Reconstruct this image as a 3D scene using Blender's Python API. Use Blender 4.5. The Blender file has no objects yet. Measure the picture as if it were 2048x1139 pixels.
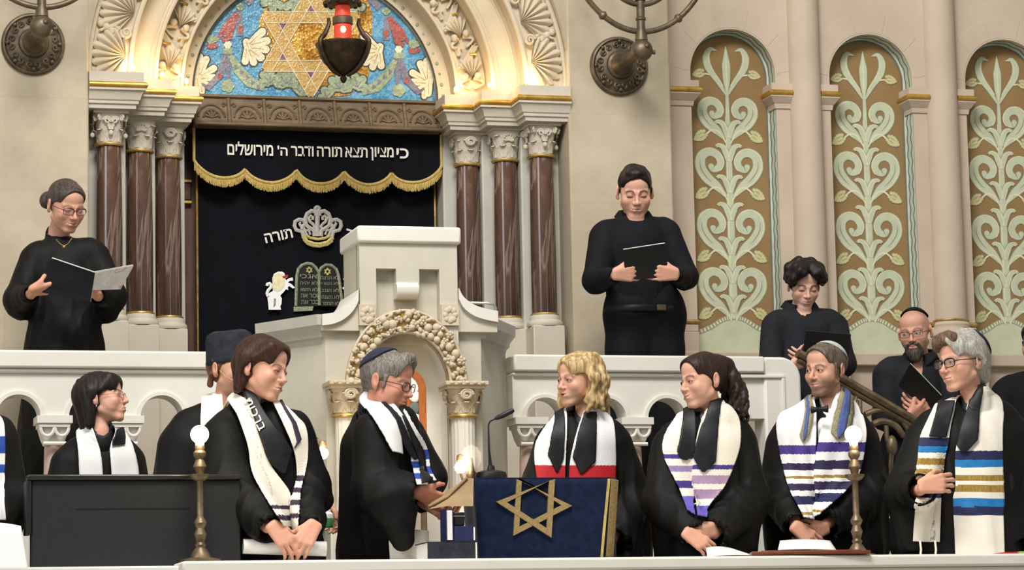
import bpy, bmesh, math, random, os
import numpy as np
from mathutils import Vector, Matrix, noise
from mathutils.bvhtree import BVHTree
PI = math.pi
R = math.radians
random.seed(7)
rng = np.random.default_rng(7)
col = bpy.context.scene.collection
scene = bpy.context.scene

# ---------------------------------------------------------------- camera
F, CX, CY = 6000.0, 1024.0, 569.5
_y, _p, _r = R(15.0), R(7.7), R(1.2)
CAM = np.array([0.0, 0.0, 0.3])
fw = np.array([math.sin(_y)*math.cos(_p), math.cos(_y)*math.cos(_p), math.sin(_p)])
r0 = np.array([math.cos(_y), -math.sin(_y), 0.0])
u0 = np.cross(r0, fw)
rt = math.cos(_r)*r0 - math.sin(_r)*u0
up = math.cos(_r)*u0 + math.sin(_r)*r0

def W(px, py, Y):
    """where the sight line of a photograph pixel meets the upright plane at distance Y"""
    d = fw + rt*(px-CX)/F + up*(CY-py)/F
    return Vector(CAM + d*(Y/d[1]))
def ZX(py, X, Y):
    """height at which something standing at X, Y shows at row py"""
    lo, hi = -2.0, 7.0
    for _ in range(40):
        m = (lo+hi)/2
        d = np.array([X, Y, m])-CAM
        y = CY-F*(d@up)/(d@fw)
        if y > py: lo = m
        else: hi = m
    return lo
cam_d = bpy.data.cameras.new('camera')
cam = bpy.data.objects.new('camera', cam_d)
col.objects.link(cam)
cam_d.sensor_width = 36.0
cam_d.lens = 36.0*F/2048.0
cam.matrix_world = Matrix(((rt[0], up[0], -fw[0], CAM[0]), (rt[1], up[1], -fw[1], CAM[1]), (rt[2], up[2], -fw[2], CAM[2]), (0, 0, 0, 1)))
scene.camera = cam
scene.view_settings.view_transform = 'Standard'
scene.view_settings.look = 'None'
scene.view_settings.gamma = 1.0
scene.view_settings.use_curve_mapping = False
scene.view_settings.exposure = 0.0

# ---------------------------------------------------------------- materials
def lin(c):
    if isinstance(c, str):
        c = tuple(int(c[i:i+2], 16)/255 for i in (0, 2, 4))
    return tuple((x/12.92 if x <= 0.04045 else ((x+0.055)/1.055)**2.4) for x in c[:3])+(1.0,)
class NT:
    def __init__(s, name):
        s.m = bpy.data.materials.new(name); s.m.use_nodes = True
        s.t = s.m.node_tree; s.b = s.t.nodes['Principled BSDF']
    def n(s, typ, **kw):
        nd = s.t.nodes.new(typ)
        for k, v in kw.items():
            if k in nd.inputs: nd.inputs[k].default_value = v
            else: setattr(nd, k, v)
        return nd
    def l(s, a, b): s.t.links.new(a, b)
    def coords(s, scale=(1, 1, 1), src='Object'):
        tc = s.n('ShaderNodeTexCoord'); mp = s.n('ShaderNodeMapping')
        mp.inputs['Scale'].default_value = scale
        s.l(tc.outputs[src], mp.inputs['Vector'])
        return mp.outputs['Vector']
    def ramp(s, fac, stops):
        r = s.n('ShaderNodeValToRGB')
        e = r.color_ramp.elements
        while len(e) < len(stops): e.new(0.5)
        for el, (p, c) in zip(e, stops):
            el.position = p; el.color = lin(c) if not (isinstance(c, tuple) and len(c) == 4) else c
        s.l(fac, r.inputs['Fac'])
        return r.outputs['Color']
    def bump(s, h, strength=0.3, dist=0.01):
        b = s.n('ShaderNodeBump'); b.inputs['Strength'].default_value = strength; b.inputs['Distance'].default_value = dist
        s.l(h, b.inputs['Height']); s.l(b.outputs['Normal'], s.b.inputs['Normal'])
def mat(name, a, b=None, rough=0.6, metal=0.0, nscale=6.0, stretch=(1, 1, 1), bump=0.0, bdist=0.004, bscale=None, spec=None, sheen=0.0, detail=6.0, lo=0.35, hi=0.65):
    t = NT(name)
    t.b.inputs['Roughness'].default_value = rough
    t.b.inputs['Metallic'].default_value = metal
    if spec is not None: t.b.inputs['Specular IOR Level'].default_value = spec
    if sheen:
        t.b.inputs['Sheen Weight'].default_value = sheen; t.b.inputs['Sheen Roughness'].default_value = 0.4
    v = t.coords(stretch)
    nz = t.n('ShaderNodeTexNoise', Scale=nscale, Detail=detail, Roughness=0.6)
    t.l(v, nz.inputs['Vector'])
    t.l(t.ramp(nz.outputs['Fac'], [(lo, a), (hi, b or a)]), t.b.inputs['Base Color'])
    if bump:
        n2 = t.n('ShaderNodeTexNoise', Scale=bscale or nscale*6, Detail=4.0)
        t.l(v, n2.inputs['Vector'])
        t.bump(n2.outputs['Fac'], bump, bdist)
    return t.m
def emit(name, c, strength):
    t = NT(name)
    t.b.inputs['Base Color'].default_value = lin(c)
    t.b.inputs['Emission Color'].default_value = lin(c)
    t.b.inputs['Emission Strength'].default_value = strength
    return t.m
def glassy(name, c='ffffff', rough=0.05, alpha=0.07):
    t = NT(name)
    t.b.inputs['Base Color'].default_value = lin(c)
    t.b.inputs['Roughness'].default_value = rough
    t.b.inputs['Alpha'].default_value = alpha
    return t.m
M = {}
M['stone'] = mat('limestone', 'bdb4a4', 'cac2b3', 0.75, nscale=3.0, bump=0.12, bscale=60)
M['stone_warm'] = mat('warm limestone', 'bfb198', 'cdc0a8', 0.75, nscale=3.0, bump=0.12, bscale=60)
M['pulpit'] = mat('greyish pulpit stone', 'bfbaaa', 'cac5b5', 0.65, nscale=4.0, bump=0.1, bscale=50)
M['stone_pale'] = mat('pale painted stone', 'dad7cd', 'e2dfd6', 0.6, nscale=4.0, bump=0.08, bscale=50)
M['stone_pink'] = mat('rosy plaster', 'bfae9b', 'cbbaa7', 0.8, nscale=2.5, bump=0.1, bscale=40)
M['stone_grey'] = mat('grey stone', 'b2afa4', 'bfbcb1', 0.7, nscale=4, bump=0.1)
M['gold'] = mat('gold paint', 'b58a3a', 'd8b35c', 0.38, 0.75, nscale=20)
M['gold_dim'] = mat('old gilding', '9a7a3c', 'c9ab66', 0.45, 0.6, nscale=25)
M['bronze'] = mat('aged bronze', '51463a', '766853', 0.48, 0.6, nscale=12, bump=0.2, bscale=60)
M['bronze_dark'] = mat('dark bronze', '2e241b', '51402e', 0.45, 0.7, nscale=14, bump=0.2)
M['wood_dark'] = mat('dark carved wood', '574834', '735f46', 0.6, nscale=9, stretch=(1, 1, 5), bump=0.2)
M['wood_brown'] = mat('brown wood', '3c2317', '5a3826', 0.5, nscale=6, stretch=(8, 8, 1))
M['wood_red'] = mat('reddish wood', '6d2f1e', '86432c', 0.35, nscale=8, stretch=(1, 8, 8))
M['wood_orange'] = mat('orange polished wood', '9c5526', 'b86d35', 0.35, nscale=8, stretch=(8, 8, 1))
M['velvet'] = mat('black navy velvet', '06070d', '0b0c15', 0.85, nscale=10, spec=0.15, sheen=0.05)
M['velvet_blue'] = mat('navy blue velvet', '0f1930', '152340', 0.9, nscale=30, spec=0.15, sheen=0.15, bump=0.2, bscale=300)
M['fringe'] = mat('gold fringe', 'a88a3c', 'dcc47c', 0.7, nscale=30, stretch=(10, 10, 1), bump=0.6, bscale=40, bdist=0.006)
M['embroid'] = mat('pale embroidery', 'd9d4c4', 'e8e4d8', 0.7, nscale=120, bump=0.3, bscale=300)
M['embroid_gold'] = mat('dull gold embroidery', '8a7448', 'a58d5c', 0.7, nscale=120, bump=0.3, bscale=300)
M['embroid_green'] = mat('grey green embroidery', '6f745f', '9a9d84', 0.75, nscale=60)
M['black'] = mat('black gown cloth', '0a0a0a', '121211', 0.65, nscale=8, spec=0.2, bump=0.15, bscale=90)
M['black_cotton'] = mat('black cotton', '0d0e13', '15161c', 0.8, nscale=8, spec=0.2, bump=0.2, bscale=120)
M['charcoal'] = mat('charcoal cotton', '1d1f24', '282a30', 0.85, nscale=8, spec=0.2, bump=0.2, bscale=120)
M['black_satin'] = mat('black satin', '121317', '1c1d22', 0.5, nscale=20, spec=0.3)
M['grey_felt'] = mat('dark grey felt', '2b2e33', '373a40', 0.9, nscale=30, spec=0.1, bump=0.2, bscale=200)
M['white'] = mat('white cloth', 'ece6d8', 'f3eee2', 0.8, nscale=6, bump=0.15, bscale=120)
M['white_bright'] = mat('bright white cotton', 'eeeeee', 'f4f4f4', 0.75, nscale=6)
M['paper'] = mat('white paper', 'f0efea', 'f5f4f0', 0.7, nscale=3)
M['paper_brown'] = mat('brown board', '8f7655', 'a48a66', 0.7, nscale=8)
M['black_plastic'] = mat('black plastic', '0a0a0b', '111113', 0.45, nscale=20)
M['desk_black'] = mat('black painted panel', '101214', '16181a', 0.75, nscale=40)
M['desk_edge'] = mat('dark desk edge', '1c1c18', '26261f', 0.25, nscale=10)
M['red_cloth'] = mat('red stripe cloth', 'b3131f', 'c41c28', 0.75, nscale=20)
M['purple'] = mat('violet stripe cloth', '3c2a78', '4a3790', 0.75, nscale=20)
M['purple_dark'] = mat('dark violet stripe cloth', '221a40', '2c2350', 0.75, nscale=20)
M['lilac'] = mat('lilac stripe cloth', '8f7bae', 'a08dbd', 0.75, nscale=20)
M['mauve'] = mat('mauve stripe cloth', 'a688a8', 'b498b6', 0.75, nscale=20)
M['violet'] = mat('bright violet cloth', '5a4fae', '6c60c0', 0.75, nscale=20)
M['blue_stripe'] = mat('royal blue stripe cloth', '1d3f98', '264ca8', 0.7, nscale=20)
M['navy_stripe'] = mat('navy stripe cloth', '141a48', '1b2256', 0.7, nscale=20)
M['azure'] = mat('azure stripe cloth', '0f6fb4', '1c80c4', 0.6, nscale=20)
M['gold_cloth'] = mat('gold stripe cloth', '8a6c2a', 'b09248', 0.5, nscale=40, stretch=(6, 1, 1))
M['plum'] = mat('plum stripe cloth', '2c1d33', '38263f', 0.75, nscale=20)
M['slate_blue'] = mat('blue woven band', '43568f', '5166a0', 0.75, nscale=90)
M['olive_band'] = mat('olive woven band', '7e765a', 'a39a78', 0.75, nscale=120)
M['chrome'] = mat('polished metal', '9a9a98', 'b4b4b0', 0.42, 0.8)
M['silver'] = mat('crinkled silver', '8a8a8a', 'e6e6e6', 0.25, 0.9, nscale=14, bump=0.8, bscale=22, bdist=0.02)
M['brass_dark'] = mat('tarnished brass', '61523f', '8f7d63', 0.45, 0.65, nscale=18)
M['globe'] = emit('lit frosted bulb', 'ffe9b8', 14.0)
M['globe_small'] = emit('small lit bulb', 'ffeccb', 10.0)
M['bulb_warm'] = emit('warm tube lamp', 'ffd68a', 9.0)
M['flame'] = emit('glowing lamp core', 'ffb070', 6.0)
M['red_glass'] = emit('red lamp glass', 'c8402a', 0.45)
M['glass'] = glassy('clear glass')
M['skin_dark'] = mat('dark iris', '2a1d14', rough=0.2)
def marble():
    t = NT('brown marble')
    t.b.inputs['Roughness'].default_value = 0.18
    v = t.coords((1, 1, 0.22))
    n1 = t.n('ShaderNodeTexNoise', Scale=5.0, Detail=8.0, Roughness=0.65, Distortion=1.2)
    t.l(v, n1.inputs['Vector'])
    c1 = t.ramp(n1.outputs['Fac'], [(0.28, '2c201b'), (0.45, '46332b'), (0.58, '5e4437'), (0.74, '96806f')])
    n2 = t.n('ShaderNodeTexNoise', Scale=3.2, Detail=6.0, Distortion=2.5)
    t.l(v, n2.inputs['Vector'])
    a = t.ramp(n2.outputs['Fac'], [(0.47, (0, 0, 0, 1)), (0.5, (1, 1, 1, 1)), (0.53, (0, 0, 0, 1))])
    mx = t.n('ShaderNodeMix', data_type='RGBA')
    sc_ = t.n('ShaderNodeMath', operation='MULTIPLY'); sc_.inputs[1].default_value = 0.35
    t.l(a, sc_.inputs[0]); t.l(sc_.outputs[0], mx.inputs['Factor'])
    t.l(c1, mx.inputs[6]); mx.inputs[7].default_value = lin('b8a698')
    t.l(mx.outputs[2], t.b.inputs['Base Color'])
    return t.m
M['marble'] = marble()
M['marble_pink'] = mat('pink marble', 'b79a8c', 'cbb3a6', 0.3, nscale=8)
def wall_blocks():
    t = NT('wall ashlar')
    t.b.inputs['Roughness'].default_value = 0.8
    v = t.coords((1, 1, 1))
    n1 = t.n('ShaderNodeTexNoise', Scale=2.2, Detail=8.0, Roughness=0.65)
    t.l(v, n1.inputs['Vector'])
    c1 = t.ramp(n1.outputs['Fac'], [(0.30, 'a79a84'), (0.5, 'b6a992'), (0.7, 'c4b8a1')])
    sw = t.n('ShaderNodeSeparateXYZ'); cb = t.n('ShaderNodeCombineXYZ')
    t.l(v, sw.inputs[0]); t.l(sw.outputs['X'], cb.inputs['X']); t.l(sw.outputs['Z'], cb.inputs['Y'])
    br = t.n('ShaderNodeTexBrick', Scale=1.0)
    br.inputs['Mortar Size'].default_value = 0.004; br.inputs['Brick Width'].default_value = 0.9; br.inputs['Row Height'].default_value = 0.46
    br.inputs['Mortar Smooth'].default_value = 0.4
    t.l(cb.outputs[0], br.inputs['Vector'])
    mx = t.n('ShaderNodeMix', data_type='RGBA')
    ml = t.n('ShaderNodeMath', operation='MULTIPLY'); ml.inputs[1].default_value = 0.28
    t.l(br.outputs['Fac'], ml.inputs[0]); t.l(ml.outputs[0], mx.inputs['Factor'])
    t.l(c1, mx.inputs[6]); mx.inputs[7].default_value = lin('a3988a')
    t.l(mx.outputs[2], t.b.inputs['Base Color'])
    t.bump(n1.outputs['Fac'], 0.15, 0.01)
    return t.m
M['wall'] = wall_blocks()
def mosaic(name, stops, scale=90.0, rough=0.3, metal=0.0):
    t = NT(name)
    v = t.coords((1, 0.01, 1))
    vo = t.n('ShaderNodeTexVoronoi', Scale=scale)
    t.l(v, vo.inputs['Vector'])
    sp = t.n('ShaderNodeSeparateColor')
    t.l(vo.outputs['Color'], sp.inputs[0])
    nz = t.n('ShaderNodeTexNoise', Scale=7.0, Detail=3.0)
    t.l(v, nz.inputs['Vector'])
    ad = t.n('ShaderNodeMath', operation='ADD'); ad.use_clamp = True
    m1 = t.n('ShaderNodeMath', operation='MULTIPLY'); m1.inputs[1].default_value = 0.45
    m2 = t.n('ShaderNodeMath', operation='MULTIPLY_ADD'); m2.inputs[1].default_value = 1.1; m2.inputs[2].default_value = -0.27
    t.l(sp.outputs['Red'], m1.inputs[0]); t.l(nz.outputs['Fac'], m2.inputs[0])
    t.l(m1.outputs[0], ad.inputs[0]); t.l(m2.outputs[0], ad.inputs[1])
    t.l(t.ramp(ad.outputs[0], stops), t.b.inputs['Base Color'])
    t.b.inputs['Roughness'].default_value = rough
    t.b.inputs['Metallic'].default_value = metal
    t.bump(vo.outputs['Distance'], 0.35, 0.004)
    return t.m
M['mos_blue'] = mosaic('blue glass mosaic', [(0.1, '2c638a'), (0.5, '4f8fb4'), (0.9, '7fb2cc')])
M['mos_gold'] = mosaic('gold mosaic', [(0.1, '7d5416'), (0.45, 'b27c26'), (0.9, 'f2cd74')], 70, 0.25, 0.5)
M['mos_star'] = mosaic('pale gold mosaic', [(0.1, '9c7c3c'), (0.9, 'caa968')], 90, 0.35, 0.1)
M['mos_white'] = mosaic('cream mosaic', [(0.1, 'c4b895'), (0.9, 'ebe3c8')], 80)
M['mos_green'] = mosaic('sage mosaic', [(0.1, '6c7c62'), (0.9, 'a9b694')], 80)
M['mos_red'] = mosaic('rusty red mosaic', [(0.1, '7d3b35'), (0.9, 'b0655a')], 80)
M['mos_grey'] = mosaic('grey violet mosaic', [(0.1, '59566a'), (0.9, '8b8694')], 80)
M['mos_dark'] = mosaic('dark outline mosaic', [(0.1, '33332f'), (0.9, '4c4a42')], 80)
M['mos_purple'] = mosaic('plum mosaic', [(0.1, '5c3f52'), (0.9, '7d5a6c')], 80)
M['fr_ground'] = mat('painted brown ground', '8a6e46', '9b7d52', 0.8, nscale=3, bump=0.1, lo=0.3, hi=0.7)
M['fr_green'] = mat('painted pale green', 'bcc3a6', 'c9cfb4', 0.8, nscale=10)
M['fr_light'] = mat('painted cream', 'd6d3ae', 'e0ddbb', 0.8, nscale=20)
M['fr_shade'] = mat('painted grey green', '8d927a', '9aa088', 0.8, nscale=10)
M['fr_cone'] = mat('painted yellow green', 'c2bd86', 'd2cc98', 0.8, nscale=20)
M['fr_border'] = mat('painted pale border', 'bfc6b4', 'cbd1c0', 0.8, nscale=8)
M['fr_dark'] = mat('painted slate line', '5d6c68', '6c7a75', 0.8, nscale=10)

# ---------------------------------------------------------------- mesh collecting
class MB:
    def __init__(s): s.v = []; s.f = []; s.m = []; s.sm = []
    def add(s, vs, fs, m=0, smooth=False):
        b = len(s.v); s.v.extend([tuple(p) for p in vs])
        for f in fs: s.f.append(tuple(b+i for i in f)); s.m.append(m); s.sm.append(smooth)
        return s
    def box(s, lo, hi, m=0):
        x0, y0, z0 = lo; x1, y1, z1 = hi
        return s.add([(x0, y0, z0), (x1, y0, z0), (x1, y1, z0), (x0, y1, z0), (x0, y0, z1), (x1, y0, z1), (x1, y1, z1), (x0, y1, z1)],
              [(0, 3, 2, 1), (4, 5, 6, 7), (0, 1, 5, 4), (1, 2, 6, 5), (2, 3, 7, 6), (3, 0, 4, 7)], m)
    def prism(s, poly, y0, y1, m=0):
        """polygon of (x, z) pulled from y0 (front) to y1"""
        n = len(poly)
        vs = [(x, y0, z) for x, z in poly]+[(x, y1, z) for x, z in poly]
        fs = [tuple(range(n)), tuple(range(2*n-1, n-1, -1))]+[(i, n+i, n+(i+1) % n, (i+1) % n) for i in range(n)]
        return s.add(vs, fs, m)
    def plan(s, poly, z0, z1, m=0):
        n = len(poly)
        vs = [(x, y, z0) for x, y in poly]+[(x, y, z1) for x, y in poly]
        fs = [tuple(range(n-1, -1, -1)), tuple(range(n, 2*n))]+[(i, (i+1) % n, n+(i+1) % n, n+i) for i in range(n)]
        return s.add(vs, fs, m)
    def lathe(s, prof, c=(0, 0, 0), axis='z', n=24, m=0, mod=None):
        """profile of (radius, along) turned about an axis"""
        vs = []; fs = []
        for k, (r_, h) in enumerate(prof):
            for i in range(n):
                a = 2*PI*i/n
                q = r_*(mod(a, k/(len(prof)-1)) if mod else 1.0)
                if axis == 'z': p = (c[0]+q*math.cos(a), c[1]+q*math.sin(a), c[2]+h)
                else: p = (c[0]+q*math.cos(a), c[1]-h, c[2]+q*math.sin(a))
                vs.append(p)
        for k in range(len(prof)-1):
            for i in range(n):
                j = (i+1) % n
                f = (k*n+i, k*n+j, (k+1)*n+j, (k+1)*n+i)
                fs.append(f)
        b = len(vs)
        for k in (0, len(prof)-1):
            h = prof[k][1]
            vs.append((c[0], c[1], c[2]+h) if axis == 'z' else (c[0], c[1]-h, c[2]))
        for i in range(n):
            j = (i+1) % n
            fs.append((b, j, i)); q = (len(prof)-1)*n; fs.append((b+1, q+i, q+j))
        return s.add(vs, fs, m, True)
    def tube(s, pts, rad, n=10, m=0, closed=False, flat=None):
        """round bar along points; rad a number or one per point; flat=(a,b) squashes the section"""
        pts = [Vector(p) for p in pts]; k = len(pts)
        if not hasattr(rad, '__len__'): rad = [rad]*k
        vs = []; fs = []; prev = None
        for i, p in enumerate(pts):
            if closed: t = pts[(i+1) % k]-pts[i-1]
            else: t = pts[min(i+1, k-1)]-pts[max(i-1, 0)]
            if t.length < 1e-9: t = Vector((0, 0, 1))
            t.normalize()
            if prev is None:
                a = Vector((0, -1, 0)) if abs(t.y) < 0.9 else Vector((1, 0, 0))
            else: a = prev
            a = (a-t*a.dot(t)).normalized(); b = t.cross(a); prev = a
            for j in range(n):
                w = 2*PI*j/n
                vs.append(p+a*(math.cos(w)*rad[i]*(flat[0] if flat else 1))+b*(math.sin(w)*rad[i]*(flat[1] if flat else 1)))
        for i in range(k if closed else k-1):
            for j in range(n):
                i2 = (i+1) % k; j2 = (j+1) % n
                fs.append((i*n+j, i*n+j2, i2*n+j2, i2*n+j))
        if not closed:
            fs.append(tuple(range(n-1, -1, -1))); fs.append(tuple((k-1)*n+j for j in range(n)))
        return s.add(vs, fs, m, True)
    def ball(s, c, r, n=16, m=0, rot=None):
        if not hasattr(r, '__len__'): r = (r, r, r)
        vs = []; fs = []; k = max(6, n//2)
        for i in range(1, k):
            t = PI*i/k
            for j in range(n):
                a = 2*PI*j/n
                q = Vector((r[0]*math.sin(t)*math.cos(a), r[1]*math.sin(t)*math.sin(a), r[2]*math.cos(t)))
                if rot: q = rot @ q
                vs.append(Vector(c)+q)
        e = [Vector((0, 0, r[2])), Vector((0, 0, -r[2]))]
        if rot: e = [rot @ q for q in e]
        top = len(vs); vs += [Vector(c)+e[0], Vector(c)+e[1]]
        for i in range(k-2):
            for j in range(n):
                j2 = (j+1) % n
                fs.append((i*n+j, (i+1)*n+j, (i+1)*n+j2, i*n+j2))
        for j in range(n):
            j2 = (j+1) % n
            fs.append((top, j, j2)); fs.append((top+1, (k-2)*n+j2, (k-2)*n+j))
        return s.add(vs, fs, m, True)
    def grid(s, fn, nu, nv, m=0, closed_u=False, smooth=True):
        vs = [fn(i/(nu if closed_u else nu-1), j/(nv-1)) for j in range(nv) for i in range(nu)]
        fs = []
        for j in range(nv-1):
            for i in range(nu if closed_u else nu-1):
                i2 = (i+1) % nu
                fs.append((j*nu+i, j*nu+i2, (j+1)*nu+i2, (j+1)*nu+i))
        return s.add(vs, fs, m, smooth)
    def xf(s, mtx):
        s.v = [tuple(mtx @ Vector(p)) for p in s.v]; return s
    def build(s, name, mats, parent=None, bevel=0.0, seg=2, sharp=40, weld=False):
        if not isinstance(mats, (list, tuple)): mats = [mats]
        me = bpy.data.meshes.new(name)
        me.from_pydata(s.v, [], s.f)
        for m_ in mats: me.materials.append(m_)
        me.polygons.foreach_set('material_index', s.m)
        me.polygons.foreach_set('use_smooth', [True]*len(s.f))
        bm = bmesh.new(); bm.from_mesh(me)
        if weld: bmesh.ops.remove_doubles(bm, verts=bm.verts, dist=1e-5)
        bmesh.ops.recalc_face_normals(bm, faces=bm.faces)
        bm.to_mesh(me); bm.free()
        me.set_sharp_from_angle(angle=R(sharp))
        o = bpy.data.objects.new(name, me); col.objects.link(o)
        if parent: o.parent = parent
        if bevel:
            b = o.modifiers.new('bevel', 'BEVEL'); b.width = bevel; b.segments = seg; b.limit_method = 'ANGLE'; b.angle_limit = R(40)
            b.harden_normals = False
        return o
def tag(o, label=None, cat=None, group=None, kind=None):
    if label: o['label'] = label
    if cat: o['category'] = cat
    if group: o['group'] = group
    if kind: o['kind'] = kind
    return o
def empty(name, loc=(0, 0, 0), rz=0.0, label=None, cat=None, group=None):
    o = bpy.data.objects.new(name, None); col.objects.link(o)
    o.location = loc; o.rotation_euler = (0, 0, rz); o.empty_display_size = 0.05
    return tag(o, label, cat, group)
def struct(o, label=None, cat=None):
    o['kind'] = 'structure'
    return tag(o, label, cat)
def local(mb, root):
    """points collected in world place -> the frame of their thing"""
    m = Matrix.Translation(root.location) @ root.rotation_euler.to_matrix().to_4x4()
    return mb.xf(m.inverted())
def text_mesh(body, size, extrude=0.002, bold=0.0, align='CENTER'):
    cu = bpy.data.curves.new('writing', 'FONT'); cu.body = body; cu.size = size; cu.extrude = extrude; cu.offset = bold
    cu.align_x = align; cu.resolution_u = 3
    ob = bpy.data.objects.new('writing', cu); col.objects.link(ob)
    dg = bpy.context.evaluated_depsgraph_get()
    me = bpy.data.meshes.new_from_object(ob.evaluated_get(dg))
    bpy.data.objects.remove(ob); bpy.data.curves.remove(cu)
    vs = [v.co.copy() for v in me.vertices]; fs = [tuple(p.vertices) for p in me.polygons]
    bpy.data.meshes.remove(me)
    return vs, fs
def mesh_from(V, Fq, name, mats, parent=None, smooth=True):
    me = bpy.data.meshes.new(name)
    V = np.asarray(V, dtype=np.float32); Fq = np.asarray(Fq, dtype=np.int32)
    me.vertices.add(len(V)); me.vertices.foreach_set('co', V.ravel())
    k = Fq.shape[1]
    me.loops.add(Fq.size); me.loops.foreach_set('vertex_index', Fq.ravel())
    me.polygons.add(len(Fq)); me.polygons.foreach_set('loop_start', np.arange(0, Fq.size, k, dtype=np.int32))
    me.polygons.foreach_set('use_smooth', np.ones(len(Fq), dtype=bool))
    me.update(calc_edges=True); me.validate()
    if not isinstance(mats, (list, tuple)): mats = [mats]
    for m_ in mats: me.materials.append(m_)
    o = bpy.data.objects.new(name, me); col.objects.link(o)
    if parent: o.parent = parent
    return o
# ================================================================ the building
XM, ZC = 2.985, 3.36          # middle and springing height of the ark arch
YW = 14.5                     # front face of the wall beside the ark
XL, XR = 1.756, 4.204         # edges of the ark recess
TER = 1.0                     # upper terrace floor
def mir(x): return 2*XM-x

# --- floors
o = MB().box((-6, 11.55, -0.2), (12, 13.36, 0.0)).build('floor', M['stone_grey']); struct(o)
o = MB().box((-6, 13.36, -0.2), (5.5, 17, TER)).box((5.5, 13.36, -0.2), (12, 17, 0.44)).build('floor_terrace', M['stone_grey']); struct(o)
o = MB().box((-30, -25, -1.3), (40, 11.35, -1.2)).build('floor_hall', M['stone_grey']); struct(o)

# --- walls
o = MB().box((-4, YW, TER), (XL, 16.2, 5.2)).build('wall_left', M['wall'], bevel=0.012); struct(o)
PR = 4.757
o = MB().box((XR, YW, TER), (PR, 16.2, 5.2)).build('wall_middle', M['wall'], bevel=0.012); struct(o)
o = MB().box((XL-0.1, 15.5, TER), (XR+0.1, 15.7, 5.2)).build('wall_back', M['wood_brown']); struct(o)
o = MB().box((12, 12.0, -0.2), (12.2, 16.2, 5.2)).build('wall_right', M['wall']); struct(o)

# --- stepped jambs of the ark
STEP = [(14.72, 0.0), (14.87, 0.185), (15.02, 0.345)]
JB = [XL, W(252, 450, 14.72).x, W(311, 450, 14.87).x, W(370, 450, 15.02).x]
for side, nm in ((1, 'trim_1'), (-1, 'trim_2')):
    mb = MB()
    for k in range(3):
        a, b = JB[k], JB[k+1]
        yf = STEP[k][0]
        x0, x1 = (a, b) if side > 0 else (mir(b), mir(a))
        mb.box((x0, yf, TER), (x1, 15.5, 3.2))
    o = mb.build(nm, M['stone_grey'], bevel=0.008); struct(o)

# --- marble columns with carved capitals
CY_ = [14.64, 14.79, 14.94]
CXL = [1.872, 2.044, 2.210]; CXR = [4.092, 3.940, 3.776]
SH0, SH1 = 2.20, 3.012
def leaf(mb, base, out, up_, h, w, curl, ribs=5, m=0):
    """a carved leaf: rises along up_, swells and rolls outwards at its tip"""
    base, out, up_ = Vector(base), Vector(out).normalized(), Vector(up_).normalized()
    sd = up_.cross(out)
    def fn(u, v):
        x = (u-0.5)*2
        prof = math.sin(PI*(0.12+0.80*v))**0.7
        ww = w*prof*(1+0.10*math.sin(v*22))
        bend = v**2.2
        z = h*(v-0.22*bend*bend)
        y = curl*bend+0.18*w*(1-x*x)+0.05*w*math.cos(x*PI*ribs)
        if v > 0.85: z -= h*0.25*(v-0.85)/0.15*0.5
        return base+sd*(x*ww)+up_*z+out*y
    mb.grid(fn, 13, 10, m)
    return mb
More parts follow.
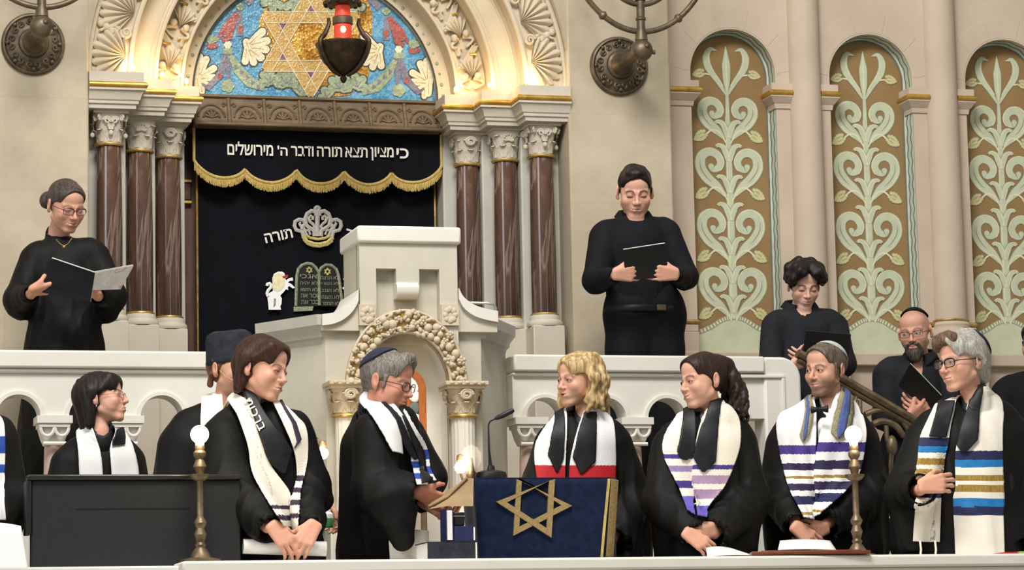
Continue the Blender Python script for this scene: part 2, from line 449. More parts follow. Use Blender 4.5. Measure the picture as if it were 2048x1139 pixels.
def capital(c, r, z0, z1, kind, mats, parent, half):
    """basket capital: round below, square above, dressed with leaves, scrolls or a shell"""
    x, y = c; H = z1-z0
    mb = MB()
    def fn(u, v):
        a = 2*PI*u; q = v**1.7
        rr = r*(0.92+0.50*q)
        ca, sa = math.cos(a), math.sin(a)
        sq = 1/max(abs(ca), abs(sa)); rad = rr*((1-q*0.85)+q*0.85*min(sq, 1.34)/1.12)
        return (x+rad*ca, y+rad*sa, z0+H*v)
    mb.grid(fn, 40, 12, 0, closed_u=True)
    n = 8
    for i in range(n):
        a = 2*PI*(i+0.5*(kind == 1))/n
        d = Vector((math.cos(a), math.sin(a), 0))
        leaf(mb, Vector((x, y, z0+0.01))+d*r*0.9, d, (0, 0, 1), H*0.55, r*0.42, r*0.42)
    for i in range(4):
        a = PI/4+PI/2*i
        d = Vector((math.cos(a), math.sin(a), 0))
        if kind == 0:
            p = Vector((x, y, z1-H*0.18))+d*r*1.5
            t = Vector((-d.y, d.x, 0))
            for s in (-1, 1):
                mb.tube([p+t*s*r*0.25+d*0.010*math.cos(w)*(1-w/14)+Vector((0, 0, 0.018*math.sin(w)*(1-w/14))) for w in np.linspace(0, 11, 26)], 0.0055, 6)
            leaf(mb, Vector((x, y, z0+H*0.42))+d*r*1.02, d, (0, 0, 1), H*0.5, r*0.30, r*0.40)
        elif kind == 1:
            leaf(mb, Vector((x, y, z0+H*0.40))+d*r*1.0, d, (0, 0, 1), H*0.56, r*0.5, r*0.5, 7)
        else:
            for s in (-1, 0, 1):
                d2 = Vector((math.cos(a+s*0.45), math.sin(a+s*0.45), 0))
                leaf(mb, Vector((x, y, z0+H*0.36))+d2*r*1.0, d2, (0, 0, 1), H*0.60, r*0.34, r*0.42)
    for i in range(4):
        a = -PI/2+PI/2*i
        d = Vector((math.cos(a), math.sin(a), 0)); t = Vector((-d.y, d.x, 0))
        p = Vector((x, y, z0+H*0.74))+d*r*1.22
        if kind == 0:
            for s in (-1, 1):
                mb.tube([p+t*s*(r*0.30)+t*s*0.019*math.cos(w)*(1-w/13)+Vector((0, 0, 0.019*math.sin(w)*(1-w/13)))+d*0.004 for w in np.linspace(0, 10, 26)], 0.0052, 6)
            mb.ball(p-Vector((0, 0, H*0.42))+d*0.006, (0.012, 0.008, 0.014), 10)
            leaf(mb, p-Vector((0, 0, H*0.30)), d, (0, 0, 1), H*0.34, r*0.3, r*0.25)
        elif kind == 1:
            for q in range(7):
                w = PI*q/6
                leaf(mb, p-Vector((0, 0, H*0.10)), d, t*math.cos(w)+Vector((0, 0, 1))*math.sin(w), H*0.26, 0.008, 0.012, 1)
        else:
            mb.tube([p+t*0.03*math.cos(w)*(1-w/16)+Vector((0, 0, 0.024*math.sin(w)*(1-w/16)))+d*0.006 for w in np.linspace(0, 12, 30)], 0.007, 6)
    mb.box((x-half, y-half, z1-0.004), (x+half, y+half, z1+0.012))
    root = parent
    return local(mb, root).build('capital', mats, root, sharp=50)
wherec = [['outermost of the three left of the curtain, beside the plain wall', 'middle of the three left of the curtain', 'innermost of the three left of the curtain, beside the brown jamb'],
          ['outermost of the three right of the curtain, its shaft in full view', 'middle of the three right of the curtain', 'innermost of the three right of the curtain, behind the pulpit top']]
for sd, xs in enumerate((CXL, CXR)):
    for k in range(3):
        x, y = xs[k], CY_[k]
        t = empty('marble_column', (x, y, TER), 0, 'brown marble column with carved capital, '+wherec[sd][k], 'column', 'marble columns of the ark')
        r = 0.061
        mb = MB().lathe([(r*(1.0+0.06*math.sin(PI*min(1, i/11*0.9+0.05)))*(1.05-0.10*(i/11)), SH0+(SH1-SH0)*i/11) for i in range(12)], (x, y, 0), n=32)
        local(mb, t).build('shaft', M['marble'], t)
        mb = MB()
        for z in (SH0-0.004, SH1+0.002):
            mb.tube([(x+(r+0.004)*math.cos(a), y+(r+0.004)*math.sin(a), z) for a in np.linspace(0, 2*PI, 32, endpoint=False)], 0.0085, 8, closed=True)
        local(mb, t).build('ring', M['gold_dim'], t)
        mb = MB().box((x-0.083, y-0.083, TER), (x+0.083, y+0.083, 2.135))
        local(mb, t).build('plinth', M['stone'], t, bevel=0.006)
        mb = MB().lathe([(0.086, 2.135), (0.090, 2.143), (0.088, 2.158), (0.078, 2.168), (0.078, 2.180), (0.070, 2.196), (0.060, 2.20)], (x, y, 0), n=32,
                        mod=lambda a, q: 1+0.05*abs(math.sin(4*a))*(1-q))
        local(mb, t).build('base', M['stone'], t)
        capital((x, y), 0.062, SH1+0.006, 3.168, [0, 1, 2][k] if sd == 0 else [0, 1, 2][k], M['stone'], t, 0.086)

# --- stepped entablature over the columns, gold round moulding let into it
def sweep(mb, path, prof, m=0, closed=False):
    """profile of (outward, z) along a plan path; outward is to the right of travel"""
    pts = [Vector((p[0], p[1], 0)) for p in path]; n = len(pts); rows = []
    for i in range(n):
        d0 = (pts[i]-pts[i-1]).normalized() if i else None
        d1 = (pts[i+1]-pts[i]).normalized() if i < n-1 else None
        if d0 is None: nn = Vector((d1.y, -d1.x, 0))
        elif d1 is None: nn = Vector((d0.y, -d0.x, 0))
        else:
            a, b = Vector((d0.y, -d0.x, 0)), Vector((d1.y, -d1.x, 0))
            nn = (a+b); nn = nn/max(1e-6, nn.dot(a)) if nn.length > 1e-6 else a
        rows.append([pts[i]+nn*o_+Vector((0, 0, z)) for o_, z in prof])
    k = len(prof); vs = [p for r_ in rows for p in r_]; fs = []
    for i in range(n-1):
        for j in range(k-1):
            fs.append((i*k+j, (i+1)*k+j, (i+1)*k+j+1, i*k+j+1))
    fs.append(tuple(range(k))); fs.append(tuple((n-1)*k+j for j in range(k-1, -1, -1)))
    return mb.add(vs, fs, m)
# left run, walked from the wall towards the curtain so that "right of travel" faces the hall
EA = [W(283, 170, 14.46).x-0.02, W(340, 185, 14.61).x-0.02, W(394, 200, 14.76).x-0.02]
YS = [14.52, 14.67, 14.82]
pathL = [(XL, YS[0]), (EA[0], YS[0]), (EA[0], YS[1]), (EA[1], YS[1]), (EA[1], YS[2]), (EA[2], YS[2]), (EA[2], 15.10)]
pathR = [(mir(x), y) for x, y in reversed(pathL)]
prof = [(-0.30, 3.180), (0.0, 3.180), (0.002, 3.200), (0.012, 3.203), (0.013, 3.216), (0.020, 3.222), (0.026, 3.245), (0.036, 3.262), (0.046, 3.266), (0.046, 3.276), (0.040, 3.277), (0.040, 3.306), (0.036, 3.309), (0.036, 3.358), (-0.30, 3.358)]
gold = [(0.036, 3.276)]+[(0.041+0.014*math.sin(a), 3.2915-0.0155*math.cos(a)) for a in np.linspace(0, PI, 9)]+[(0.036, 3.307)]
for nm, pth in (('trim_3', pathL), ('trim_4', pathR)):
    o = sweep(MB(), pth, prof).build(nm, M['stone'], sharp=30); struct(o)
    g = sweep(MB(), pth, gold).build('gold_moulding', M['gold'], o, sharp=30)

# --- arch orders (half rings, stepped back)
def halfring(mb, r0_, r1_, y0, y1, m=0, n=64, zc=ZC):
    def pt(r_, a, y): return (XM+r_*math.cos(a), y, zc+r_*math.sin(a))
    vs = []; fs = []
    for i in range(n+1):
        a = PI*i/n
        vs += [pt(r0_, a, y0), pt(r1_, a, y0), pt(r1_, a, y1), pt(r0_, a, y1)]
    for i in range(n):
        b = i*4
        for j in range(4):
            fs.append((b+j, b+(j+1) % 4, b+4+(j+1) % 4, b+4+j))
    fs += [(0, 1, 2, 3), (n*4+3, n*4+2, n*4+1, n*4)]
    return mb.add(vs, fs, m)
def onarch(r_, a, y): return Vector((XM+r_*math.cos(a), y, ZC+r_*math.sin(a)))
# spandrel filling above the outer ring
mb = MB()
arc = [(XM+1.235*math.cos(a), ZC+1.235*math.sin(a)) for a in np.linspace(PI, 0, 49)]
mb.prism([(XL-0.06, 5.2)]+[(XL-0.06, ZC)]+arc+[(XR+0.06, ZC), (XR+0.06, 5.2)], 14.506, 14.66)
o = mb.build('trim_5', M['wall']); struct(o)
mb = MB(); halfring(mb, 1.02, 1.24, 14.56, 14.9)
# mouldings framing the outer band
for rr in (1.018, 1.222):
    mb.tube([onarch(rr, PI*i/64, 14.555) for i in range(65)], 0.014, 8)
outer = mb.build('trim_6', M['stone_warm'], sharp=35); struct(outer)
def fan(mb, c, ax, ln, spread, ribs, y, lift):
    """shell fan in the wall plane: from c along direction angle ax"""
    def fn(u, v):
        a = ax+(u-0.5)*2*spread
        rib = abs(math.cos(u*ribs*PI))
        scal = 1-0.13*(1-rib)*v-0.28*abs(u-0.5)**2*2
        r_ = ln*v*scal
        h = lift*(0.25+0.75*math.sin(PI*min(1, v*0.80+0.12)))*(0.45+0.55*rib)
        return (c[0]+r_*math.cos(a), y-h, c[1]+r_*math.sin(a))
    return mb.grid(fn, ribs*8+1, 12)
mb = MB()
for k in range(15):
    a = R(7)+k*R(12.0)
    mirr = a > PI/2
    c = (XM+1.045*math.cos(a), ZC+1.045*math.sin(a))
    tilt = 0.12 if not mirr else -0.12
    fan(mb, c, a+tilt, 0.175, R(74), 9, 14.562, 0.040)
    # scroll curled over the root of the shell
    s = 1 if not mirr else -1
    a2 = a+s*R(6.2)
    cc = onarch(1.06, a2, 14.545)
    rd = Vector((math.cos(a2), 0, math.sin(a2))); tg = Vector((-math.sin(a2), 0, math.cos(a2)))
    mb.tube([cc+rd*0.028*math.cos(w)*(1-w/13)+tg*0.028*math.sin(w)*(1-w/13)-Vector((0, 0.012+w*0.001, 0)) for w in np.linspace(0, 10.5, 26)], [0.010-0.0004*i*0.5 for i in range(26)], 7)
    mb.tube([cc+rd*(0.02+0.11*t)+tg*s*0.02*math.sin(t*4) for t in np.linspace(0, 1, 9)], [0.013*(1-0.5*t) for t in np.linspace(0, 1, 9)], 7)
    for q in range(3):
        p = onarch(1.13+0.03*q, a2+s*R(0.5*q), 14.55)
        mb.ball(p, (0.02, 0.018, 0.02), 10)
mb.build('shell_carving', M['stone_warm'], outer, sharp=60)
mb = MB(); halfring(mb, 0.87, 1.03, 14.68, 15.0)
mb.tube([onarch(0.875, PI*i/64, 14.678) for i in range(65)], 0.012, 8)
mb.tube([onarch(0.905, PI*i/64, 14.681) for i in range(65)], 0.006, 8)
mb.tube([onarch(0.995, PI*i/64, 14.681) for i in range(65)], 0.008, 8)
o = mb.build('trim_7', M['stone_warm'], sharp=35); struct(o)
mb = MB(); halfring(mb, 0.715, 0.88, 14.83, 15.1)
mb.tube([onarch(0.719, PI*i/64, 14.828) for i in range(65)], 0.010, 8)
band = mb.build('trim_8', M['stone_warm'], sharp=35); struct(band)
mb = MB(); mg = MB()
for k in range(12):
    a = R(2.5)+k*R(15.9); s = 1 if a < PI/2 else -1
    if s < 0: a = PI-R(2.5)-(11-k)*R(15.9)
    def q(dr, da, dy=0.0): return onarch(0.795+dr, a+s*R(da), 14.815-dy)
    # palmette on two stalks, then a bound reed leading to the next one
    rd = Vector((math.cos(a), 0, math.sin(a)))
    for e in (-1, 1):
        mb.tube([q(e*(0.012+0.05*math.sin(t*PI)), 0.2+4.0*t) for t in np.linspace(0, 1, 10)], [0.007+0.004*t for t in np.linspace(0, 1, 10)], 7)
        mb.ball(q(e*0.034, 4.9, 0.012), 0.019, 10)
    up_ang = a+s*R(5)+s*PI/2
    c = q(0, 4.6)
    fan(mb, (c.x, c.z), up_ang, 0.115, R(42), 5, 14.822, 0.034)
    pts = [q(0.055*s*0-0.05+0.11*t, 8.6+7.0*t, 0.004) for t in np.linspace(0, 1, 9)]
    for e in (-0.012, 0, 0.012):
        mb.tube([p+rd*e for p in pts], [0.010*(1-0.35*abs(2*t-1)) for t in np.linspace(0, 1, 9)], 7)
    mg.tube([pts[5]+rd*0.032*math.cos(w)-Vector((0, 0.016*max(0, math.cos(w*0.5)), 0)) for w in np.linspace(-PI/2*1.1, PI/2*1.1, 7)], 0.006, 6)
    for e in (-1, 1):
        leaf(mb, q(e*0.045, 13.5), rd*e+Vector((0, -0.8, 0)), Vector((-math.sin(a), 0, math.cos(a)))*s, 0.06, 0.018, 0.02)
mb.build('leaf_carving', M['stone_warm'], band, sharp=60)
mg.build('gilded_band', M['gold'], band)
# bead border round the mosaic
mb = MB(); halfring(mb, 0.640, 0.722, 14.965, 15.2)
bo = mb.build('trim_9', M['stone_warm'], sharp=35); struct(bo)
mb = MB()
for k in range(37):
    a = PI*(k+0.5)/37
    mb.ball(onarch(0.672, a, 14.966), (0.011, 0.006, 0.011) if k % 2 else (0.008, 0.006, 0.008), 10)
mb.build('stone_bead', M['mos_green'], bo)
mb = MB(); mb.tube([onarch(0.642, PI*i/64, 14.966) for i in range(65)], 0.0055, 6)
mb.build('dark_edge', M['mos_dark'], bo)

# ================================================================ mosaic in the arch
YM = 15.00
mos = empty('arch_mosaic', (XM, YM, ZC), 0, 'half-round blue and gold mosaic with a six-pointed star above the curtain', 'mosaic')
def mpt(px, py, off=0.0):
    p = W(px, py, YM); return (p.x, p.z)
def part(mb, name, m, root, **kw): return local(mb, root).build(name, m, root, **kw)
mb = MB(); mb.prism([(XM+0.645*math.cos(a), ZC-0.02+0.66*math.sin(a)) for a in np.linspace(0, PI, 49)], YM, YM+0.05)
part(mb, 'blue_ground', M['mos_blue'], mos)
_lay = [0]
def blob(mb, pts, y0=0.0, th=0.004, m=0):
    _lay[0] = (_lay[0]+1) % 37        # every tessera group sits at its own tiny height
    y = YM-y0-th-_lay[0]*0.00002
    mb.prism([mpt(*p) for p in pts], y, y+0.003, m)
def lobes(px, py, rx, ry, n, ph=0.0, dip=0.22, k=48):
    return [(px+rx*(1-dip+dip*abs(math.cos(n*w/2+ph)))*math.cos(w), py+ry*(1-dip+dip*abs(math.cos(n*w/2+ph)))*math.sin(w)) for w in np.linspace(0, 2*PI, k, endpoint=False)]
mb = MB()
mb.prism([(mpt(px, py)) for px, py in [(528, 18), (575, -40), (640, -60), (720, -40), (745, 30), (738, 150), (700, 190), (655, 195), (600, 150), (530, 142), (522, 110), (531, 82), (517, 60), (520, 35)]], YM-0.003, YM+0.0005)
part(mb, 'gold_ground', M['mos_gold'], mos)
# interlaced star: two triangles of pale bands
SC, SR = (621, 84), 97
def tri(up_s):
    return [(SC[0]+SR*math.sin(2*PI*i/3+(0 if up_s else PI))*1.0, SC[1]-SR*math.cos(2*PI*i/3+(0 if up_s else PI))) for i in range(3)]
mb = MB()
def bandpoly(mb, a, b, w, y0, th, m=0):
    a, b = Vector((a[0], a[1])), Vector((b[0], b[1])); d = (b-a).normalized(); n_ = Vector((-d.y, d.x))*w
    a2, b2 = a-d*w*0.9, b+d*w*0.9
    blob(mb, [tuple(a2+n_), tuple(b2+n_), tuple(b2-n_), tuple(a2-n_)], y0, th, m)
for ti, up_s in enumerate((True, False)):
    t3 = tri(up_s)
    for i in range(3): bandpoly(mb, t3[i], t3[(i+1) % 3], 11, 0.003, 0.003+0.0006*ti+0.0002*i)
part(mb, 'star', M['mos_star'], mos)
mb = MB()
for ti, up_s in enumerate((True, False)):
    t3 = tri(up_s)
    for i in range(3):
        a, b = Vector(t3[i]), Vector(t3[(i+1) % 3]); d = (b-a).normalized(); nn = Vector((-d.y, d.x))
        for e in (-11, 11):
            p0, p1 = a+nn*e-d*6, b+nn*e+d*6
            mb.tube([Vector((mpt(*q)[0], YM-0.0078, mpt(*q)[1])) for q in (p0, p1)], 0.0028, 6)
part(mb, 'star_outline', M['mos_white'], mos)
mb = MB()
for i in range(6):
    w = PI/3*i+PI/2*0
    c = (SC[0]+SR*0.667*math.sin(w), SC[1]-SR*0.667*math.cos(w))
    s = 1 if i % 2 == 0 else -1
    mb.prism([mpt(c[0]+13*math.sin(w+2*PI*j/3), c[1]-13*math.cos(w+2*PI*j/3)) for j in range(3)], YM-0.0075, YM)
part(mb, 'plum_triangle', M['mos_purple'], mos)
# lobed leaves with dark outlines, the same on both sides of the middle
def mx_(px): return px if px < 1 else px
LV = [('w', [(398, 150, 398, 114, 8), (400, 150, 412, 119, 7), (402, 152, 427, 137, 7), (402, 158, 426, 155, 7), (402, 166, 415, 171, 7), (396, 178, 394, 140, 9), (404, 184, 402, 165, 7)]),
      ('w', [(498, 88, 524, 64, 8), (500, 90, 533, 82, 8), (502, 96, 531, 99, 8), (500, 100, 521, 115, 8), (497, 100, 507, 125, 7), (493, 98, 490, 123, 7), (492, 84, 498, 100, 9)]),
      ('g', [(538, 165, 527, 150, 8), (538, 165, 542, 145, 8), (538, 165, 553, 157, 8), (535, 168, 523, 165, 7)]),
      ('g', [(572, 168, 560, 151, 8), (572, 168, 574, 145, 8), (572, 168, 588, 152, 8), (572, 168, 589, 167, 8), (566, 172, 555, 169, 7)]),
      ('g', [(600, 186, 591, 175, 7), (600, 186, 604, 171, 7), (602, 188, 611, 185, 6)]),
      ('g', [(545, 2, 529, 6, 8), (545, 2, 545, 17, 8), (545, 2, 561, 12, 8)]), ('g', [(585, 4, 573, 14, 8), (585, 4, 590, 19, 8), (585, 4, 601, 10, 8)])]
def finger(q, grow):
    x0, y0, x1, y1, r_ = q; w = math.atan2(y1-y0, x1-x0)
    r1, r0_ = r_+grow, r_*.75+grow
    return [(x1+r1*math.cos(w+v), y1+r1*math.sin(w+v)) for v in np.linspace(-PI/2, PI/2, 11)]+[(x0+r0_*math.cos(w+PI+v), y0+r0_*math.sin(w+PI+v)) for v in np.linspace(-PI/2, PI/2, 7)]
for cl, cs in LV:
    for mirq in (0, 1):
        lf = MB()
        for q in cs:
            if mirq: q = (1252-q[0], q[1]+9, 1252-q[2], q[3]+9, q[4])
            blob(lf, finger(q, 2.6), 0.0, 0.0032, 1)
            blob(lf, finger(q, 0), 0.0012, 0.0036, 0)
            x0, y0, x1, y1, r_ = q
            d = Vector((x1-x0, y1-y0)).normalized(); n2 = Vector((-d.y, d.x))
            c0, c1 = Vector((x0, y0)), Vector((x1, y1))
            blob(lf, [tuple(c0+n2*.9), tuple(c1-d*2), tuple(c0-n2*.9)], 0.0024, 0.0040, 2)
        part(lf, 'cream_leaf' if cl == 'w' else 'sage_leaf', [M['mos_white' if cl == 'w' else 'mos_green'], M['mos_dark'], M['mos_star' if cl == 'w' else 'mos_grey']], mos)
def strip(mb, pts, ws, y0=0.001, th=0.004):
    """band of pixels widths along pixel points"""
    L, Rr = [], []
    for i, p in enumerate(pts):
        a = pts[max(0, i-1)]; b = pts[min(len(pts)-1, i+1)]
        d = Vector((b[0]-a[0], b[1]-a[1])).normalized(); w = ws[i] if hasattr(ws, '__len__') else ws
        L.append((p[0]-d.y*w, p[1]+d.x*w)); Rr.append((p[0]+d.y*w, p[1]-d.x*w))
    blob(mb, L+Rr[::-1], y0, th)
for s in (0, 1):
    rd_, gy, gr = MB(), MB(), MB()
    f = (lambda x, y: (x, y)) if s == 0 else (lambda x, y: (1252-x, y+9))
    strip(rd_, [f(474, 25), f(462, 50), f(452, 75)], [5, 9, 12]); strip(rd_, [f(468, 30), f(448, 55), f(436, 78)], [3, 5, 3], 0.0005)
    strip(gy, [f(478, 22), f(480, 45), f(480, 72)], [4, 6, 7], 0.0003)
    strip(rd_, [f(474, 57), f(486, 59)], 6, 0.002); strip(rd_, [f(452, 74), f(455, 82)], 10, 0.002)
    blob(ow_ := MB(), lobes(*f(455, 90), 8, 8, 6), 0.001); part(ow_, 'cream_flower', M['mos_white'], mos)
    strip(gr, [f(455, 97), f(455, 108)], 10, 0.001); strip(gy, [f(455, 108), f(457, 160)], [9, 3], 0.0006)
    blob(rd_, lobes(*f(424, 92), 13, 7, 3), 0.001); blob(gr, lobes(*f(424, 79), 13, 9, 3), 0.002)
    strip(gr, [f(462, 112), f(476, 140), f(500, 165), f(528, 175)], [5, 10, 11, 7], 0.0008)
    for q in range(5):
        c = f(472+q*11, 135+q*10); blob(gy, [(c[0]-3, c[1]-6), (c[0]+5, c[1]), (c[0]-3, c[1]+6)], 0.001, 0.0055)
    strip(gy, [f(450, 115), f(440, 150), f(415, 176), f(404, 168)], [6, 7, 6, 3], 0.0008)
    blob(gr, lobes(*f(455, 172), 14, 14, 5), 0.001); blob(rd_, lobes(*f(440, 153), 6, 6, 5), 0.003)
    strip(gy, [f(492, 8), f(520, -20), f(560, -50)], [7, 8, 8], 0.0006); blob(gr, lobes(*f(480, 14), 9, 8, 4), 0.002)
    part(rd_, 'red_ribbon', M['mos_red'], mos); part(gy, 'grey_ribbon', M['mos_grey'], mos); part(gr, 'garland', M['mos_green'], mos)

# ================================================================ carved lintel
LT0, LT1 = 3.19, 3.362
xa, xb = 2.345, 3.64
lin_ = empty('carved_lintel', (XM, 14.97, LT0), 0, 'dark carved wooden lintel of arched panels between mosaic and curtain', 'lintel')
mb = MB()
P_ = [(14.94, LT0+0.014), (14.955, LT0+0.03), (15.0, LT1-0.02), (14.985, LT1-0.012), (14.985, LT1), (15.2, LT1), (15.2, LT0), (14.925, LT0), (14.925, LT0+0.014)]
n_ = len(P_)
vs = [(xa, y, z) for y, z in P_]+[(xb, y, z) for y, z in P_]
mb.add(vs, [tuple(range(n_)), tuple(range(2*n_-1, n_-1, -1))]+[(i, n_+i, n_+(i+1) % n_, (i+1) % n_) for i in range(n_)])
part(mb, 'beam', M['wood_dark'], lin_, sharp=20)
mb = MB()
npan = 7; pw = (xb-xa)/npan
def lface(x, z): # front of the sloped face
    t = (z-(LT0+0.03))/(LT1-LT0-0.05); return Vector((x, 14.955+0.045*t-0.002, z))
for i in range(npan+1):
    x = xa+pw*i
    mb.tube([lface(min(max(x, xa+0.006), xb-0.006), z) for z in np.linspace(LT0+0.004, LT1-0.02, 6)], 0.010, 8)
for i in range(npan):
    x = xa+pw*(i+0.5)
    for rr in (0.040, 0.066):
        mb.tube([lface(x+rr*math.cos(a)*1.05, LT0+0.04+rr*math.sin(a)*1.15) for a in np.linspace(0.1, PI-0.1, 14)], 0.006, 6)
    for j in range(5):
        a = PI*(j+0.5)/5
        mb.tube([lface(x, LT0+0.045), lface(x+0.034*math.cos(a), LT0+0.045+0.036*math.sin(a))], [0.004, 0.008], 6)
    for e in (-1, 1):
        mb.tube([lface(x+e*(0.066+0.012*math.cos(w)*(1-w/9)), LT0+0.115+0.014*math.sin(w)*(1-w/9)) for w in np.linspace(0, 7, 14)], 0.0045, 6)
mb.tube([(xa, 14.925, LT0+0.007), (xb, 14.925, LT0+0.007)], 0.010, 8)
part(mb, 'carving', M['wood_dark'], lin_, sharp=60)

# brown door frame beside the curtain with its gilt fitting
mb = MB()
for a, b in ((2.318, 2.40), (3.60, 3.67)): mb.box((a, 15.20, TER), (b, 15.5, LT0+0.05))
o = mb.build('trim_10', M['wood_brown'], bevel=0.006); struct(o)
dm = empty('mounted_door_fitting', tuple(W(373, 384, 15.19)), 0, 'small gilt fitting on the brown jamb left of the curtain', 'fitting')
c = W(373, 384, 15.19)
mb = MB().box((c.x-0.022, 15.172, c.z-0.045), (c.x+0.022, 15.20, c.z+0.045)); part(mb, 'case', M['bronze_dark'], dm, bevel=0.004)
mb = MB()
for e in (-0.055, 0.055): mb.box((c.x-0.025, 15.165, c.z+e-0.008), (c.x+0.025, 15.20, c.z+e+0.008))
part(mb, 'gilt_band', M['gold'], dm, bevel=0.003)

# ================================================================ ark curtain
YC = 15.13
cx0, cx1 = 2.385, 3.645
cur = empty('ark_curtain', (XM, YC, TER), 0, 'black velvet ark curtain embroidered with crown, lion and tablets', 'curtain')
def cw(x): return 0.012*math.sin(x*21)+0.006*math.sin(x*47+1)
mb = MB()
nx = 90
def cf(u, v):
    x = cx0+(cx1-cx0)*u
    return (x, YC+cw(x)*(1.0-0.6*v), TER+0.01+(3.18-TER)*v)
mb.grid(cf, nx, 12)
mb.grid(lambda u, v: (cf(u, v)[0], cf(u, v)[1]+0.006, cf(u, v)[2]), nx, 12)
part(mb, 'cloth', M['velvet'], cur, sharp=80)
mb = MB()
for x in (cx0, cx1): mb.tube([(x, YC-0.004+cw(x)*(1-0.6*v), TER+0.02+2.1*v) for v in np.linspace(0, 1, 10)], 0.0055, 6)
part(mb, 'gold_edging', M['gold_dim'], cur)
def cpt(px, py, off=0.004):
    p = W(px, py, YC); q = cw(p.x)*0.6
    p = W(px, py, YC-0.016); return Vector((p.x, YC-0.020-off, p.z))
def embroidery(name, m, items, root=None, th=0.004):
    mb = MB()
    for kind, *a in items:
        if kind == 'poly':
            pts = [cpt(*p) for p in a[0]]; y = pts[0].y-(a[1] if len(a) > 1 else 0)
            mb.prism([(p.x, p.z) for p in pts], y, y+th)
        elif kind == 'line': mb.tube([cpt(*p, 0.003) for p in a[0]], a[1]*0.0026, 6)
    return part(mb, name, m, root or cur)
def zc(x, y): return (500+x/4.746, 400+y/4.746)      # pixel of the close view of the curtain
def zl(L): return [zc(*p) for p in L]
def circ(x, y, r_, a0=0, a1=2*PI, n=16, sy=1.0): return [(x+r_*math.cos(w), y+r_*sy*math.sin(w)) for w in np.linspace(a0, a1, n)]
# lion rampant, left of the tablets, and the paws of its twin right of them
lion = [(175, 1040), (170, 980), (162, 920), (175, 885), (215, 862), (212, 800), (210, 745), (225, 700), (262, 680), (305, 680), (325, 695), (330, 720), (345, 712), (360, 716), (352, 735), (330, 745), (340, 760), (372, 740), (402, 735), (406, 765), (372, 768), (358, 785), (385, 792), (425, 832), (405, 840), (370, 815), (355, 830), (362, 855), (340, 845), (318, 872), (285, 905), (300, 935), (296, 985), (285, 1010), (292, 1040)]
embroidery('white_lion', M['white_bright'], [('poly', zl(lion)), ('line', zl([(168, 915), (158, 885), (170, 855), (195, 830), (198, 805), (182, 790), (162, 798), (158, 815)]), 3.4)])
embroidery('lion_mane', mat('cream embroidery', 'd8cf9e', 'ece6c4', 0.8, nscale=90), [('poly', zl([(215, 850), (214, 745), (232, 705), (265, 690), (310, 700), (318, 740), (330, 770), (325, 815), (300, 850), (262, 870)]), 0.002)])
embroidery('lion_tongue', M['red_cloth'], [('poly', zl([(300, 728), (335, 712), (362, 712), (350, 730), (318, 742)]), 0.004)])
embroidery('lion_paw', M['white_bright'], [('poly', zl([(880, 745), (925, 745), (925, 770), (895, 772)])), ('poly', zl([(872, 835), (915, 803), (925, 810), (925, 845), (890, 852)]))])
embroidery('lion_mark', M['embroid_green'], [('poly', zl([(225, 935), (242, 935), (240, 995), (220, 1015), (222, 990)]), 0.003)])
# tablets of the law
tab = [(420, 1010), (428, 700), (440, 640), (475, 605), (530, 590), (580, 595), (615, 620), (645, 665), (675, 625), (720, 603), (775, 608), (820, 640), (845, 700), (865, 800), (885, 985), (840, 1010), (650, 1005)]
embroidery('tablets', mat('dark green embroidery', '10110d', '191a14', 0.85, nscale=60), [('poly', zl(tab))])
brd = M['embroid_green']
items = [('line', zl([(432, 1005), (440, 720), (455, 655), (490, 618), (540, 600), (585, 608), (620, 640), (650, 690), (655, 1000)]), 3.2),
         ('line', zl([(650, 690), (672, 645), (715, 615), (770, 620), (815, 655), (838, 720), (872, 985)]), 3.2)]
embroidery('tablet_border', brd, items)
def zstar(x, y, r_):
    L = []
    for s in (0, PI):
        t3 = [(x+r_*math.sin(2*PI*i/3+s), y-r_*math.cos(2*PI*i/3+s)) for i in range(4)]
        L.append(('line', zl(t3), 1.6))
    return L
embroidery('tablet_star', mat('yellow embroidery', 'a89a55', 'c4b878', 0.8), zstar(560, 665, 30)+zstar(733, 680, 32))
HL = ['אנכי', 'לא יהיה', 'לא תשא', 'זכור את', 'כבד את']; HR = ['לא תרצח', 'לא תנאף', 'לא תגנב', 'לא תענה', 'לא תחמד']
def writing(name, m, body, px, py, hpx, wpx=None, rot=0.0, bold=0.0, root=None, ptfn=None, th=0.003):
    """Hebrew line, right to left, centred on a pixel"""
    vs, fs = text_mesh(body[::-1], 1.0, th/2, bold)
    xs = [v.x for v in vs]; ys = [v.y for v in vs]
    c = ptfn(px, py); k = (ptfn(px, py-hpx)-c).length/(max(ys)-min(ys)); kx = k
    if wpx: kx = (ptfn(px+wpx, py)-c).length/(max(xs)-min(xs))
    mxx, myy = (max(xs)+min(xs))/2, (max(ys)+min(ys))/2
    mb = MB()
    ca, sa = math.cos(rot), math.sin(rot)
    tv = []
    for v in vs:
        x, z = (v.x-mxx)*kx, (v.y-myy)*k
        tv.append((c.x+x*ca-z*sa, c.y-v.z, c.z+x*sa+z*ca))
    mb.add(tv, fs)
    return mb
def rows(lst, x0, x1, y0):
    mb = MB()
    for i, s in enumerate(lst):
        px, py = zc((x0+x1)/2+i*3, y0+i*61)
        w = writing('row', None, s, px, py, 8.0, (x1-x0)/4.746, 0.0, 0.01, ptfn=lambda a, b: cpt(a, b, 0.006))
        mb.add(w.v, w.f)
    return mb
part(rows(HL, 470, 635, 725), 'tablet_writing', mat('pale green embroidery', '6c6f5d', '8c8f7a', 0.8, nscale=60), cur, sharp=60)
part(rows(HR, 668, 835, 735), 'tablet_writing', bpy.data.materials['pale green embroidery'], cur, sharp=60)
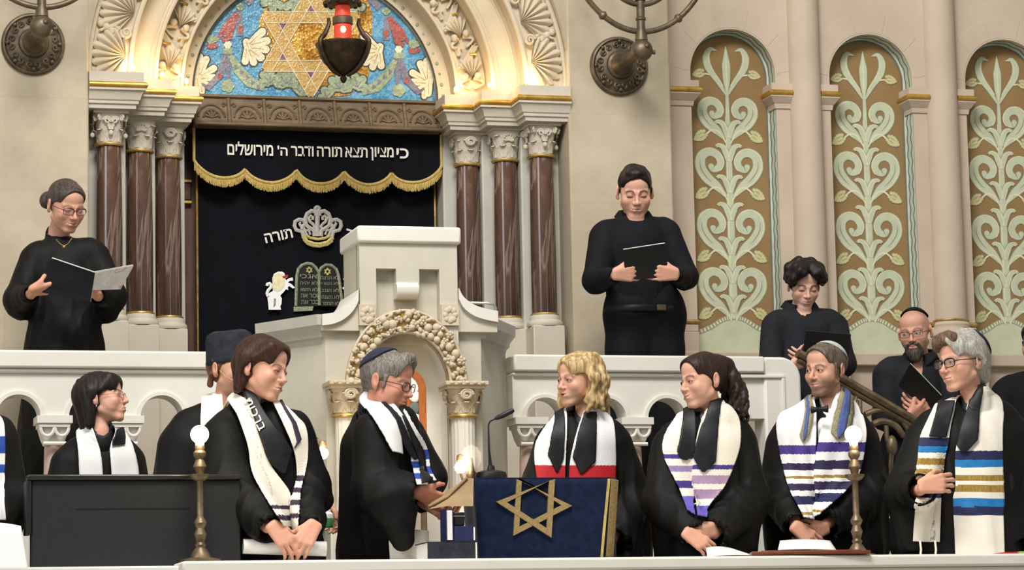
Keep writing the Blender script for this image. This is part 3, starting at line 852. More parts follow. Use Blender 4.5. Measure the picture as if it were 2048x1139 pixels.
embroidery('tablet_foot', M['embroid_green'], [('poly', zl([(412, 1012), (600, 1008), (590, 1050), (412, 1058)]))])
# crown
cr = []
for e in (-1, 1):
    f = lambda x, y: (640+e*x, y)
    cr += [('line', zl([f(a, b) for a, b in [(135, 350), (150, 300), (205, 285), (222, 245), (215, 205), (180, 185), (140, 190), (120, 225), (140, 245), (150, 280)]]), 4.2),
           ('line', zl([f(a, b) for a, b in [(30, 345), (35, 290), (70, 270), (110, 240), (120, 180), (100, 130), (60, 105), (20, 115), (15, 150)]]), 4.6),
           ('line', zl([f(a, b) for a, b in [(50, 290), (30, 250), (50, 225), (75, 205), (85, 170), (65, 150), (45, 165), (50, 190)]]), 3.4),
           ('line', zl([f(a, b) for a, b in [(100, 340), (120, 300), (160, 250), (175, 225), (160, 215)]]), 3.0),
           ('line', zl([f(a, b) for a, b in [(70, 330), (85, 290), (120, 285), (140, 255)]]), 2.6)]
cr += [('line', zl([(640, 345), (635, 250), (636, 170), (636, 110)]), 5.0), ('line', zl(circ(635, 88, 20)), 4.0)]
embroidery('crown', mat('silver embroidery', 'a9a49c', 'c8c3bb', 0.7, nscale=90), cr)
embroidery('crown_band', mat('gilt embroidery', 'b3a45a', 'd8cb86', 0.7, nscale=90), [('line', zl([(500, 345), (540, 395), (600, 418), (660, 422), (730, 405), (785, 355)]), 4.5), ('line', zl([(505, 372), (545, 415), (600, 435), (660, 438), (735, 420), (780, 385)]), 3.2), ('line', zl([(520, 330), (570, 360), (640, 372), (710, 362), (760, 335)]), 3.0)])
part(writing('w', None, 'תורה', *zc(268, 340), 19, 56, R(13), 0.02, ptfn=cpt), 'writing', M['embroid'], cur, sharp=60)
part(writing('w', None, 'כתר', *zc(1020, 345), 19, 50, R(-14), 0.02, ptfn=cpt), 'writing', M['embroid'], cur, sharp=60)

# valance with its scalloped gold fringe
YV = 15.03
val = empty('curtain_valance', (XM, YV, 2.93), 0, 'black velvet valance with Hebrew writing and scalloped gold fringe', 'valance')
vx0, vx1 = W(388, 330, YV).x, W(882, 330, YV).x
SCP = [W(p, 350, YV).x for p in (490, 592, 688, 783)]
SCP = [vx0]+SCP+[vx1]
def scal(x):
    for i in range(5):
        if x <= SCP[i+1]+1e-9:
            t = (x-SCP[i])/(SCP[i+1]-SCP[i])
            z0 = 2.992 if i else 3.03; z1 = 2.992 if i < 4 else 3.03
            base = z0+(z1-z0)*t
            p = (4*t*(1-t))
            return base-0.070*p**0.75-(0.012 if True else 0)
    return 2.98
def vy(x, z): return YV+0.006*math.sin(x*17)+0.004*math.sin(x*39)
mb = MB()
def vf(u, v):
    x = vx0+(vx1-vx0)*u; z = scal(x)+(3.20-scal(x))*v
    return (x, vy(x, z), z)
mb.grid(vf, 121, 8); mb.grid(lambda u, v: (vf(u, v)[0], vf(u, v)[1]+0.008, vf(u, v)[2]), 121, 8)
part(mb, 'cloth', M['velvet'], val, sharp=80)
mb = MB()
N = 400
for i in range(N):
    x = vx0+(vx1-vx0)*(i+0.5)/N; z = scal(x)
    ln = 0.040*(0.9+0.2*rng.random())
    mb.tube([(x, vy(x, z)-0.006, z+0.006), (x+rng.normal(0, 0.0012), vy(x, z)-0.010, z-ln*0.5), (x+rng.normal(0, 0.002), vy(x, z)-0.006, z-ln)], [0.0024, 0.0026, 0.0016], 4)
part(mb, 'fringe', M['fringe'], val)
mb = MB()
mb.tube([(x, vy(x, 0)-0.007, scal(x)+0.006) for x in np.linspace(vx0, vx1, 160)], 0.0085, 8)
for e, x in ((1, vx0), (-1, vx1)):
    mb.tube([(x, vy(x, 0)-0.004, z) for z in np.linspace(scal(x), 3.19, 6)], 0.0075, 8)
part(mb, 'gold_braid', M['fringe'], val)
def vpt(px, py, off=0.0):
    p = W(px, py, YV-0.012); return Vector((p.x, YV-0.0125-off, p.z))
for wd, x0, x1 in (('כי', 793, 817), ('מציון', 741, 787), ('תצא', 690, 735), ('תורה', 634, 684), ('ודבר', 582, 627), ("ה'", 555, 575), ('מירושלים', 455, 546)):
    m_ = (x0+x1)/2; py = 304+(m_-640)*0.022-1
    tall = 27 if wd in ('מירושלים', 'מציון') else 20
    mb = writing('w', None, wd, m_, py+(2 if wd == 'מציון' else (-3 if wd == 'מירושלים' else 0)), tall, x1-x0, R(-1.2)*0, 0.018, ptfn=vpt)
    part(mb, 'writing', M['embroid'], val, sharp=60)
# ================================================================ painted bays on the right
YB = 14.75; YP = 14.86
NC = [5.186, 5.966, 6.748, 7.53]        # niche middles
NR = 0.236
NZ = 3.515                               # springing of the niche arches
mb = MB()
xs = [PR]+[(NC[i]+NC[i+1])/2 for i in range(3)]+[8.0]
for i, c in enumerate(NC):
    a, b = xs[i], xs[i+1]
    zb = 2.02
    arc = [(c+NR*math.cos(w), NZ+NR*math.sin(w)) for w in np.linspace(PI, 0, 33)]
    mb.prism([(a, 5.2), (a, zb), (c-NR, zb)]+arc+[(c+NR, zb), (b, zb), (b, 5.2)], YB, YP+0.02)
mb.box((PR, YB, TER), (8.0, YP+0.02, 2.02))
mb.box((PR, YP+0.02, TER), (12, 15.2, 5.2))
o = mb.build('wall_bays', M['stone_pink'], sharp=30); struct(o)
mb = MB(); mb.box((8.0, YB, TER), (12, YP+0.03, 5.2)); struct(mb.build('wall_bays_far', M['stone_pink']))
# shallow voussoir rings above the niches
mb = MB()
for c in NC:
    for k in range(5):
        a0, a1 = PI*k/5+0.012, PI*(k+1)/5-0.012
        L = [(c+0.335*math.cos(w), NZ+0.02+0.335*math.sin(w)) for w in np.linspace(a0, a1, 9)]
        L2 = [(c+0.245*math.cos(w), NZ+0.245*math.sin(w)) for w in np.linspace(a1, a0, 9)]
        mb.prism(L+L2, YB-0.0015, YB+0.01)
o = mb.build('trim_11', M['stone_pink'], bevel=0.0008); struct(o)
# half columns between the bays
wl = ['half column between the first and second painted niches', 'half column between the second and third painted niches', 'half column beyond the third painted niche']
for i in range(3):
    x = (NC[i]+NC[i+1])/2+0.01
    t = empty('half_column', (x, YB, TER), 0, 'plain stone '+wl[i], 'column', 'half columns between the niches')
    mb = MB().lathe([(0.088, 2.20), (0.086, 3.0), (0.085, 5.2)], (x, YB-0.005, 0), n=32); part(mb, 'shaft', M['stone_pink'], t)
    mb = MB().lathe([(0.12, 2.10), (0.125, 2.12), (0.12, 2.145), (0.105, 2.15), (0.10, 2.165), (0.105, 2.18), (0.092, 2.20), (0.088, 2.21)], (x, YB-0.005, 0), n=32)
    mb.box((x-0.15, YB-0.135, TER), (x+0.15, YB, 2.10)); part(mb, 'base', M['stone_pink'], t)
    mb = MB().tube([(x+0.092*math.cos(a), YB-0.005+0.092*math.sin(a), 2.203) for a in np.linspace(0, 2*PI, 32, endpoint=False)], 0.0075, 8, closed=True); part(mb, 'gold_ring', M['gold_dim'], t)
# imposts with gilt moulding either side of each niche, and a string course at the foot
prof_i = [(-0.05, 3.33), (0.008, 3.33), (0.012, 3.355), (0.02, 3.362), (0.035, 3.385), (0.04, 3.39), (0.04, 3.396), (0.036, 3.397), (0.036, 3.425), (0.034, 3.427), (0.034, 3.462), (-0.05, 3.462)]
gold_i = [(0.034, 3.395)]+[(0.038+0.011*math.sin(a), 3.411-0.0135*math.cos(a)) for a in np.linspace(0, PI, 8)]+[(0.034, 3.427)]
mb, mg = MB(), MB()
for i, c in enumerate(NC[:3]):
    le = PR if i == 0 else (NC[i-1]+c)/2+0.09
    ri = (c+NC[i+1])/2-0.07
    for pth in ([(le, YB), (c-NR, YB), (c-NR, YP-0.002)], [(c+NR, YP-0.002), (c+NR, YB), (ri, YB)]):
        sweep(mb, pth, prof_i); sweep(mg, pth, gold_i)
o = mb.build('trim_12', M['stone_pink'], sharp=30); struct(o)
mg.build('gold_moulding', M['gold'], o, sharp=30)
mb, mg = MB(), MB()
for i, c in enumerate(NC[:3]):
    le = PR if i == 0 else (NC[i-1]+c)/2+0.09
    ri = (c+NC[i+1])/2-0.07
    for a, b in ((le, c-NR), (c+NR, ri)):
        mb.box((a, YB-0.03, 2.02), (b, YB+0.02, 2.13)); mb.box((a, YB-0.018, 2.13), (b, YB+0.02, 2.17))
        mg.tube([(a, YB-0.018, 2.185), (b, YB-0.018, 2.185)], 0.011, 8)
mb.box((PR, YB-0.045, 1.96), (8.0, YB+0.02, 2.025))
o = mb.build('trim_13', M['stone_pink'], bevel=0.006); struct(o)
mg.build('gold_moulding', M['gold_dim'], o)

def spline(pts, n=40):
    P_ = np.array(pts, float); k = len(P_); out = []
    E_ = np.vstack([2*P_[0]-P_[1], P_, 2*P_[-1]-P_[-2]])
    for t in np.linspace(0, k-1-1e-9, n):
        i = int(t); f = t-i
        a, b, c, d = E_[i], E_[i+1], E_[i+2], E_[i+3]
        out.append(0.5*((2*b)+(c-a)*f+(2*a-5*b+4*c-d)*f*f+(3*b-a-3*c+d)*f**3))
    return np.array(out)
_stroke = 0
def ribbon(mb, pts, w, y, shift=0.0):
    """flat painted stroke in the wall plane; w half widths along it"""
    global _stroke; _stroke += 1; y = y-((_stroke*.6180339) % 1)*.00044      # no two strokes share a plane
    P_ = np.array(pts); n = len(P_)
    w = np.interp(np.linspace(0, 1, n), np.linspace(0, 1, len(w)), w) if hasattr(w, '__len__') else np.full(n, w)
    T = np.gradient(P_, axis=0); T /= np.maximum(1e-9, np.linalg.norm(T, axis=1))[:, None]
    Nn = np.stack([-T[:, 1], T[:, 0]], 1)
    L, R_ = P_+Nn*(w+shift)[:, None], P_+Nn*(-w+shift)[:, None]
    vs = [(p[0], y, p[1]) for p in L]+[(p[0], y, p[1]) for p in R_]
    mb.add(vs, [(i, i+1, n+i+1, n+i) for i in range(n-1)])
def cone_(x, z, s, k, tilt=0.55):
    """painted fir cone hanging outwards"""
    ca, sa = math.cos(tilt), math.sin(tilt); q = 0; mb = MB()
    for row, (along, cnt, hw_) in enumerate(((-.024, 2, .012), (-.010, 3, .019), (.004, 3, .020), (.018, 3, .016), (.031, 2, .009), (.041, 1, 0))):
        for i in range(cnt):
            a = along*k; b = (hw_*(2*i/(cnt-1)-1) if cnt > 1 else 0)*k; q += 1
            px_, pz_ = x+s*(a*ca+b*sa*.9), z-a*sa+b*ca
            for mi_, rr, dy in ((0, .0118*k, 0), (1, .0088*k, .0007)):
                mb.add([(px_+rr*math.cos(w), YP-.0055-.0012-dy-q*.00003, pz_+rr*math.sin(w)) for w in np.linspace(0, 2*PI, 11)[:-1]], [tuple(range(10))], mi_)
    return mb
lab = ['arched niche painted with a pale green scrolling plant, nearest the person with a closed folder', 'middle painted niche with scrolling plant, behind the seated looking bearded man', 'painted niche with scrolling plant at the right edge of the wall']
lab[1] = 'middle painted niche with pale green scrolling plant, left of the person in black skullcap'
for i, c in enumerate(NC):
    if i == 3: continue
    t = empty('painted_wall_art', (c, YP, 2.0), 0, lab[i], 'mural', 'painted plant niches')
    mb = MB()
    arc = [(c+NR*math.cos(w), NZ+NR*math.sin(w)) for w in np.linspace(0, PI, 33)]
    mb.prism([(c-NR, 2.03), (c+NR, 2.03)]+arc, YP-0.004, YP+0.012); part(mb, 'ground', M['fr_ground'], t)
    g, sh, li, co, dl = MB(), MB(), MB(), MB(), MB()
    y0 = YP-0.0055
    # foot: low hill with a beaded rim
    hill = spline([(-NR, 2.13), (-0.14, 2.165), (-0.06, 2.21), (0, 2.222), (0.06, 2.21), (0.14, 2.165), (NR, 2.13)], 60)+[c, 0]
    g.add([(p[0], y0, p[1]) for p in hill]+[(p[0], y0, 2.03) for p in hill], [(k, k+1, 60+k+1, 60+k) for k in range(59)])
    ribbon(sh, hill+[0, 0.002], 0.013, y0-0.0006); 
    for k in range(1, 58, 2): ribbon(li, hill[k:k+2]+[0, 0.002], 0.009, y0-0.0012)
    # stem
    top = 3.70
    ribbon(sh, [(c, z) for z in np.linspace(2.22, 3.45, 30)], [0.026, 0.024, 0.022, 0.018, 0.010], y0-0.0006)
    ribbon(g, [(c, z) for z in np.linspace(2.22, 3.45, 30)], [0.022, 0.020, 0.018, 0.014, 0.007], y0-0.0012)
    ribbon(li, [(c-0.012, z) for z in np.linspace(2.22, 3.3, 30)], [0.0035, 0.0035, 0.002], y0-0.0018)
    bases = [2.215, 2.52, 2.855, 3.165]
    hs = [1.0, 1.03, 1.0, 0.86]
    for z0, k in zip(bases, hs):
        for s in (-1, 1):
            vol = spline([(0.022, 0.015), (0.071, 0.068), (0.125, 0.112), (0.160, 0.168), (0.155, 0.224), (0.114, 0.252), (0.070, 0.240), (0.048, 0.202), (0.060, 0.168), (0.088, 0.160), (0.101, 0.174)], 64)
            vol = vol*[s*min(1, k*1.02), k]+[c, z0]
            wv = np.array([0.007, 0.022, 0.028, 0.028, 0.026, 0.022, 0.020, 0.018, 0.017, 0.016, 0.015])
            ribbon(sh, vol, wv+0.0035, y0-0.0004)
            ribbon(g, vol, wv, y0-0.0010)
            for mbx, rr, yy in ((sh, .0175, y0-.00027), (g, .015, y0-.00151)):
                mbx.add([(vol[-1][0]+rr*math.cos(w), yy, vol[-1][1]+rr*math.sin(w)) for w in np.linspace(0, 2*PI, 15)[:-1]], [tuple(range(14))])
            ribbon(li, vol[6:52], 0.0026, y0-0.0016, shift=-s*0.019)
            ribbon(sh, vol[10:24], [0.001, 0.0030, 0.0030, 0.001], y0-0.0016)
        # calyx flares round the stem
        for zz in ((0.108,) if z0 < 2.3 else (-0.040, 0.108)):
            z1 = z0+zz*k
            for s in (-1, 1):
                fl = spline([(0.004, -0.075), (0.016, -0.025), (0.032, 0.004), (0.056, 0.012), (0.068, 0.002)], 18)*[s, 1]+[c, z1]
                ribbon(sh, fl, [0.014, 0.020, 0.017, 0.012, 0.004], y0-0.0018)
                ribbon(g, fl, [0.011, 0.017, 0.014, 0.009, 0.002], y0-0.0022)
                ribbon(li, fl, 0.0026, y0-0.0028, shift=s*0.009)
        # cones on bowed stalks
        for s in (-1, 1):
            st = spline([(0.012, 0.025), (0.05, 0.085), (0.09, 0.095), (0.125, 0.07)], 20)*[s, 1]+[c, z0-0.035]
            ribbon(li, st, [0.004, 0.005, 0.005], y0-0.0016)
            part(cone_(c+s*0.150, z0+0.030, s, 1.0), 'cone', [M['fr_shade'], M['fr_cone']], t)
    # crowning bud with two curled leaves
    bud = spline([(0, 3.42), (0, 3.5), (0, 3.58), (0, 3.68)], 20)+[c, 0]
    ribbon(sh, bud, [0.006, 0.022, 0.026, 0.003], y0-0.0012); ribbon(g, bud, [0.004, 0.019, 0.022, 0.001], y0-0.0018); ribbon(li, bud, [0.001, 0.004, 0.001], y0-0.0024)
    for s in (-1, 1):
        cl = spline([(0.006, 3.42), (0.05, 3.49), (0.098, 3.56), (0.110, 3.62), (0.088, 3.662), (0.05, 3.655)], 36)*[s, 1]+[c, 0]
        ribbon(sh, cl, [0.008, 0.015, 0.022, 0.022, 0.014, 0.002], y0-0.0006); ribbon(g, cl, [0.006, 0.012, 0.019, 0.019, 0.012, 0.001], y0-0.0012)
        ribbon(li, cl[4:26], 0.0024, y0-0.0018, shift=s*0.012)
        st = spline([(0.02, 3.46), (0.07, 3.515), (0.13, 3.53)], 16)*[s, 1]+[c, 0]
        ribbon(li, st, [0.003, 0.004, 0.004], y0-0.0008)
        part(cone_(c+s*0.150, 3.530, s, 0.85, 0.25), 'cone', [M['fr_shade'], M['fr_cone']], t)
    part(g, 'plant', M['fr_green'], t); part(sh, 'outline', M['fr_shade'], t); part(li, 'highlight', M['fr_light'], t)
    # wavy border painted on the reveal and along the edge of the panel
    bd, wv = MB(), MB()
    path = [(c+NR*math.cos(w), NZ+NR*math.sin(w)) for w in np.linspace(PI, 0, 41)]
    full = [(c-NR, z) for z in np.linspace(2.17, 3.33, 24)]+path+[(c+NR, z) for z in np.linspace(3.33, 2.17, 24)]
    def inward(p): # towards the middle of the opening
        if p[1] > NZ: d = Vector((c-p[0], NZ-p[1])).normalized()
        else: d = Vector((1 if p[0] < c else -1, 0))
        return d
    full = [f_ for f_ in full]
    rows_ = [[], [], []]
    for p in full:
        d = inward(p)
        for j, dep in enumerate((0.002, 0.050, 0.106)): rows_[j].append((p[0]+d.x*0.0015, YB+dep, p[1]+d.y*0.0015))
    n_ = len(full)
    bd.add(rows_[0]+rows_[1]+rows_[2], [(j*n_+k, j*n_+k+1, (j+1)*n_+k+1, (j+1)*n_+k) for j in range(2) for k in range(n_-1)])
    fine = []
    for k in range(n_-1):
        for q in range(6): fine.append((full[k][0]+(full[k+1][0]-full[k][0])*q/6, full[k][1]+(full[k+1][1]-full[k][1])*q/6))
    L = 0; last = fine[0]; lines = {0.034: [], 0.082: []}
    for p in fine:
        L += math.hypot(p[0]-last[0], p[1]-last[1]); last = p; d = inward(p)
        for dep in lines: lines[dep].append((p[0]+d.x*0.003, YB+dep+0.007*math.sin(L*2*PI/0.085), p[1]+d.y*0.003))
    for dep, ln in lines.items():
        w = 0.005
        wv.add([(a, b-w, z) for a, b, z in ln]+[(a, b+w, z) for a, b, z in ln], [(k, k+1, len(ln)+k+1, len(ln)+k) for k in range(len(ln)-1)])
    edge = [(p[0]+inward(p).x*0.008, p[1]+inward(p).y*0.008) for p in full]
    ribbon(bd, edge, 0.008, y0-0.003)
    edge = [(p[0]+inward(p).x*0.014, p[1]+inward(p).y*0.014) for p in full]
    ribbon(wv, edge, 0.0035, y0-0.0036)
    part(bd, 'border', M['fr_border'], t); part(wv, 'border_line', M['fr_dark'], t)

# ================================================================ wall menorahs
def menorah(px, py, label):
    c = W(px, py, YW)
    t = empty('wall_menorah', (c.x, YW, c.z), 0, label, 'menorah')
    x, z = c.x, c.z
    prof_d = [(0.155, 0.0), (0.155, 0.012), (0.148, 0.022), (0.140, 0.024), (0.136, 0.018), (0.130, 0.016), (0.10, 0.030), (0.075, 0.036), (0.070, 0.050), (0.058, 0.056), (0.054, 0.070), (0.040, 0.085), (0.036, 0.13), (0.03, 0.15), (0.028, 0.37)]
    mb = MB().lathe(prof_d, (x, YW, z), 'y', 48)
    part(mb, 'wall_plate', M['bronze'], t)
    mb = MB()
    for k in range(8):
        a = 2*PI*k/8
        p = Vector((x+0.105*math.cos(a), YW-0.030, z+0.105*math.sin(a)))
        for s in (-1, 1):
            ce = p+Vector((-math.sin(a), 0, math.cos(a)))*0.018*s
            mb.tube([ce+Vector((0.017*math.cos(s*w+a)*(1-w/9), -0.002, 0.017*math.sin(s*w+a)*(1-w/9))) for w in np.linspace(0, 7.5, 18)], 0.0055, 6)
        mb.ball(p+Vector((0.022*math.cos(a), 0, 0.022*math.sin(a))), (0.010, 0.008, 0.010), 8)
    part(mb, 'scroll_relief', M['bronze'], t)
    yb = YW-0.40
    mb = MB().ball((x, yb, z), 0.057, 24)
    mb.ball((x+0.012, yb-0.050, z+0.012), 0.014, 10); mb.lathe([(0.030, 0.0), (0.036, 0.01), (0.030, 0.02)], (x, yb+0.045, z), 'y', 20)
    mb.tube([(x+0.052, yb, z-0.008), (x+0.070, yb, z-0.008)], [0.009, 0.012], 10)
    part(mb, 'ball_joint', M['bronze'], t)
    zs = z+0.05
    mb = MB().lathe([(0.032, zs), (0.030, zs+0.03), (0.022, zs+0.055), (0.021, zs+0.10), (0.026, zs+0.105), (0.026, zs+0.115), (0.021, zs+0.12), (0.021, zs+0.20), (0.027, zs+0.205), (0.027, zs+0.215), (0.021, zs+0.22), (0.021, zs+0.75)], (x, yb, 0), n=24)
    part(mb, 'stem', M['bronze'], t)
    zt = zs+0.75
    for rr, zb in ((0.44, zs+0.045), (0.30, zs+0.185), (0.16, zs+0.325)):
        for s in (-1, 1):
            pts = [(x+s*rr*math.sin(w), yb, zb+(zt-zb)*(1-math.cos(w))) for w in np.linspace(0.04, PI/2, 26)]
            mb = MB().tube(pts, 0.0145, 10)
            for k in (7, 14, 21):
                p = Vector(pts[k]); d = (Vector(pts[k+1])-Vector(pts[k-1])).normalized()
                mb.tube([p-d*0.016, p-d*0.008, p, p+d*0.008, p+d*0.016], [0.015, 0.021, 0.024, 0.021, 0.015], 10)
            mb.lathe([(0.016, zt), (0.034, zt+0.03), (0.036, zt+0.04), (0.02, zt+0.041)], (x+s*rr, yb, 0), n=14)
            part(mb, 'arm', M['bronze'], t)
menorah(66, 89, 'bronze wall menorah on the plain wall above the person with an open booklet')
menorah(1237, 133, 'bronze wall menorah on the pier above the person with a closed folder')

# ================================================================ hanging lamp before the ark
YL = 14.2
c = W(686, 92, YL)
lamp = empty('hanging_lamp', (c.x, YL, c.z), 0, 'dark bronze hanging lamp with a lit red glass in front of the mosaic', 'lamp')
k = (W(738, 92, YL).x-W(630, 92, YL).x)/2
x, z = c.x, c.z
mb = MB().lathe([(0.006, -0.185), (0.014, -0.175), (0.018, -0.16), (0.010, -0.15), (0.030, -0.138), (0.055, -0.122), (0.095, -0.085), (0.118, -0.045), (0.126, -0.012), (0.136, 0.0), (0.136, 0.010), (0.128, 0.014), (0.10, 0.018), (0.055, 0.022)], (x, YL, z), n=40)
part(mb, 'bowl', M['bronze_dark'], lamp)
mb = MB().lathe([(0.043, 0.02), (0.044, 0.105)], (x, YL, z), n=28); part(mb, 'red_glass', M['red_glass'], lamp)
mb = MB().ball((x-0.005, YL-0.036, z+0.075), (0.016, 0.012, 0.022), 12); part(mb, 'flame', M['flame'], lamp)
mb = MB().lathe([(0.046, 0.105), (0.050, 0.108), (0.050, 0.142), (0.046, 0.146)], (x, YL, z), n=28); part(mb, 'collar', M['bronze'], lamp)
mb = MB().lathe([(0.040, 0.146), (0.036, 0.20)], (x, YL, z), n=28); part(mb, 'upper_glass', M['red_glass'], lamp)
mb = MB().lathe([(0.04, 0.20), (0.085, 0.205), (0.092, 0.222), (0.080, 0.236), (0.05, 0.25), (0.03, 0.30), (0.012, 0.32)], (x, YL, z), n=32)
for q in range(12):
    a = 2*PI*q/12; mb.ball((x+0.085*math.cos(a), YL+0.085*math.sin(a), z+0.212), 0.014, 8)
mb.tube([(x, YL, z+0.3), (x, YL, z+1.3)], 0.008, 8)
part(mb, 'crown', M['bronze_dark'], lamp)
for a in (R(205), R(325), R(85)):
    d = Vector((math.cos(a), math.sin(a), 0)); b = Vector((x, YL, z))
    pts = spline([tuple(b+d*r_+Vector((0, 0, h))) for r_, h in ((0.02, -0.15), (0.07, -0.125), (0.12, -0.06), (0.138, 0.01), (0.108, 0.05), (0.085, 0.10), (0.088, 0.13))], 26)
    mb = MB().tube(pts, [0.008+0.005*math.sin(PI*q/25) for q in range(26)], 8); part(mb, 'arm', M['bronze_dark'], lamp)

# ================================================================ stone pulpit
pul = empty('stone_pulpit', (XM, 13.2, 0), 0, 'pale stone pulpit with garlanded niche and stepped top in front of the curtain', 'pulpit')
YF = 13.0
PX0, PX1 = 2.619, 3.332
ch = 0.42
pl = [(PX0-ch*0.5, YF+ch*0.866), (PX0, YF), (PX1, YF), (PX1+ch*0.5, YF+ch*0.866)]
ztop = 1.905
def fpt(px, py, y=YF): p = W(px, py, y); return (p.x, p.z)
# body: niche opening in the front, side faces splayed back
NXc = fpt(809, 770)[0]; zspr = fpt(809, 772)[1]
na = (fpt(897, 763)[0]-fpt(721, 763)[0])/2; nb = fpt(809, 667)[1]-zspr
oa = (fpt(925, 763)[0]-fpt(688, 763)[0])/2; ob = fpt(809, 624)[1]-zspr
mb = MB()
ell = [(NXc+na*math.cos(w), zspr+nb*math.sin(w)) for w in np.linspace(PI, 0, 33)]
mb.prism([(PX0, ztop), (PX0, 0), (NXc-na, 0)]+ell+[(NXc+na, 0), (PX1, 0), (PX1, ztop)], YF, YF+0.10)
mb.plan([(PX0, YF+0.002), (PX0+0.06, YF+0.10), (PX0+0.06, 13.38), pl[0], ], 0, ztop)
mb.plan([(PX1, YF+0.002), pl[3], (PX1-0.06, 13.38), (PX1-0.06, YF+0.10)], 0, ztop)
mb.box((PX0+0.05, 13.34, 0), (PX1-0.05, 13.42, ztop))
part(mb, 'body', M['pulpit'], pul, sharp=30)
# niche shell
mb = MB()
mb.grid(lambda u, v: (NXc-(na-.002)*math.cos(PI*u), YF+0.02+0.14*v, zspr+(nb-.002)*math.sin(PI*u)), 33, 6)
for s in (-1, 1): mb.grid(lambda u, v: (NXc+s*(na-.002), YF+0.02+0.14*u, zspr*v), 3, 3)
mb.box((PX0+0.05, YF+0.14, 0), (PX1-0.05, YF+0.17, ztop-0.02))
part(mb, 'niche', M['stone_pale'], pul, sharp=40)
# cornice on the splayed sides
profc = [(-0.05, 1.845), (0.0, 1.845), (0.006, 1.865), (0.020, 1.875), (0.024, 1.895), (0.050, 1.925), (0.052, 1.972), (-0.05, 1.972)]
mb = MB()
sweep(mb, [pl[0], (PX0-0.012, YF+0.02), (PX0+0.05, YF+0.02)], profc)
sweep(mb, [(PX1-0.05, YF+0.02), (PX1+0.012, YF+0.02), pl[3]], profc)
mb.plan([pl[0], (PX0, YF+0.03), (PX1, YF+0.03), pl[3], (pl[3][0], 13.4), (pl[0][0], 13.4)], 1.90, 1.965)
part(mb, 'cornice', M['stone_grey'], pul, sharp=30)
# stepped top with swept shoulders
sil = [(640, 632), (655, 632), (680, 622), (700, 606), (712, 588), (715, 486), (910, 486), (910, 586), (922, 603), (945, 617), (985, 626), (985, 650), (940, 642), (912, 622)]
A_ = [fpt(*p) for p in [(640, 634), (662, 631), (684, 621), (702, 604), (712, 585)]]
mb = MB()
zl_ = 1.90
left = A_+[(fpt(716, 585)[0], zl_), (A_[0][0], zl_)]
mb.prism(left, YF-0.035, YF+0.34); part(mb, 'shoulder', M['pulpit'], pul, sharp=50); mb = MB()
B_ = [fpt(*p) for p in [(912, 582), (922, 600), (942, 615), (965, 623), (990, 628)]]
mb.prism(B_+[(B_[-1][0], zl_), (fpt(909, 600)[0], zl_)], YF-0.035, YF+0.34)
part(mb, 'shoulder', M['pulpit'], pul, sharp=50)
for L in (A_, B_):
    mb = MB()
    LL = spline(L, 20)
    mb.add([(p[0], YF-0.055, p[1]+0.008) for p in LL]+[(p[0], YF+0.35, p[1]+0.008) for p in LL]+[(p[0], YF-0.055, p[1]-0.042) for p in LL]+[(p[0], YF+0.35, p[1]-0.042) for p in LL],
           [(i, i+1, 20+i+1, 20+i) for i in range(19)]+[(i+1, i, 40+i, 40+i+1) for i in range(19)]+[(40+i, 60+i, 60+i+1, 40+i+1) for i in range(19)]+[(20+i, 20+i+1, 60+i+1, 60+i) for i in range(19)]+[(0, 20, 60, 40), (19, 59, 79, 39)])
    part(mb, 'shoulder_coping', M['stone_pale'], pul, sharp=40)
bx = [715, 748, 788, 834, 874, 910]; bz = [480, 540, 590, 668]
X_ = [fpt(p, 560)[0] for p in bx]; Z_ = [fpt(812, p)[1] for p in bz]
mb = MB()
cells = {(i, j) for i in range(5) for j in range(3)}
open_ = {(1, 1), (1, 2), (2, 2), (3, 1), (3, 2)}
for i, j in cells-open_:
    mb.box((X_[i], YF-0.045, Z_[j+1] if j < 2 else zl_-0.06), (X_[i+1], YF+0.02, Z_[j]))
mb.box((X_[0], YF+0.012, zl_-0.05), (X_[-1], YF+0.30, Z_[0]))
part(mb, 'stepped_top', M['pulpit'], pul, weld=True)
mb = MB()
Cc = [fpt(787, 566), fpt(832, 600)]
n2 = 12
bl = [(YF-0.005, Cc[0][1]), (YF-0.055, Cc[0][1]-0.004), (YF-0.075, Cc[0][1]-0.022), (YF-0.075, Cc[0][1]-0.045), (YF-0.06, Cc[0][1]-0.07), (YF-0.045, Cc[1][1]), (YF+0.012, Cc[1][1])]
vs = [(Cc[0][0], y, z) for y, z in bl]+[(Cc[1][0], y, z) for y, z in bl]; m_ = len(bl)
mb.add(vs, [tuple(range(m_)), tuple(range(2*m_-1, m_-1, -1))]+[(i, m_+i, m_+(i+1) % m_, (i+1) % m_) for i in range(m_)])
part(mb, 'bracket', M['stone_pale'], pul, bevel=0.004)
mb = MB()
a, b = fpt(713, 486), fpt(912, 458)
mb.box((a[0]-0.008, YF-0.065, a[1]-0.005), (b[0]+0.008, YF+0.34, b[1]))
part(mb, 'top_slab', M['stone_pale'], pul, bevel=0.012)
for q0, q1 in ((713, 746), (877, 911)):
    mb = MB()
    a, b = fpt(q0, 653), fpt(q1, 612); mb.box((a[0], YF-0.062, a[1]), (b[0], YF, b[1]))
    cx_, cz_ = (a[0]+b[0])/2, (a[1]+b[1])/2
    for j in range(8):
        w = PI/4*j; mb.ball((cx_+0.022*math.cos(w), YF-0.063, cz_+0.026*math.sin(w)), (0.014, 0.006, 0.014), 8)
    part(mb, 'rosette_block', M['stone_warm'], pul, sharp=50)
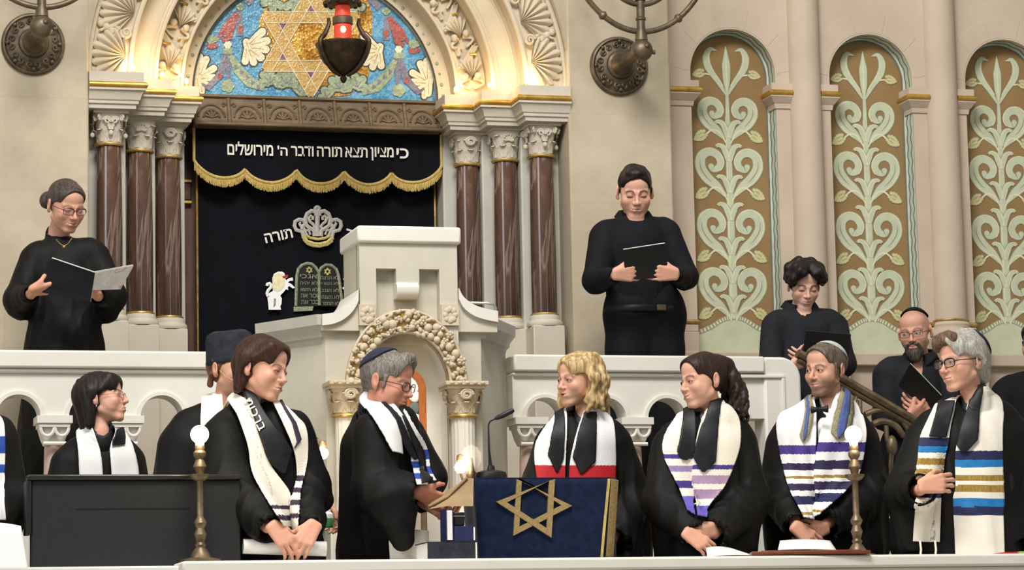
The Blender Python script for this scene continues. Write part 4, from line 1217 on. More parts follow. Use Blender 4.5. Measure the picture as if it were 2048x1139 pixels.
# garland round the niche
gold_g = MB()
mb = MB()
nn = 60
ring = [(NXc+oa*math.cos(w), zspr+ob*math.sin(w)) for w in np.linspace(PI, 0, nn)]+[(NXc+na*math.cos(w), zspr+nb*math.sin(w)) for w in np.linspace(0, PI, nn)]
gold_g.prism(ring, YF-0.055, YF+0.02); part(gold_g, 'garland_ground', M['gold_dim'], pul, sharp=30)
for kk in range(23):
    w = PI*(kk+0.5)/23
    for j in range(3):
        f = (j+0.5)/3+rng.normal(0, 0.05)
        cx_ = NXc+(na+(oa-na)*f)*math.cos(w+rng.normal(0, 0.02)); cz_ = zspr+(nb+(ob-nb)*f)*math.sin(w+rng.normal(0, 0.02))
        rr = rng.uniform(0.013, 0.021)
        typ = rng.integers(0, 3)
        if typ == 0:
            mb.ball((cx_, YF-0.060, cz_), (rr*1.1, 0.02, rr*1.1), 12)
        elif typ == 1:
            for q in range(5):
                v = 2*PI*q/5+rng.random(); mb.ball((cx_+rr*0.7*math.cos(v), YF-0.060, cz_+rr*0.7*math.sin(v)), (rr*0.55, 0.015, rr*0.55), 8)
            mb.ball((cx_, YF-0.068, cz_), (rr*0.4, 0.012, rr*0.4), 8)
        else:
            for q in range(3):
                v = rng.random()*6.28
                mb.ball((cx_+rr*0.5*math.cos(v), YF-0.058-0.004*q, cz_+rr*0.5*math.sin(v)), (rr*0.8, 0.014, rr*0.5), 8, 0, Matrix.Rotation(v, 3, 'Y'))
mb.tube([(NXc+oa*math.cos(w), YF-0.055, zspr+ob*math.sin(w)) for w in np.linspace(0, PI, 40)], 0.008, 6)
mb.tube([(NXc+na*math.cos(w), YF-0.055, zspr+nb*math.sin(w)) for w in np.linspace(0, PI, 40)], 0.008, 6)
part(mb, 'garland', M['stone_warm'], pul, sharp=60)
# fluted half columns with lit capitals carrying the garland
for s in (-1, 1):
    x = NXc+s*(na+0.052) if s > 0 else fpt(690, 800)[0]
    x = fpt(920, 800)[0] if s > 0 else fpt(690, 800)[0]
    z0, z1 = fpt(920, 833)[1], fpt(920, 772)[1]
    cap = MB(); capital((x, YF-0.045), 0.062, z0, z1-0.018, 2, M['stone_warm'], pul, 0.088)
    mb = MB().lathe([(0.055*(1), 0.0), (0.055, z0-0.01)], (x, YF-0.045, 0), n=72, mod=lambda a, q: 1-0.075*abs(math.cos(a*8))**2)
    part(mb, 'fluted_shaft', M['stone_pale'], pul, sharp=50)
    mb = MB().tube([(x+0.060*math.cos(a), YF-0.045+0.060*math.sin(a), z0-0.004) for a in np.linspace(0, 2*PI, 28, endpoint=False)], 0.009, 8, closed=True); part(mb, 'gold_ring', M['gold_dim'], pul)
    mb = MB().box((x-0.098, YF-0.145, z1-0.008), (x+0.098, YF+0.03, z1+0.010))
    for q in range(5): mb.ball((x-0.07+0.035*q, YF-0.146, z1+0.001), (0.012, 0.006, 0.007), 8)
    part(mb, 'abacus', M['stone_warm'], pul, bevel=0.004)
    mb = MB().box((x-0.10, YF-0.14, 0), (x+0.10, YF, 1.06)).box((x-0.115, YF-0.155, 1.06), (x+0.115, YF, 1.09)); part(mb, 'pedestal', M['stone_pale'], pul, bevel=0.006)
# curved metal reading lamp on the right shoulder
rl = empty('reading_lamp', tuple(W(988, 660, 13.12)), 0, 'bent chrome reading lamp on the right shoulder of the pulpit', 'lamp')
q = lambda px, py, dy=0: W(px, py, 13.12+dy)
mb = MB().tube([q(990, 662), q(991, 640), q(992, 616), q(989, 609), q(975, 606), q(945, 605, 0.02), q(935, 605, 0.03)], 0.006, 8); part(mb, 'arm', M['chrome'], rl)
mb = MB().lathe([(0.024, 0), (0.024, 0.01), (0.012, 0.016), (0.010, 0.03)], tuple(q(990, 664)), n=18); part(mb, 'foot', M['chrome'], rl)
mb = MB().tube([q(942, 605, 0.02), q(920, 604, 0.05)], [0.008, 0.010], 8); part(mb, 'shade', M['chrome'], rl)

# chair seen in the niche: round-topped wooden back with scalloped covering
chx = W(806, 800, 12.790).x
chz = W(806, 733, 12.790).z
chr_ = empty('round_backed_chair', (chx, 12.790, 0), 0, 'orange wood chair back with white scalloped cover inside the pulpit niche', 'chair')
hw = W(851, 800, 12.790).x-chx
def chpoly(r_, zlo, n=25):
    zc_ = chz-hw
    return [(chx-r_, zlo)]+[(chx+r_*math.cos(w), zc_+r_*math.sin(w)) for w in np.linspace(PI, 0, n)]+[(chx+r_, zlo)]
mb = MB(); oo, ii = chpoly(hw, 1.12), chpoly(hw-0.034, 1.12)
n_ = len(oo)
vs = [(x, 12.770, z) for x, z in oo]+[(x, 12.770, z) for x, z in ii]+[(x, 12.820, z) for x, z in oo]+[(x, 12.820, z) for x, z in ii]
fs = []
for i in range(n_-1):
    fs += [(i, i+1, n_+i+1, n_+i), (2*n_+i, 3*n_+i, 3*n_+i+1, 2*n_+i+1), (i, 2*n_+i, 2*n_+i+1, i+1), (n_+i, n_+i+1, 3*n_+i+1, 3*n_+i)]
mb.add(vs, fs); part(mb, 'back_frame', M['wood_orange'], chr_, bevel=0.005)
mb = MB(); mb.prism(chpoly(hw-0.03, 1.12), 12.785, 12.810); part(mb, 'back_panel', M['wood_orange'], chr_)
mb, mb2 = MB(), MB()
for i in range(9):
    w = PI*(i+0.5)/9
    zc_ = chz-hw
    mb.ball((chx+(hw-0.075)*math.cos(w), 12.783, zc_+(hw-0.075)*math.sin(w)), (0.016, 0.006, 0.016), 10)
    mb.ball((chx+(hw-0.048)*math.cos(w), 12.782, zc_+(hw-0.048)*math.sin(w)), (0.024, 0.006, 0.024), 12)
for i in range(5):
    for s in (-1, 1):
        z = chz-hw-0.03-0.05*i
        (mb if i % 2 == 0 else mb2).ball((chx+s*(hw-0.05), 12.782, z), (0.026, 0.007, 0.026), 12)
part(mb, 'white_cover', M['white_bright'], chr_); part(mb2, 'blue_cover', M['fr_dark'], chr_)
mb = MB().box((chx-0.22, 12.540, 0.42), (chx+0.22, 12.820, 0.47)); part(mb, 'seat', M['wood_orange'], chr_, bevel=0.01)
for sx in (-0.19, 0.19):
    for sy in (12.570, 12.790): part(MB().tube([(chx+sx, sy, 0), (chx+sx, sy, 0.43)], 0.018, 10), 'leg', M['wood_orange'], chr_)
    part(MB().tube([(chx+sx*.45, 12.790, 0.46), (chx+sx*.45, 12.790, 1.13)], 0.014, 10), 'back_post', M['wood_dark'], chr_)

# ================================================================ balustrades
def balustrade(name, label, x0, x1, centers, r_, endcap):
    t = empty(name, ((x0+x1)/2, 13.36, 0), 0, label, 'balustrade')
    mb = MB(); z_s = 1.545; zt = 1.742; ya, yb = 13.30, 13.43
    edges = [x0]+[(centers[i]+centers[i+1])/2 for i in range(len(centers)-1)]+[x1]
    for i, c in enumerate(centers):
        a, b = edges[i], edges[i+1]
        arc = [(c+r_*math.cos(w), z_s+r_*math.sin(w)) for w in np.linspace(PI, 0, 25)]
        mb.prism([(a, zt), (a, z_s), (c-r_, z_s)]+arc+[(c+r_, z_s), (b, z_s), (b, zt)], ya, yb)
    mb.box((x0, ya, 0.0), (x1, yb, 1.06))
    part(mb, 'arcade', M['stone_pale'], t, sharp=30)
    mb = MB()
    for c in centers:
        vs, fs = [], []
        for i in range(25):
            w = PI*i/24
            for rr, y in ((r_+0.001, ya-0.014), (r_+0.017, ya-0.014), (r_+0.020, ya+0.002), (r_+0.001, ya+0.002)):
                vs.append((c+rr*math.cos(w), y, z_s+rr*math.sin(w)))
        for i in range(24):
            for j in range(4): fs.append((i*4+j, i*4+(j+1) % 4, i*4+4+(j+1) % 4, i*4+4+j))
        mb.add(vs, fs)
    part(mb, 'archivolt', M['stone_pale'], t, sharp=30)
    mb = MB()
    mb.box((x0, ya-0.035, 1.757), (x1, yb+0.04, 1.836)); mb.box((x0, ya-0.018, 1.735), (x1, yb+0.02, 1.757))
    part(mb, 'cap_rail', M['stone_pale'], t, bevel=0.010)
    cols = edges[1:-1]+([x0+0.085] if x0 > 2 else [])+([x1-0.01] if endcap else [])
    for x in cols:
        mb = MB().lathe([(0.040, 1.10), (0.042, 1.25), (0.038, 1.42)], (x, (ya+yb)/2, 0), n=24)
        cl = part(mb, 'colonnette', M['marble_pink'], t)
        mb = MB().box((x-0.078, ya-0.02, 1.515), (x+0.078, yb+0.02, 1.548)).box((x-0.068, ya-0.012, 1.498), (x+0.068, yb+0.012, 1.515))
        mb.add([(x+sx*w, (ya+yb)/2+sy*w*0.95, z) for z, w in ((1.42, 0.040), (1.45, 0.052), (1.498, 0.064)) for sx, sy in ((-1, -1), (1, -1), (1, 1), (-1, 1))],
               [(j*4+i, j*4+(i+1) % 4, j*4+4+(i+1) % 4, j*4+4+i) for j in range(2) for i in range(4)]+[(3, 2, 1, 0)])
        for s in (-1, 1):
            mb.tube([(x+s*0.032+0.030*math.cos(w), ya-0.004, 1.497-0.030*math.sin(w)*1.3) for w in np.linspace(0, PI, 12)], 0.008, 7)
        mb.tube([(x-0.05, ya-0.0, 1.425), (x+0.05, ya-0.0, 1.425)], 0.009, 8)
        mb.xf(Matrix.Translation(-t.location)).build('colonnette_capital', M['stone_pale'], cl, sharp=40)
        mb = MB().box((x-0.06, ya, 1.06), (x+0.06, yb, 1.10)); mb.xf(Matrix.Translation(-t.location)).build('colonnette_base', M['stone_pale'], cl, bevel=0.006)
    return t
bl = balustrade('left_balustrade', 'white stone arcaded balustrade left of the pulpit', 0.6, 2.395, [1.298-0.317, 1.298, 1.615, 1.932, 2.249], 0.0945, False)
bl.name = 'stone_balustrade'
br = balustrade('stone_balustrade', 'white stone arcaded balustrade right of the pulpit ending in a rounded post', 3.556, 4.78, [3.708, 4.003, 4.297, 4.592], 0.0925, False)
# rounded end post of the right balustrade
mb = MB()
e1 = 4.965
poly = [(4.78, 0.0), (e1, 0.0), (e1, 1.73)]+[(e1-0.10+0.10*math.cos(w), 1.736+0.10*math.sin(w)) for w in np.linspace(0.05, PI/2, 10)]+[(4.78, 1.836)]
mb.prism(poly, 13.285, 13.45); part(mb, 'end_post', M['stone_pale'], br, bevel=0.012)
mb = MB()
mb.box((4.56, 13.275, 1.735), (4.88, 13.29, 1.75)); mb.box((4.865, 13.275, 1.35), (4.88, 13.29, 1.735)); part(mb, 'panel_line', M['stone_pale'], br, bevel=0.003)

# ================================================================ stair rail
YR = 13.55
sr = empty('stair_rail', tuple(W(1760, 860, YR)), 0, 'bronze stair rail with curled ironwork sloping down behind the person with bow tie', 'handrail')
a, b = W(1682, 756, YR), W(1850, 853, YR)
d = (b-a).normalized(); e = a+d*1.1; a = a-d*0.25
mb = MB()
for off, w_, m_ in ((0, 0.028, 0), (-0.034, 0.016, 0)):
    mb.tube([a+Vector((0, 0, off)), e+Vector((0, 0, off))], w_, 12, flat=(1.2, 0.8))
part(mb, 'rail', M['brass_dark'], sr)
mb = MB().tube([a+Vector((0, -0.01, -0.018)), e+Vector((0, -0.01, -0.018))], 0.010, 8); part(mb, 'rail_groove', M['bronze_dark'], sr)
mb = MB()
def q2(px, py): return W(px, py, YR)
mb.tube(spline([tuple(q2(*p)) for p in [(1690, 775), (1703, 776), (1712, 790), (1708, 805), (1698, 800)]], 20), 0.010, 8)
mb.tube(spline([tuple(q2(*p)) for p in [(1730, 828), (1750, 821), (1780, 822), (1808, 845), (1820, 870)]], 24), 0.014, 8)
mb.tube(spline([tuple(q2(*p)) for p in [(1745, 848), (1765, 842), (1790, 850), (1808, 872)]], 24), 0.016, 8)
mb.tube(spline([tuple(q2(*p)) for p in [(1772, 850), (1775, 880), (1784, 890), (1782, 940), (1790, 1060)]], 24), 0.012, 8)
mb.ball(q2(1784, 890), (0.028, 0.028, 0.05), 12)
mb.tube([tuple(q2(1720, 800)), tuple(q2(1722, 1060))], 0.012, 8)
part(mb, 'ironwork', M['brass_dark'], sr)

# ================================================================ front parapet
mb = MB()
zp = 0.820
mb.box((1.745, 11.48, zp-0.05), (9, 11.86, zp)); mb.box((1.76, 11.505, -1.2), (9, 11.84, zp-0.05))
for x in (2.9, 4.05): pass
o = mb.build('trim_14', M['stone_pale'], bevel=0.010); struct(o)
mb = MB()
mb.box((-3, 11.56, 0.74), (1.745, 11.88, 0.806)); mb.box((-3, 11.58, -1.2), (1.745, 11.86, 0.74))
o = mb.build('trim_15', M['stone_pale'], bevel=0.008); struct(o)
# ================================================================ people: smooth blended volumes turned into one skin
def _len(a): return np.sqrt((a*a).sum(-1))
class Sdf:
    def __init__(s): s.p = []; s.R = np.eye(3); s.t = np.zeros(3); s.s = 1.0
    def frame(s, R_=None, t=(0, 0, 0), k=1.0):
        s.R = np.eye(3) if R_ is None else np.array(R_, float); s.t = np.array(t, float); s.s = float(k); return s
    def _add(s, f, k, op):
        R_, t, sc = s.R.copy(), s.t.copy(), s.s
        s.p.append((op, (lambda P, f=f, R_=R_, t=t, sc=sc: f(((P-t)@R_)/sc)*sc), k*sc)); return s
    def ell(s, c, r, k=0.01, op='+', rot=None):
        c = np.array(c, float); r = np.array(r if hasattr(r, '__len__') else (r, r, r), float)
        Q = None if rot is None else np.array(rot, float)
        def f(P):
            q = P-c
            if Q is not None: q = q@Q
            k0 = _len(q/r); k1 = _len(q/(r*r))
            return k0*(k0-1.0)/np.maximum(k1, 1e-9)
        return s._add(f, k, op)
    def cone(s, a, b, ra, rb, k=0.01, op='+', sq=None):
        a = np.array(a, float); b = np.array(b, float)
        S_ = np.array(sq if sq is not None else (1, 1, 1), float)
        ba = (b-a)/S_; L = max(1e-9, float(ba@ba)); ms = S_.min()
        def f(P):
            q = (P-a)/S_
            h = np.clip((q@ba)/L, 0, 1)
            return (_len(q-h[..., None]*ba)-(ra+(rb-ra)*h))*(ms if sq is not None else 1.0)
        return s._add(f, k, op)
    def chain(s, pts, rs, k=0.006, sq=None):
        for i in range(len(pts)-1): s.cone(pts[i], pts[i+1], rs[i], rs[i+1], k, sq=sq)
        return s
def _comb(op, d, q, k):
    if op == '+':
        if k <= 0: return np.minimum(d, q)
        h = np.maximum(k-np.abs(d-q), 0)/k
        return np.minimum(d, q)-h*h*k*0.25
    q = -q
    h = np.maximum(k-np.abs(d-q), 0)/max(k, 1e-9)
    return np.maximum(d, q)+h*h*k*0.25
def surface(S, lo, hi, h, B=8):
    """surface nets over the blocks the surface passes through"""
    lo = np.array(lo, float); hi = np.array(hi, float)
    nb = np.maximum(1, np.ceil((hi-lo)/(h*B)).astype(int))
    gi = np.stack(np.meshgrid(*[np.arange(n) for n in nb], indexing='ij'), -1).reshape(-1, 3)
    cen = lo+(gi+0.5)*h*B; Rb = h*B*0.8661
    D = []; d = np.full(len(cen), 9.0)
    for op, f, k in S.p:
        q = f(cen); D.append(q); d = _comb(op, d, q, k)
    keep = np.abs(d) < Rb*1.7+0.006
    gi = gi[keep]; D = [q[keep] for q in D]; cen = cen[keep]; n = len(gi)
    off = np.stack(np.meshgrid(*[np.arange(B+1)]*3, indexing='ij'), -1)*h
    base = lo+gi*h*B
    val = np.full((n, B+1, B+1, B+1), 9.0, dtype=np.float64)
    for (op, f, k), q in zip(S.p, D):
        sel = np.nonzero(q < Rb*2.4+k*1.5+0.010)[0]
        if not len(sel): continue
        for c0 in range(0, len(sel), 1500):
            ss = sel[c0:c0+1500]
            P = base[ss][:, None, None, None, :]+off
            val[ss] = _comb(op, val[ss], f(P), k)
    ins = val < 0
    N = nb*B+2
    def key(ijk): return (ijk[..., 0]*N[1]+ijk[..., 1])*N[2]+ijk[..., 2]
    cs = [ins[:, a:a+B, b:b+B, c:c+B] for a in (0, 1) for b in (0, 1) for c in (0, 1)]
    cnt = sum(c.astype(np.int8) for c in cs)
    mi = np.argwhere((cnt > 0) & (cnt < 8))
    cv = np.stack([val[mi[:, 0], mi[:, 1]+a, mi[:, 2]+b, mi[:, 3]+c] for a in (0, 1) for b in (0, 1) for c in (0, 1)], 1)
    cor = np.array([(a, b, c) for a in (0, 1) for b in (0, 1) for c in (0, 1)], float)
    acc = np.zeros((len(mi), 3)); num = np.zeros(len(mi))
    for i in range(8):
        for j in range(i+1, 8):
            if np.abs(cor[i]-cor[j]).sum() != 1: continue
            a, b = cv[:, i], cv[:, j]; x = (a < 0) != (b < 0)
            t = np.where(x, a/np.where(x, a-b, 1), 0)
            acc += np.where(x[:, None], cor[i]+(cor[j]-cor[i])*t[:, None], 0); num += x
    cell = gi[mi[:, 0]]*B+mi[:, 1:]
    V = lo+(cell+acc/num[:, None])*h
    ck = key(cell); order = np.argsort(ck); sk = ck[order]
    quads = []
    g0 = gi*B
    for ax in range(3):
        sl = [slice(0, B)]*3; s2 = list(sl); s2[ax] = slice(1, B+1)
        a, b = ins[(slice(None),)+tuple(sl)], ins[(slice(None),)+tuple(s2)]
        e = np.argwhere(a != b)
        if not len(e): continue
        pt = g0[e[:, 0]]+e[:, 1:]; flip = a[tuple(e.T)]
        u, v = (ax+1) % 3, (ax+2) % 3
        ids = []; ok = np.ones(len(e), bool)
        for du, dv in ((0, 0), (-1, 0), (-1, -1), (0, -1)):
            c = pt.copy(); c[:, u] += du; c[:, v] += dv
            kk = key(c); pos = np.minimum(np.searchsorted(sk, kk), len(sk)-1)
            ok &= (sk[pos] == kk) & (c >= 0).all(1); ids.append(order[pos])
        q = np.stack(ids, 1)[ok]; fl = flip[ok]
        q[~fl] = q[~fl][:, ::-1]
        quads.append(q)
    return V, np.concatenate(quads)
def main_pieces(V, Q, share=.03):
    """drop crumbs that are not joined to the main surface"""
    lab = np.arange(len(V)); A = Q.ravel(); B_ = np.roll(Q, 1, 1).ravel()
    while True:
        m = np.minimum(lab[A], lab[B_]); new = lab.copy()
        np.minimum.at(new, A, m); np.minimum.at(new, B_, m); new = new[new]; new = new[new]
        if (new == lab).all(): break
        lab = new
    cnt = np.bincount(lab, minlength=len(V)); ok = cnt[lab] >= share*len(V)
    idx = np.cumsum(ok)-1
    return V[ok], idx[Q[ok[Q].all(1)]]
def vnormals(V, Q):
    a, b, c, d = (V[Q[:, i]] for i in range(4))
    fn = np.cross(c-a, d-b)
    N = np.zeros_like(V)
    for i in range(4): np.add.at(N, Q[:, i], fn)
    return N/np.maximum(1e-12, _len(N))[:, None]
def relax(V, Q, it=1, f=0.5):
    for _ in range(it):
        A = np.zeros_like(V); n = np.zeros(len(V))
        for i in range(4):
            j = (i+1) % 4
            np.add.at(A, Q[:, i], V[Q[:, j]]); np.add.at(A, Q[:, j], V[Q[:, i]])
            np.add.at(n, Q[:, i], 1); np.add.at(n, Q[:, j], 1)
        V = V*(1-f)+f*A/np.maximum(n, 1)[:, None]
    return V
class Wave:
    """smooth pseudo-random field made of sine sheets"""
    def __init__(s, seed, freq, n=7):
        r_ = np.random.default_rng(seed)
        d = r_.normal(size=(n, 3)); d /= _len(d)[:, None]
        s.k = d*np.array(freq)*r_.uniform(0.6, 1.5, (n, 1)); s.ph = r_.uniform(0, 6.28, n)
    def __call__(s, P): return np.sin(P@s.k.T+s.ph).mean(-1)*1.6
def decimated(o, ratio, keep=None):
    m = o.modifiers.new('d', 'DECIMATE'); m.ratio = ratio
    if keep is not None:
        g = o.vertex_groups.new(name='fine'); 
        for w_ in (0.02, 1.0):
            ids = np.nonzero(np.abs(keep-w_) < 1e-6)[0]
            g.add([int(i) for i in ids], w_, 'REPLACE')
        m.vertex_group = 'fine'; m.vertex_group_factor = 6.0; m.invert_vertex_group = True
    dg = bpy.context.evaluated_depsgraph_get(); dg.update()
    me = bpy.data.meshes.new_from_object(o.evaluated_get(dg))
    old = o.data; o.modifiers.clear(); o.vertex_groups.clear(); o.data = me; me.name = old.name; bpy.data.meshes.remove(old)
    me.polygons.foreach_set('use_smooth', np.ones(len(me.polygons), dtype=bool))
def cloud(o):
    n = len(o.data.vertices); a = np.empty(n*3, dtype=np.float32); o.data.vertices.foreach_get('co', a); return a.reshape(-1, 3).astype(float)
def paint(o, C_):
    at = o.data.color_attributes.new('Col', 'FLOAT_COLOR', 'POINT')
    at.data.foreach_set('color', np.concatenate([C_, np.ones((len(C_), 1))], 1).astype(np.float32).ravel())
def skin_material():
    t = NT('skin'); a = t.n('ShaderNodeVertexColor', layer_name='Col')
    nz = t.n('ShaderNodeTexNoise', Scale=60.0, Detail=3.0)
    t.l(t.coords(), nz.inputs['Vector'])
    mx = t.n('ShaderNodeMix', data_type='RGBA', blend_type='OVERLAY'); mx.inputs['Factor'].default_value = 0.12
    t.l(a.outputs['Color'], mx.inputs[6]); t.l(nz.outputs['Color'], mx.inputs[7])
    t.l(mx.outputs[2], t.b.inputs['Base Color'])
    t.b.inputs['Roughness'].default_value = 0.5
    t.b.inputs['Specular IOR Level'].default_value = 0.35
    t.b.inputs['Subsurface Weight'].default_value = 0.08; t.b.inputs['Subsurface Radius'].default_value = (0.012, 0.005, 0.003)
    return t.m
M['skin'] = skin_material()
def hair_mat(name, a, b, sc=70):
    t = NT(name)
    v = t.coords((1, 1, 0.16))
    nz = t.n('ShaderNodeTexNoise', Scale=float(sc*2), Detail=4.0, Distortion=0.6)
    t.l(v, nz.inputs['Vector'])
    t.l(t.ramp(nz.outputs['Fac'], [(0.35, a), (0.65, b)]), t.b.inputs['Base Color'])
    t.b.inputs['Roughness'].default_value = 0.5; t.b.inputs['Specular IOR Level'].default_value = 0.3
    t.bump(nz.outputs['Fac'], 0.5, 0.004)
    return t.m
M['h_brown'] = hair_mat('dark brown hair', '2a1812', '42271b')
M['h_black'] = hair_mat('near black hair', '120e0d', '231b18')
M['h_darkbrown'] = hair_mat('deep brown hair', '1d1210', '35221b')
M['h_grey'] = hair_mat('grey hair', '5c5651', '8d867e')
M['h_blonde'] = hair_mat('blonde hair', '8f7347', 'd4b988', 40)
M['h_salt'] = hair_mat('short greying hair', '4a4038', '74695e')
M['h_white'] = hair_mat('silver grey hair', '8f8a84', 'bdb8b1')
M['h_greybrown'] = hair_mat('greying brown hair', '2e2825', '564d48')
M['h_red'] = hair_mat('reddish brown hair', '5a3422', '7d4c34')
M['eye_white'] = mat('eye white', 'd8d0c8', rough=0.2)
M['frame_dark'] = mat('dark spectacle frame', '1c1412', '2a1e1a', 0.3)
M['frame_red'] = mat('reddish spectacle frame', '5a231f', '6d2e28', 0.3)
M['frame_metal'] = mat('thin metal spectacle frame', '6b5a4a', '8a7866', 0.3, 0.7)
M['lens'] = glassy('spectacle lens', 'dfe6ea', 0.03, 0.10)

def front(S, hz, w=.068, k=.010, thick=.0, ry=.075, yc=-.125):
    """hair over the forehead, cut back to a hairline at height hz"""
    S.ell((0, -.038, .056), (.070+thick, .064+thick, .058+thick), .015)
    S.ell((0, yc, -.05), (w, ry, (hz+.05)/.94), k, '-')
    for e in (-1, 1): S.ell((e*.070, -.044, -.026), (.042, .042, .052), .008, '-')
def rot3(yaw, pitch=0, roll=0):
    """turn about Z by yaw, nod (chin down positive), tilt"""
    return np.array((Matrix.Rotation(yaw, 3, 'Z') @ Matrix.Rotation(pitch, 3, 'X') @ Matrix.Rotation(roll, 3, 'Y')))
def build_head(S, f):
    jw = f.get('jaw', 1.0); nz = f.get('nose', 1.0); op = f.get('open', 0.8)*1.3; fw_ = f.get('wide', 1.0); ch_ = f.get('chin', 0.0); nw = f.get('neck', 1.0); sm = f.get('smile', 0.0); fat = f.get('fat', 0.0)
    S.ell((0, .012, .030), (.075*fw_, .095, .088), 0)
    S.ell((0, -.030, -.015), ((.066+fat*.4)*fw_, .062, .075), .02)
    for e in (-1, 1): S.ell((e*.040*fw_, -.042, -.046), (.024+fat*.4, .030, .030), .022)
    S.ell((0, -.028, -.066), ((.047*jw+fat)*fw_, .056, .046), .02)
    S.ell((0, -.068-ch_, -.098), (.022*jw, .018, .016), .018)
    for e in (-1, 1):
        S.cone((e*.053*jw*fw_, .004, -.055), (e*.017*jw, -.064-ch_, -.101), .0135+fat*.4, .0115, .02)
    S.ell((0, -.040, .055), (.062*fw_, .050, .045), .02)
    for e in (-1, 1): S.ell((e*.041*fw_, -.065, -.027), (.022, .018, .018), .02)
    for e in (-1, 1): S.cone((e*.010, -.087, .015), (e*.045*fw_, -.069, .018), .009, .008, .012)
    for e in (-1, 1): S.ell((e*.031, -.101, -.001), (.020, .017, .011), .012, '-')
    S.cone((0, -.087, .008), (0, -.089-.018*nz, -.030), .0072, .0090, .008)
    S.ell((0, -.091-.017*nz, -.033), (.0105, .0115, .0095), .006)
    for e in (-1, 1): S.ell((e*.0125, -.096, -.037), (.0085, .011, .008), .006)
    for e in (-1, 1): S.ell((e*.007, -.103, -.0445), (.0034, .005, .004), .003, '-')
    for e in (-1, 1): S.ell((e*.031, -.079, -.001), (.0165, .0138, .0125), .005)
    if op > 0.05:
        for e in (-1, 1): S.ell((e*.031, -.0935, -.0025), (.0148, .0085, .0054*op), .0015, '-')
    else:
        for e in (-1, 1): S.cone((e*.0185, -.0915, -.007), (e*.0435, -.0880, -.0065), .0012, .0012, .002, '-')
    S.ell((0, -.078, -.063), (.029, .018, .023), .015)
    zc_ = -.0635+.0055*sm
    for e in (-1, 1):
        S.cone((e*.003, -.0975, -.0585), (e*.021, -.0865, zc_), .0046, .0024, .005)
    S.cone((-.013, -.0935, -.0705), (.013, -.0935, -.0705), .0060, .0060, .005)
    for e in (-1, 1): S.cone((0, -.1035, -.0645), (e*(.024+.003*sm), -.0870, zc_-.0005), .0017, .0014, .002, '-')
    if f.get('mouth_open'): S.ell((0, -.1, -.0655), (.014, .012, .0035), .002, '-')
    for e in (-1, 1):
        q = np.array(Matrix.Rotation(e*R(22), 3, 'Z') @ Matrix.Rotation(R(-12), 3, 'X'))
        S.ell((e*.082*fw_, .017, -.003), (.0075, .021, .033), .008, rot=q)
        S.ell((e*.0915*fw_, .011, .001), (.006, .0115, .019), .004, '-', rot=q)
        S.ell((e*.080*fw_, .010, -.028), (.006, .009, .010), .006)
        S.cone((e*.017, -.0985, -.040), (e*.034, -.0815, -.070), .0016, .0010, .007, '-')
    S.cone((0, .018, -.055), (0, .036, -.150), (.045+fat*.6)*nw, .048*nw, .014)
def head_paint(P, f, C_):
    """skin colours by place on the face (P in head frame)"""
    x, y, z = P[:, 0], P[:, 1], P[:, 2]; ax = np.abs(x)
    def mixc(c, m): 
        m = np.clip(m, 0, 1)[:, None]; C_[:] = C_*(1-m)+np.array(lin(c)[:3])*m
    def g(cx, cy, cz, rx, ry, rz): return np.exp(-(((ax-cx)/rx)**2+((y-cy)/ry)**2+((z-cz)/rz)**2))
    mixc(f.get('blush', 'c98a76'), g(.042, -.075, -.030, .022, .03, .020)*0.55)
    mixc(f.get('blush', 'c98a76'), g(0, -.11, -.033, .014, .02, .014)*0.45)
    mixc(f.get('blush', 'c98a76'), g(.082, .016, -.004, .012, .03, .035)*0.45)
    fr = (y < -.045)
    mixc(f.get('eyec', '82503f'), np.where(fr, g(.031, -.085, .002, .021, .03, .012), 0)*.62)
    mixc(f.get('eyec', '8f5f50'), np.where(fr, g(.014, -.09, .0, .006, .02, .010), 0)*.3)
    lip = np.maximum(g(0.0, -.095, -.0605, .0150, .02, .0042), g(0, -.094, -.0700, .0125, .02, .0055))
    lip = np.maximum(lip, g(.012, -.092, -.0620, .008, .02, .0035))
    mixc(f.get('lip', 'a8655c'), np.where(fr, np.clip(lip*1.5-.25, 0, 1), 0)*f.get('lipw', 0.8))
    line = np.exp(-((z-(-.0642+f.get('smile', 0)*.0055*(ax/.026)**2))/.0016)**2)*(ax < .023)*fr
    mixc('5a2f2a', line*0.85)
    bz = .0185-.10*np.maximum(0, ax-.036)+.004*np.sin(np.clip((ax-.014)/.034, 0, 1)*PI)
    brow = np.exp(-((z-bz)/.0050)**2)*(ax > .013)*(ax < .050)*fr
    mixc(f.get('brow', '3a2a22'), brow*min(1, f.get('broww', 0.8)*1.25))
    op = f.get('open', .8)*1.3
    lz = np.where(op > .05, -.0025+.0046*op*np.sqrt(np.maximum(0, 1-((ax-.031)/.0150)**2)), -.0066)
    lash = np.exp(-((z-lz)/.0030)**2)*(np.abs(ax-.031) < .0155)*fr
    mixc('2a1a16', lash*0.85)
    mixc(f.get('lidc', 'b27f6d'), np.exp(-((z-.006)/.006)**2)*(np.abs(ax-.031) < .018)*fr*0.4)
    st = f.get('stubble', 0)
    if st:
        m = np.clip((-z-.040)/.015, 0, 1)*np.clip((-(y)+.02)/.03, 0, 1)*(z > -.125)
        m = m*np.clip(1-g(0, -.095, -.066, .024, .04, .011)*1.3, 0, 1)
        m = np.maximum(m, np.exp(-((z+.049)/.006)**2)*(ax < .028)*fr)
        side = np.exp(-((y-(-.005))/.022)**2)*(ax > .055)*(z < .01)*(z > -.1)
        mixc(f.get('stubc', '6a5348'), np.maximum(m, side*.8)*st)
    if f.get('scalp'):
        hl = f.get('hairline', .075)
        m = np.clip((z-(hl-.9*np.maximum(0, y+.05)))/.012, 0, 1)
        mixc(f['scalp'], m*f.get('scalpw', 0.7))
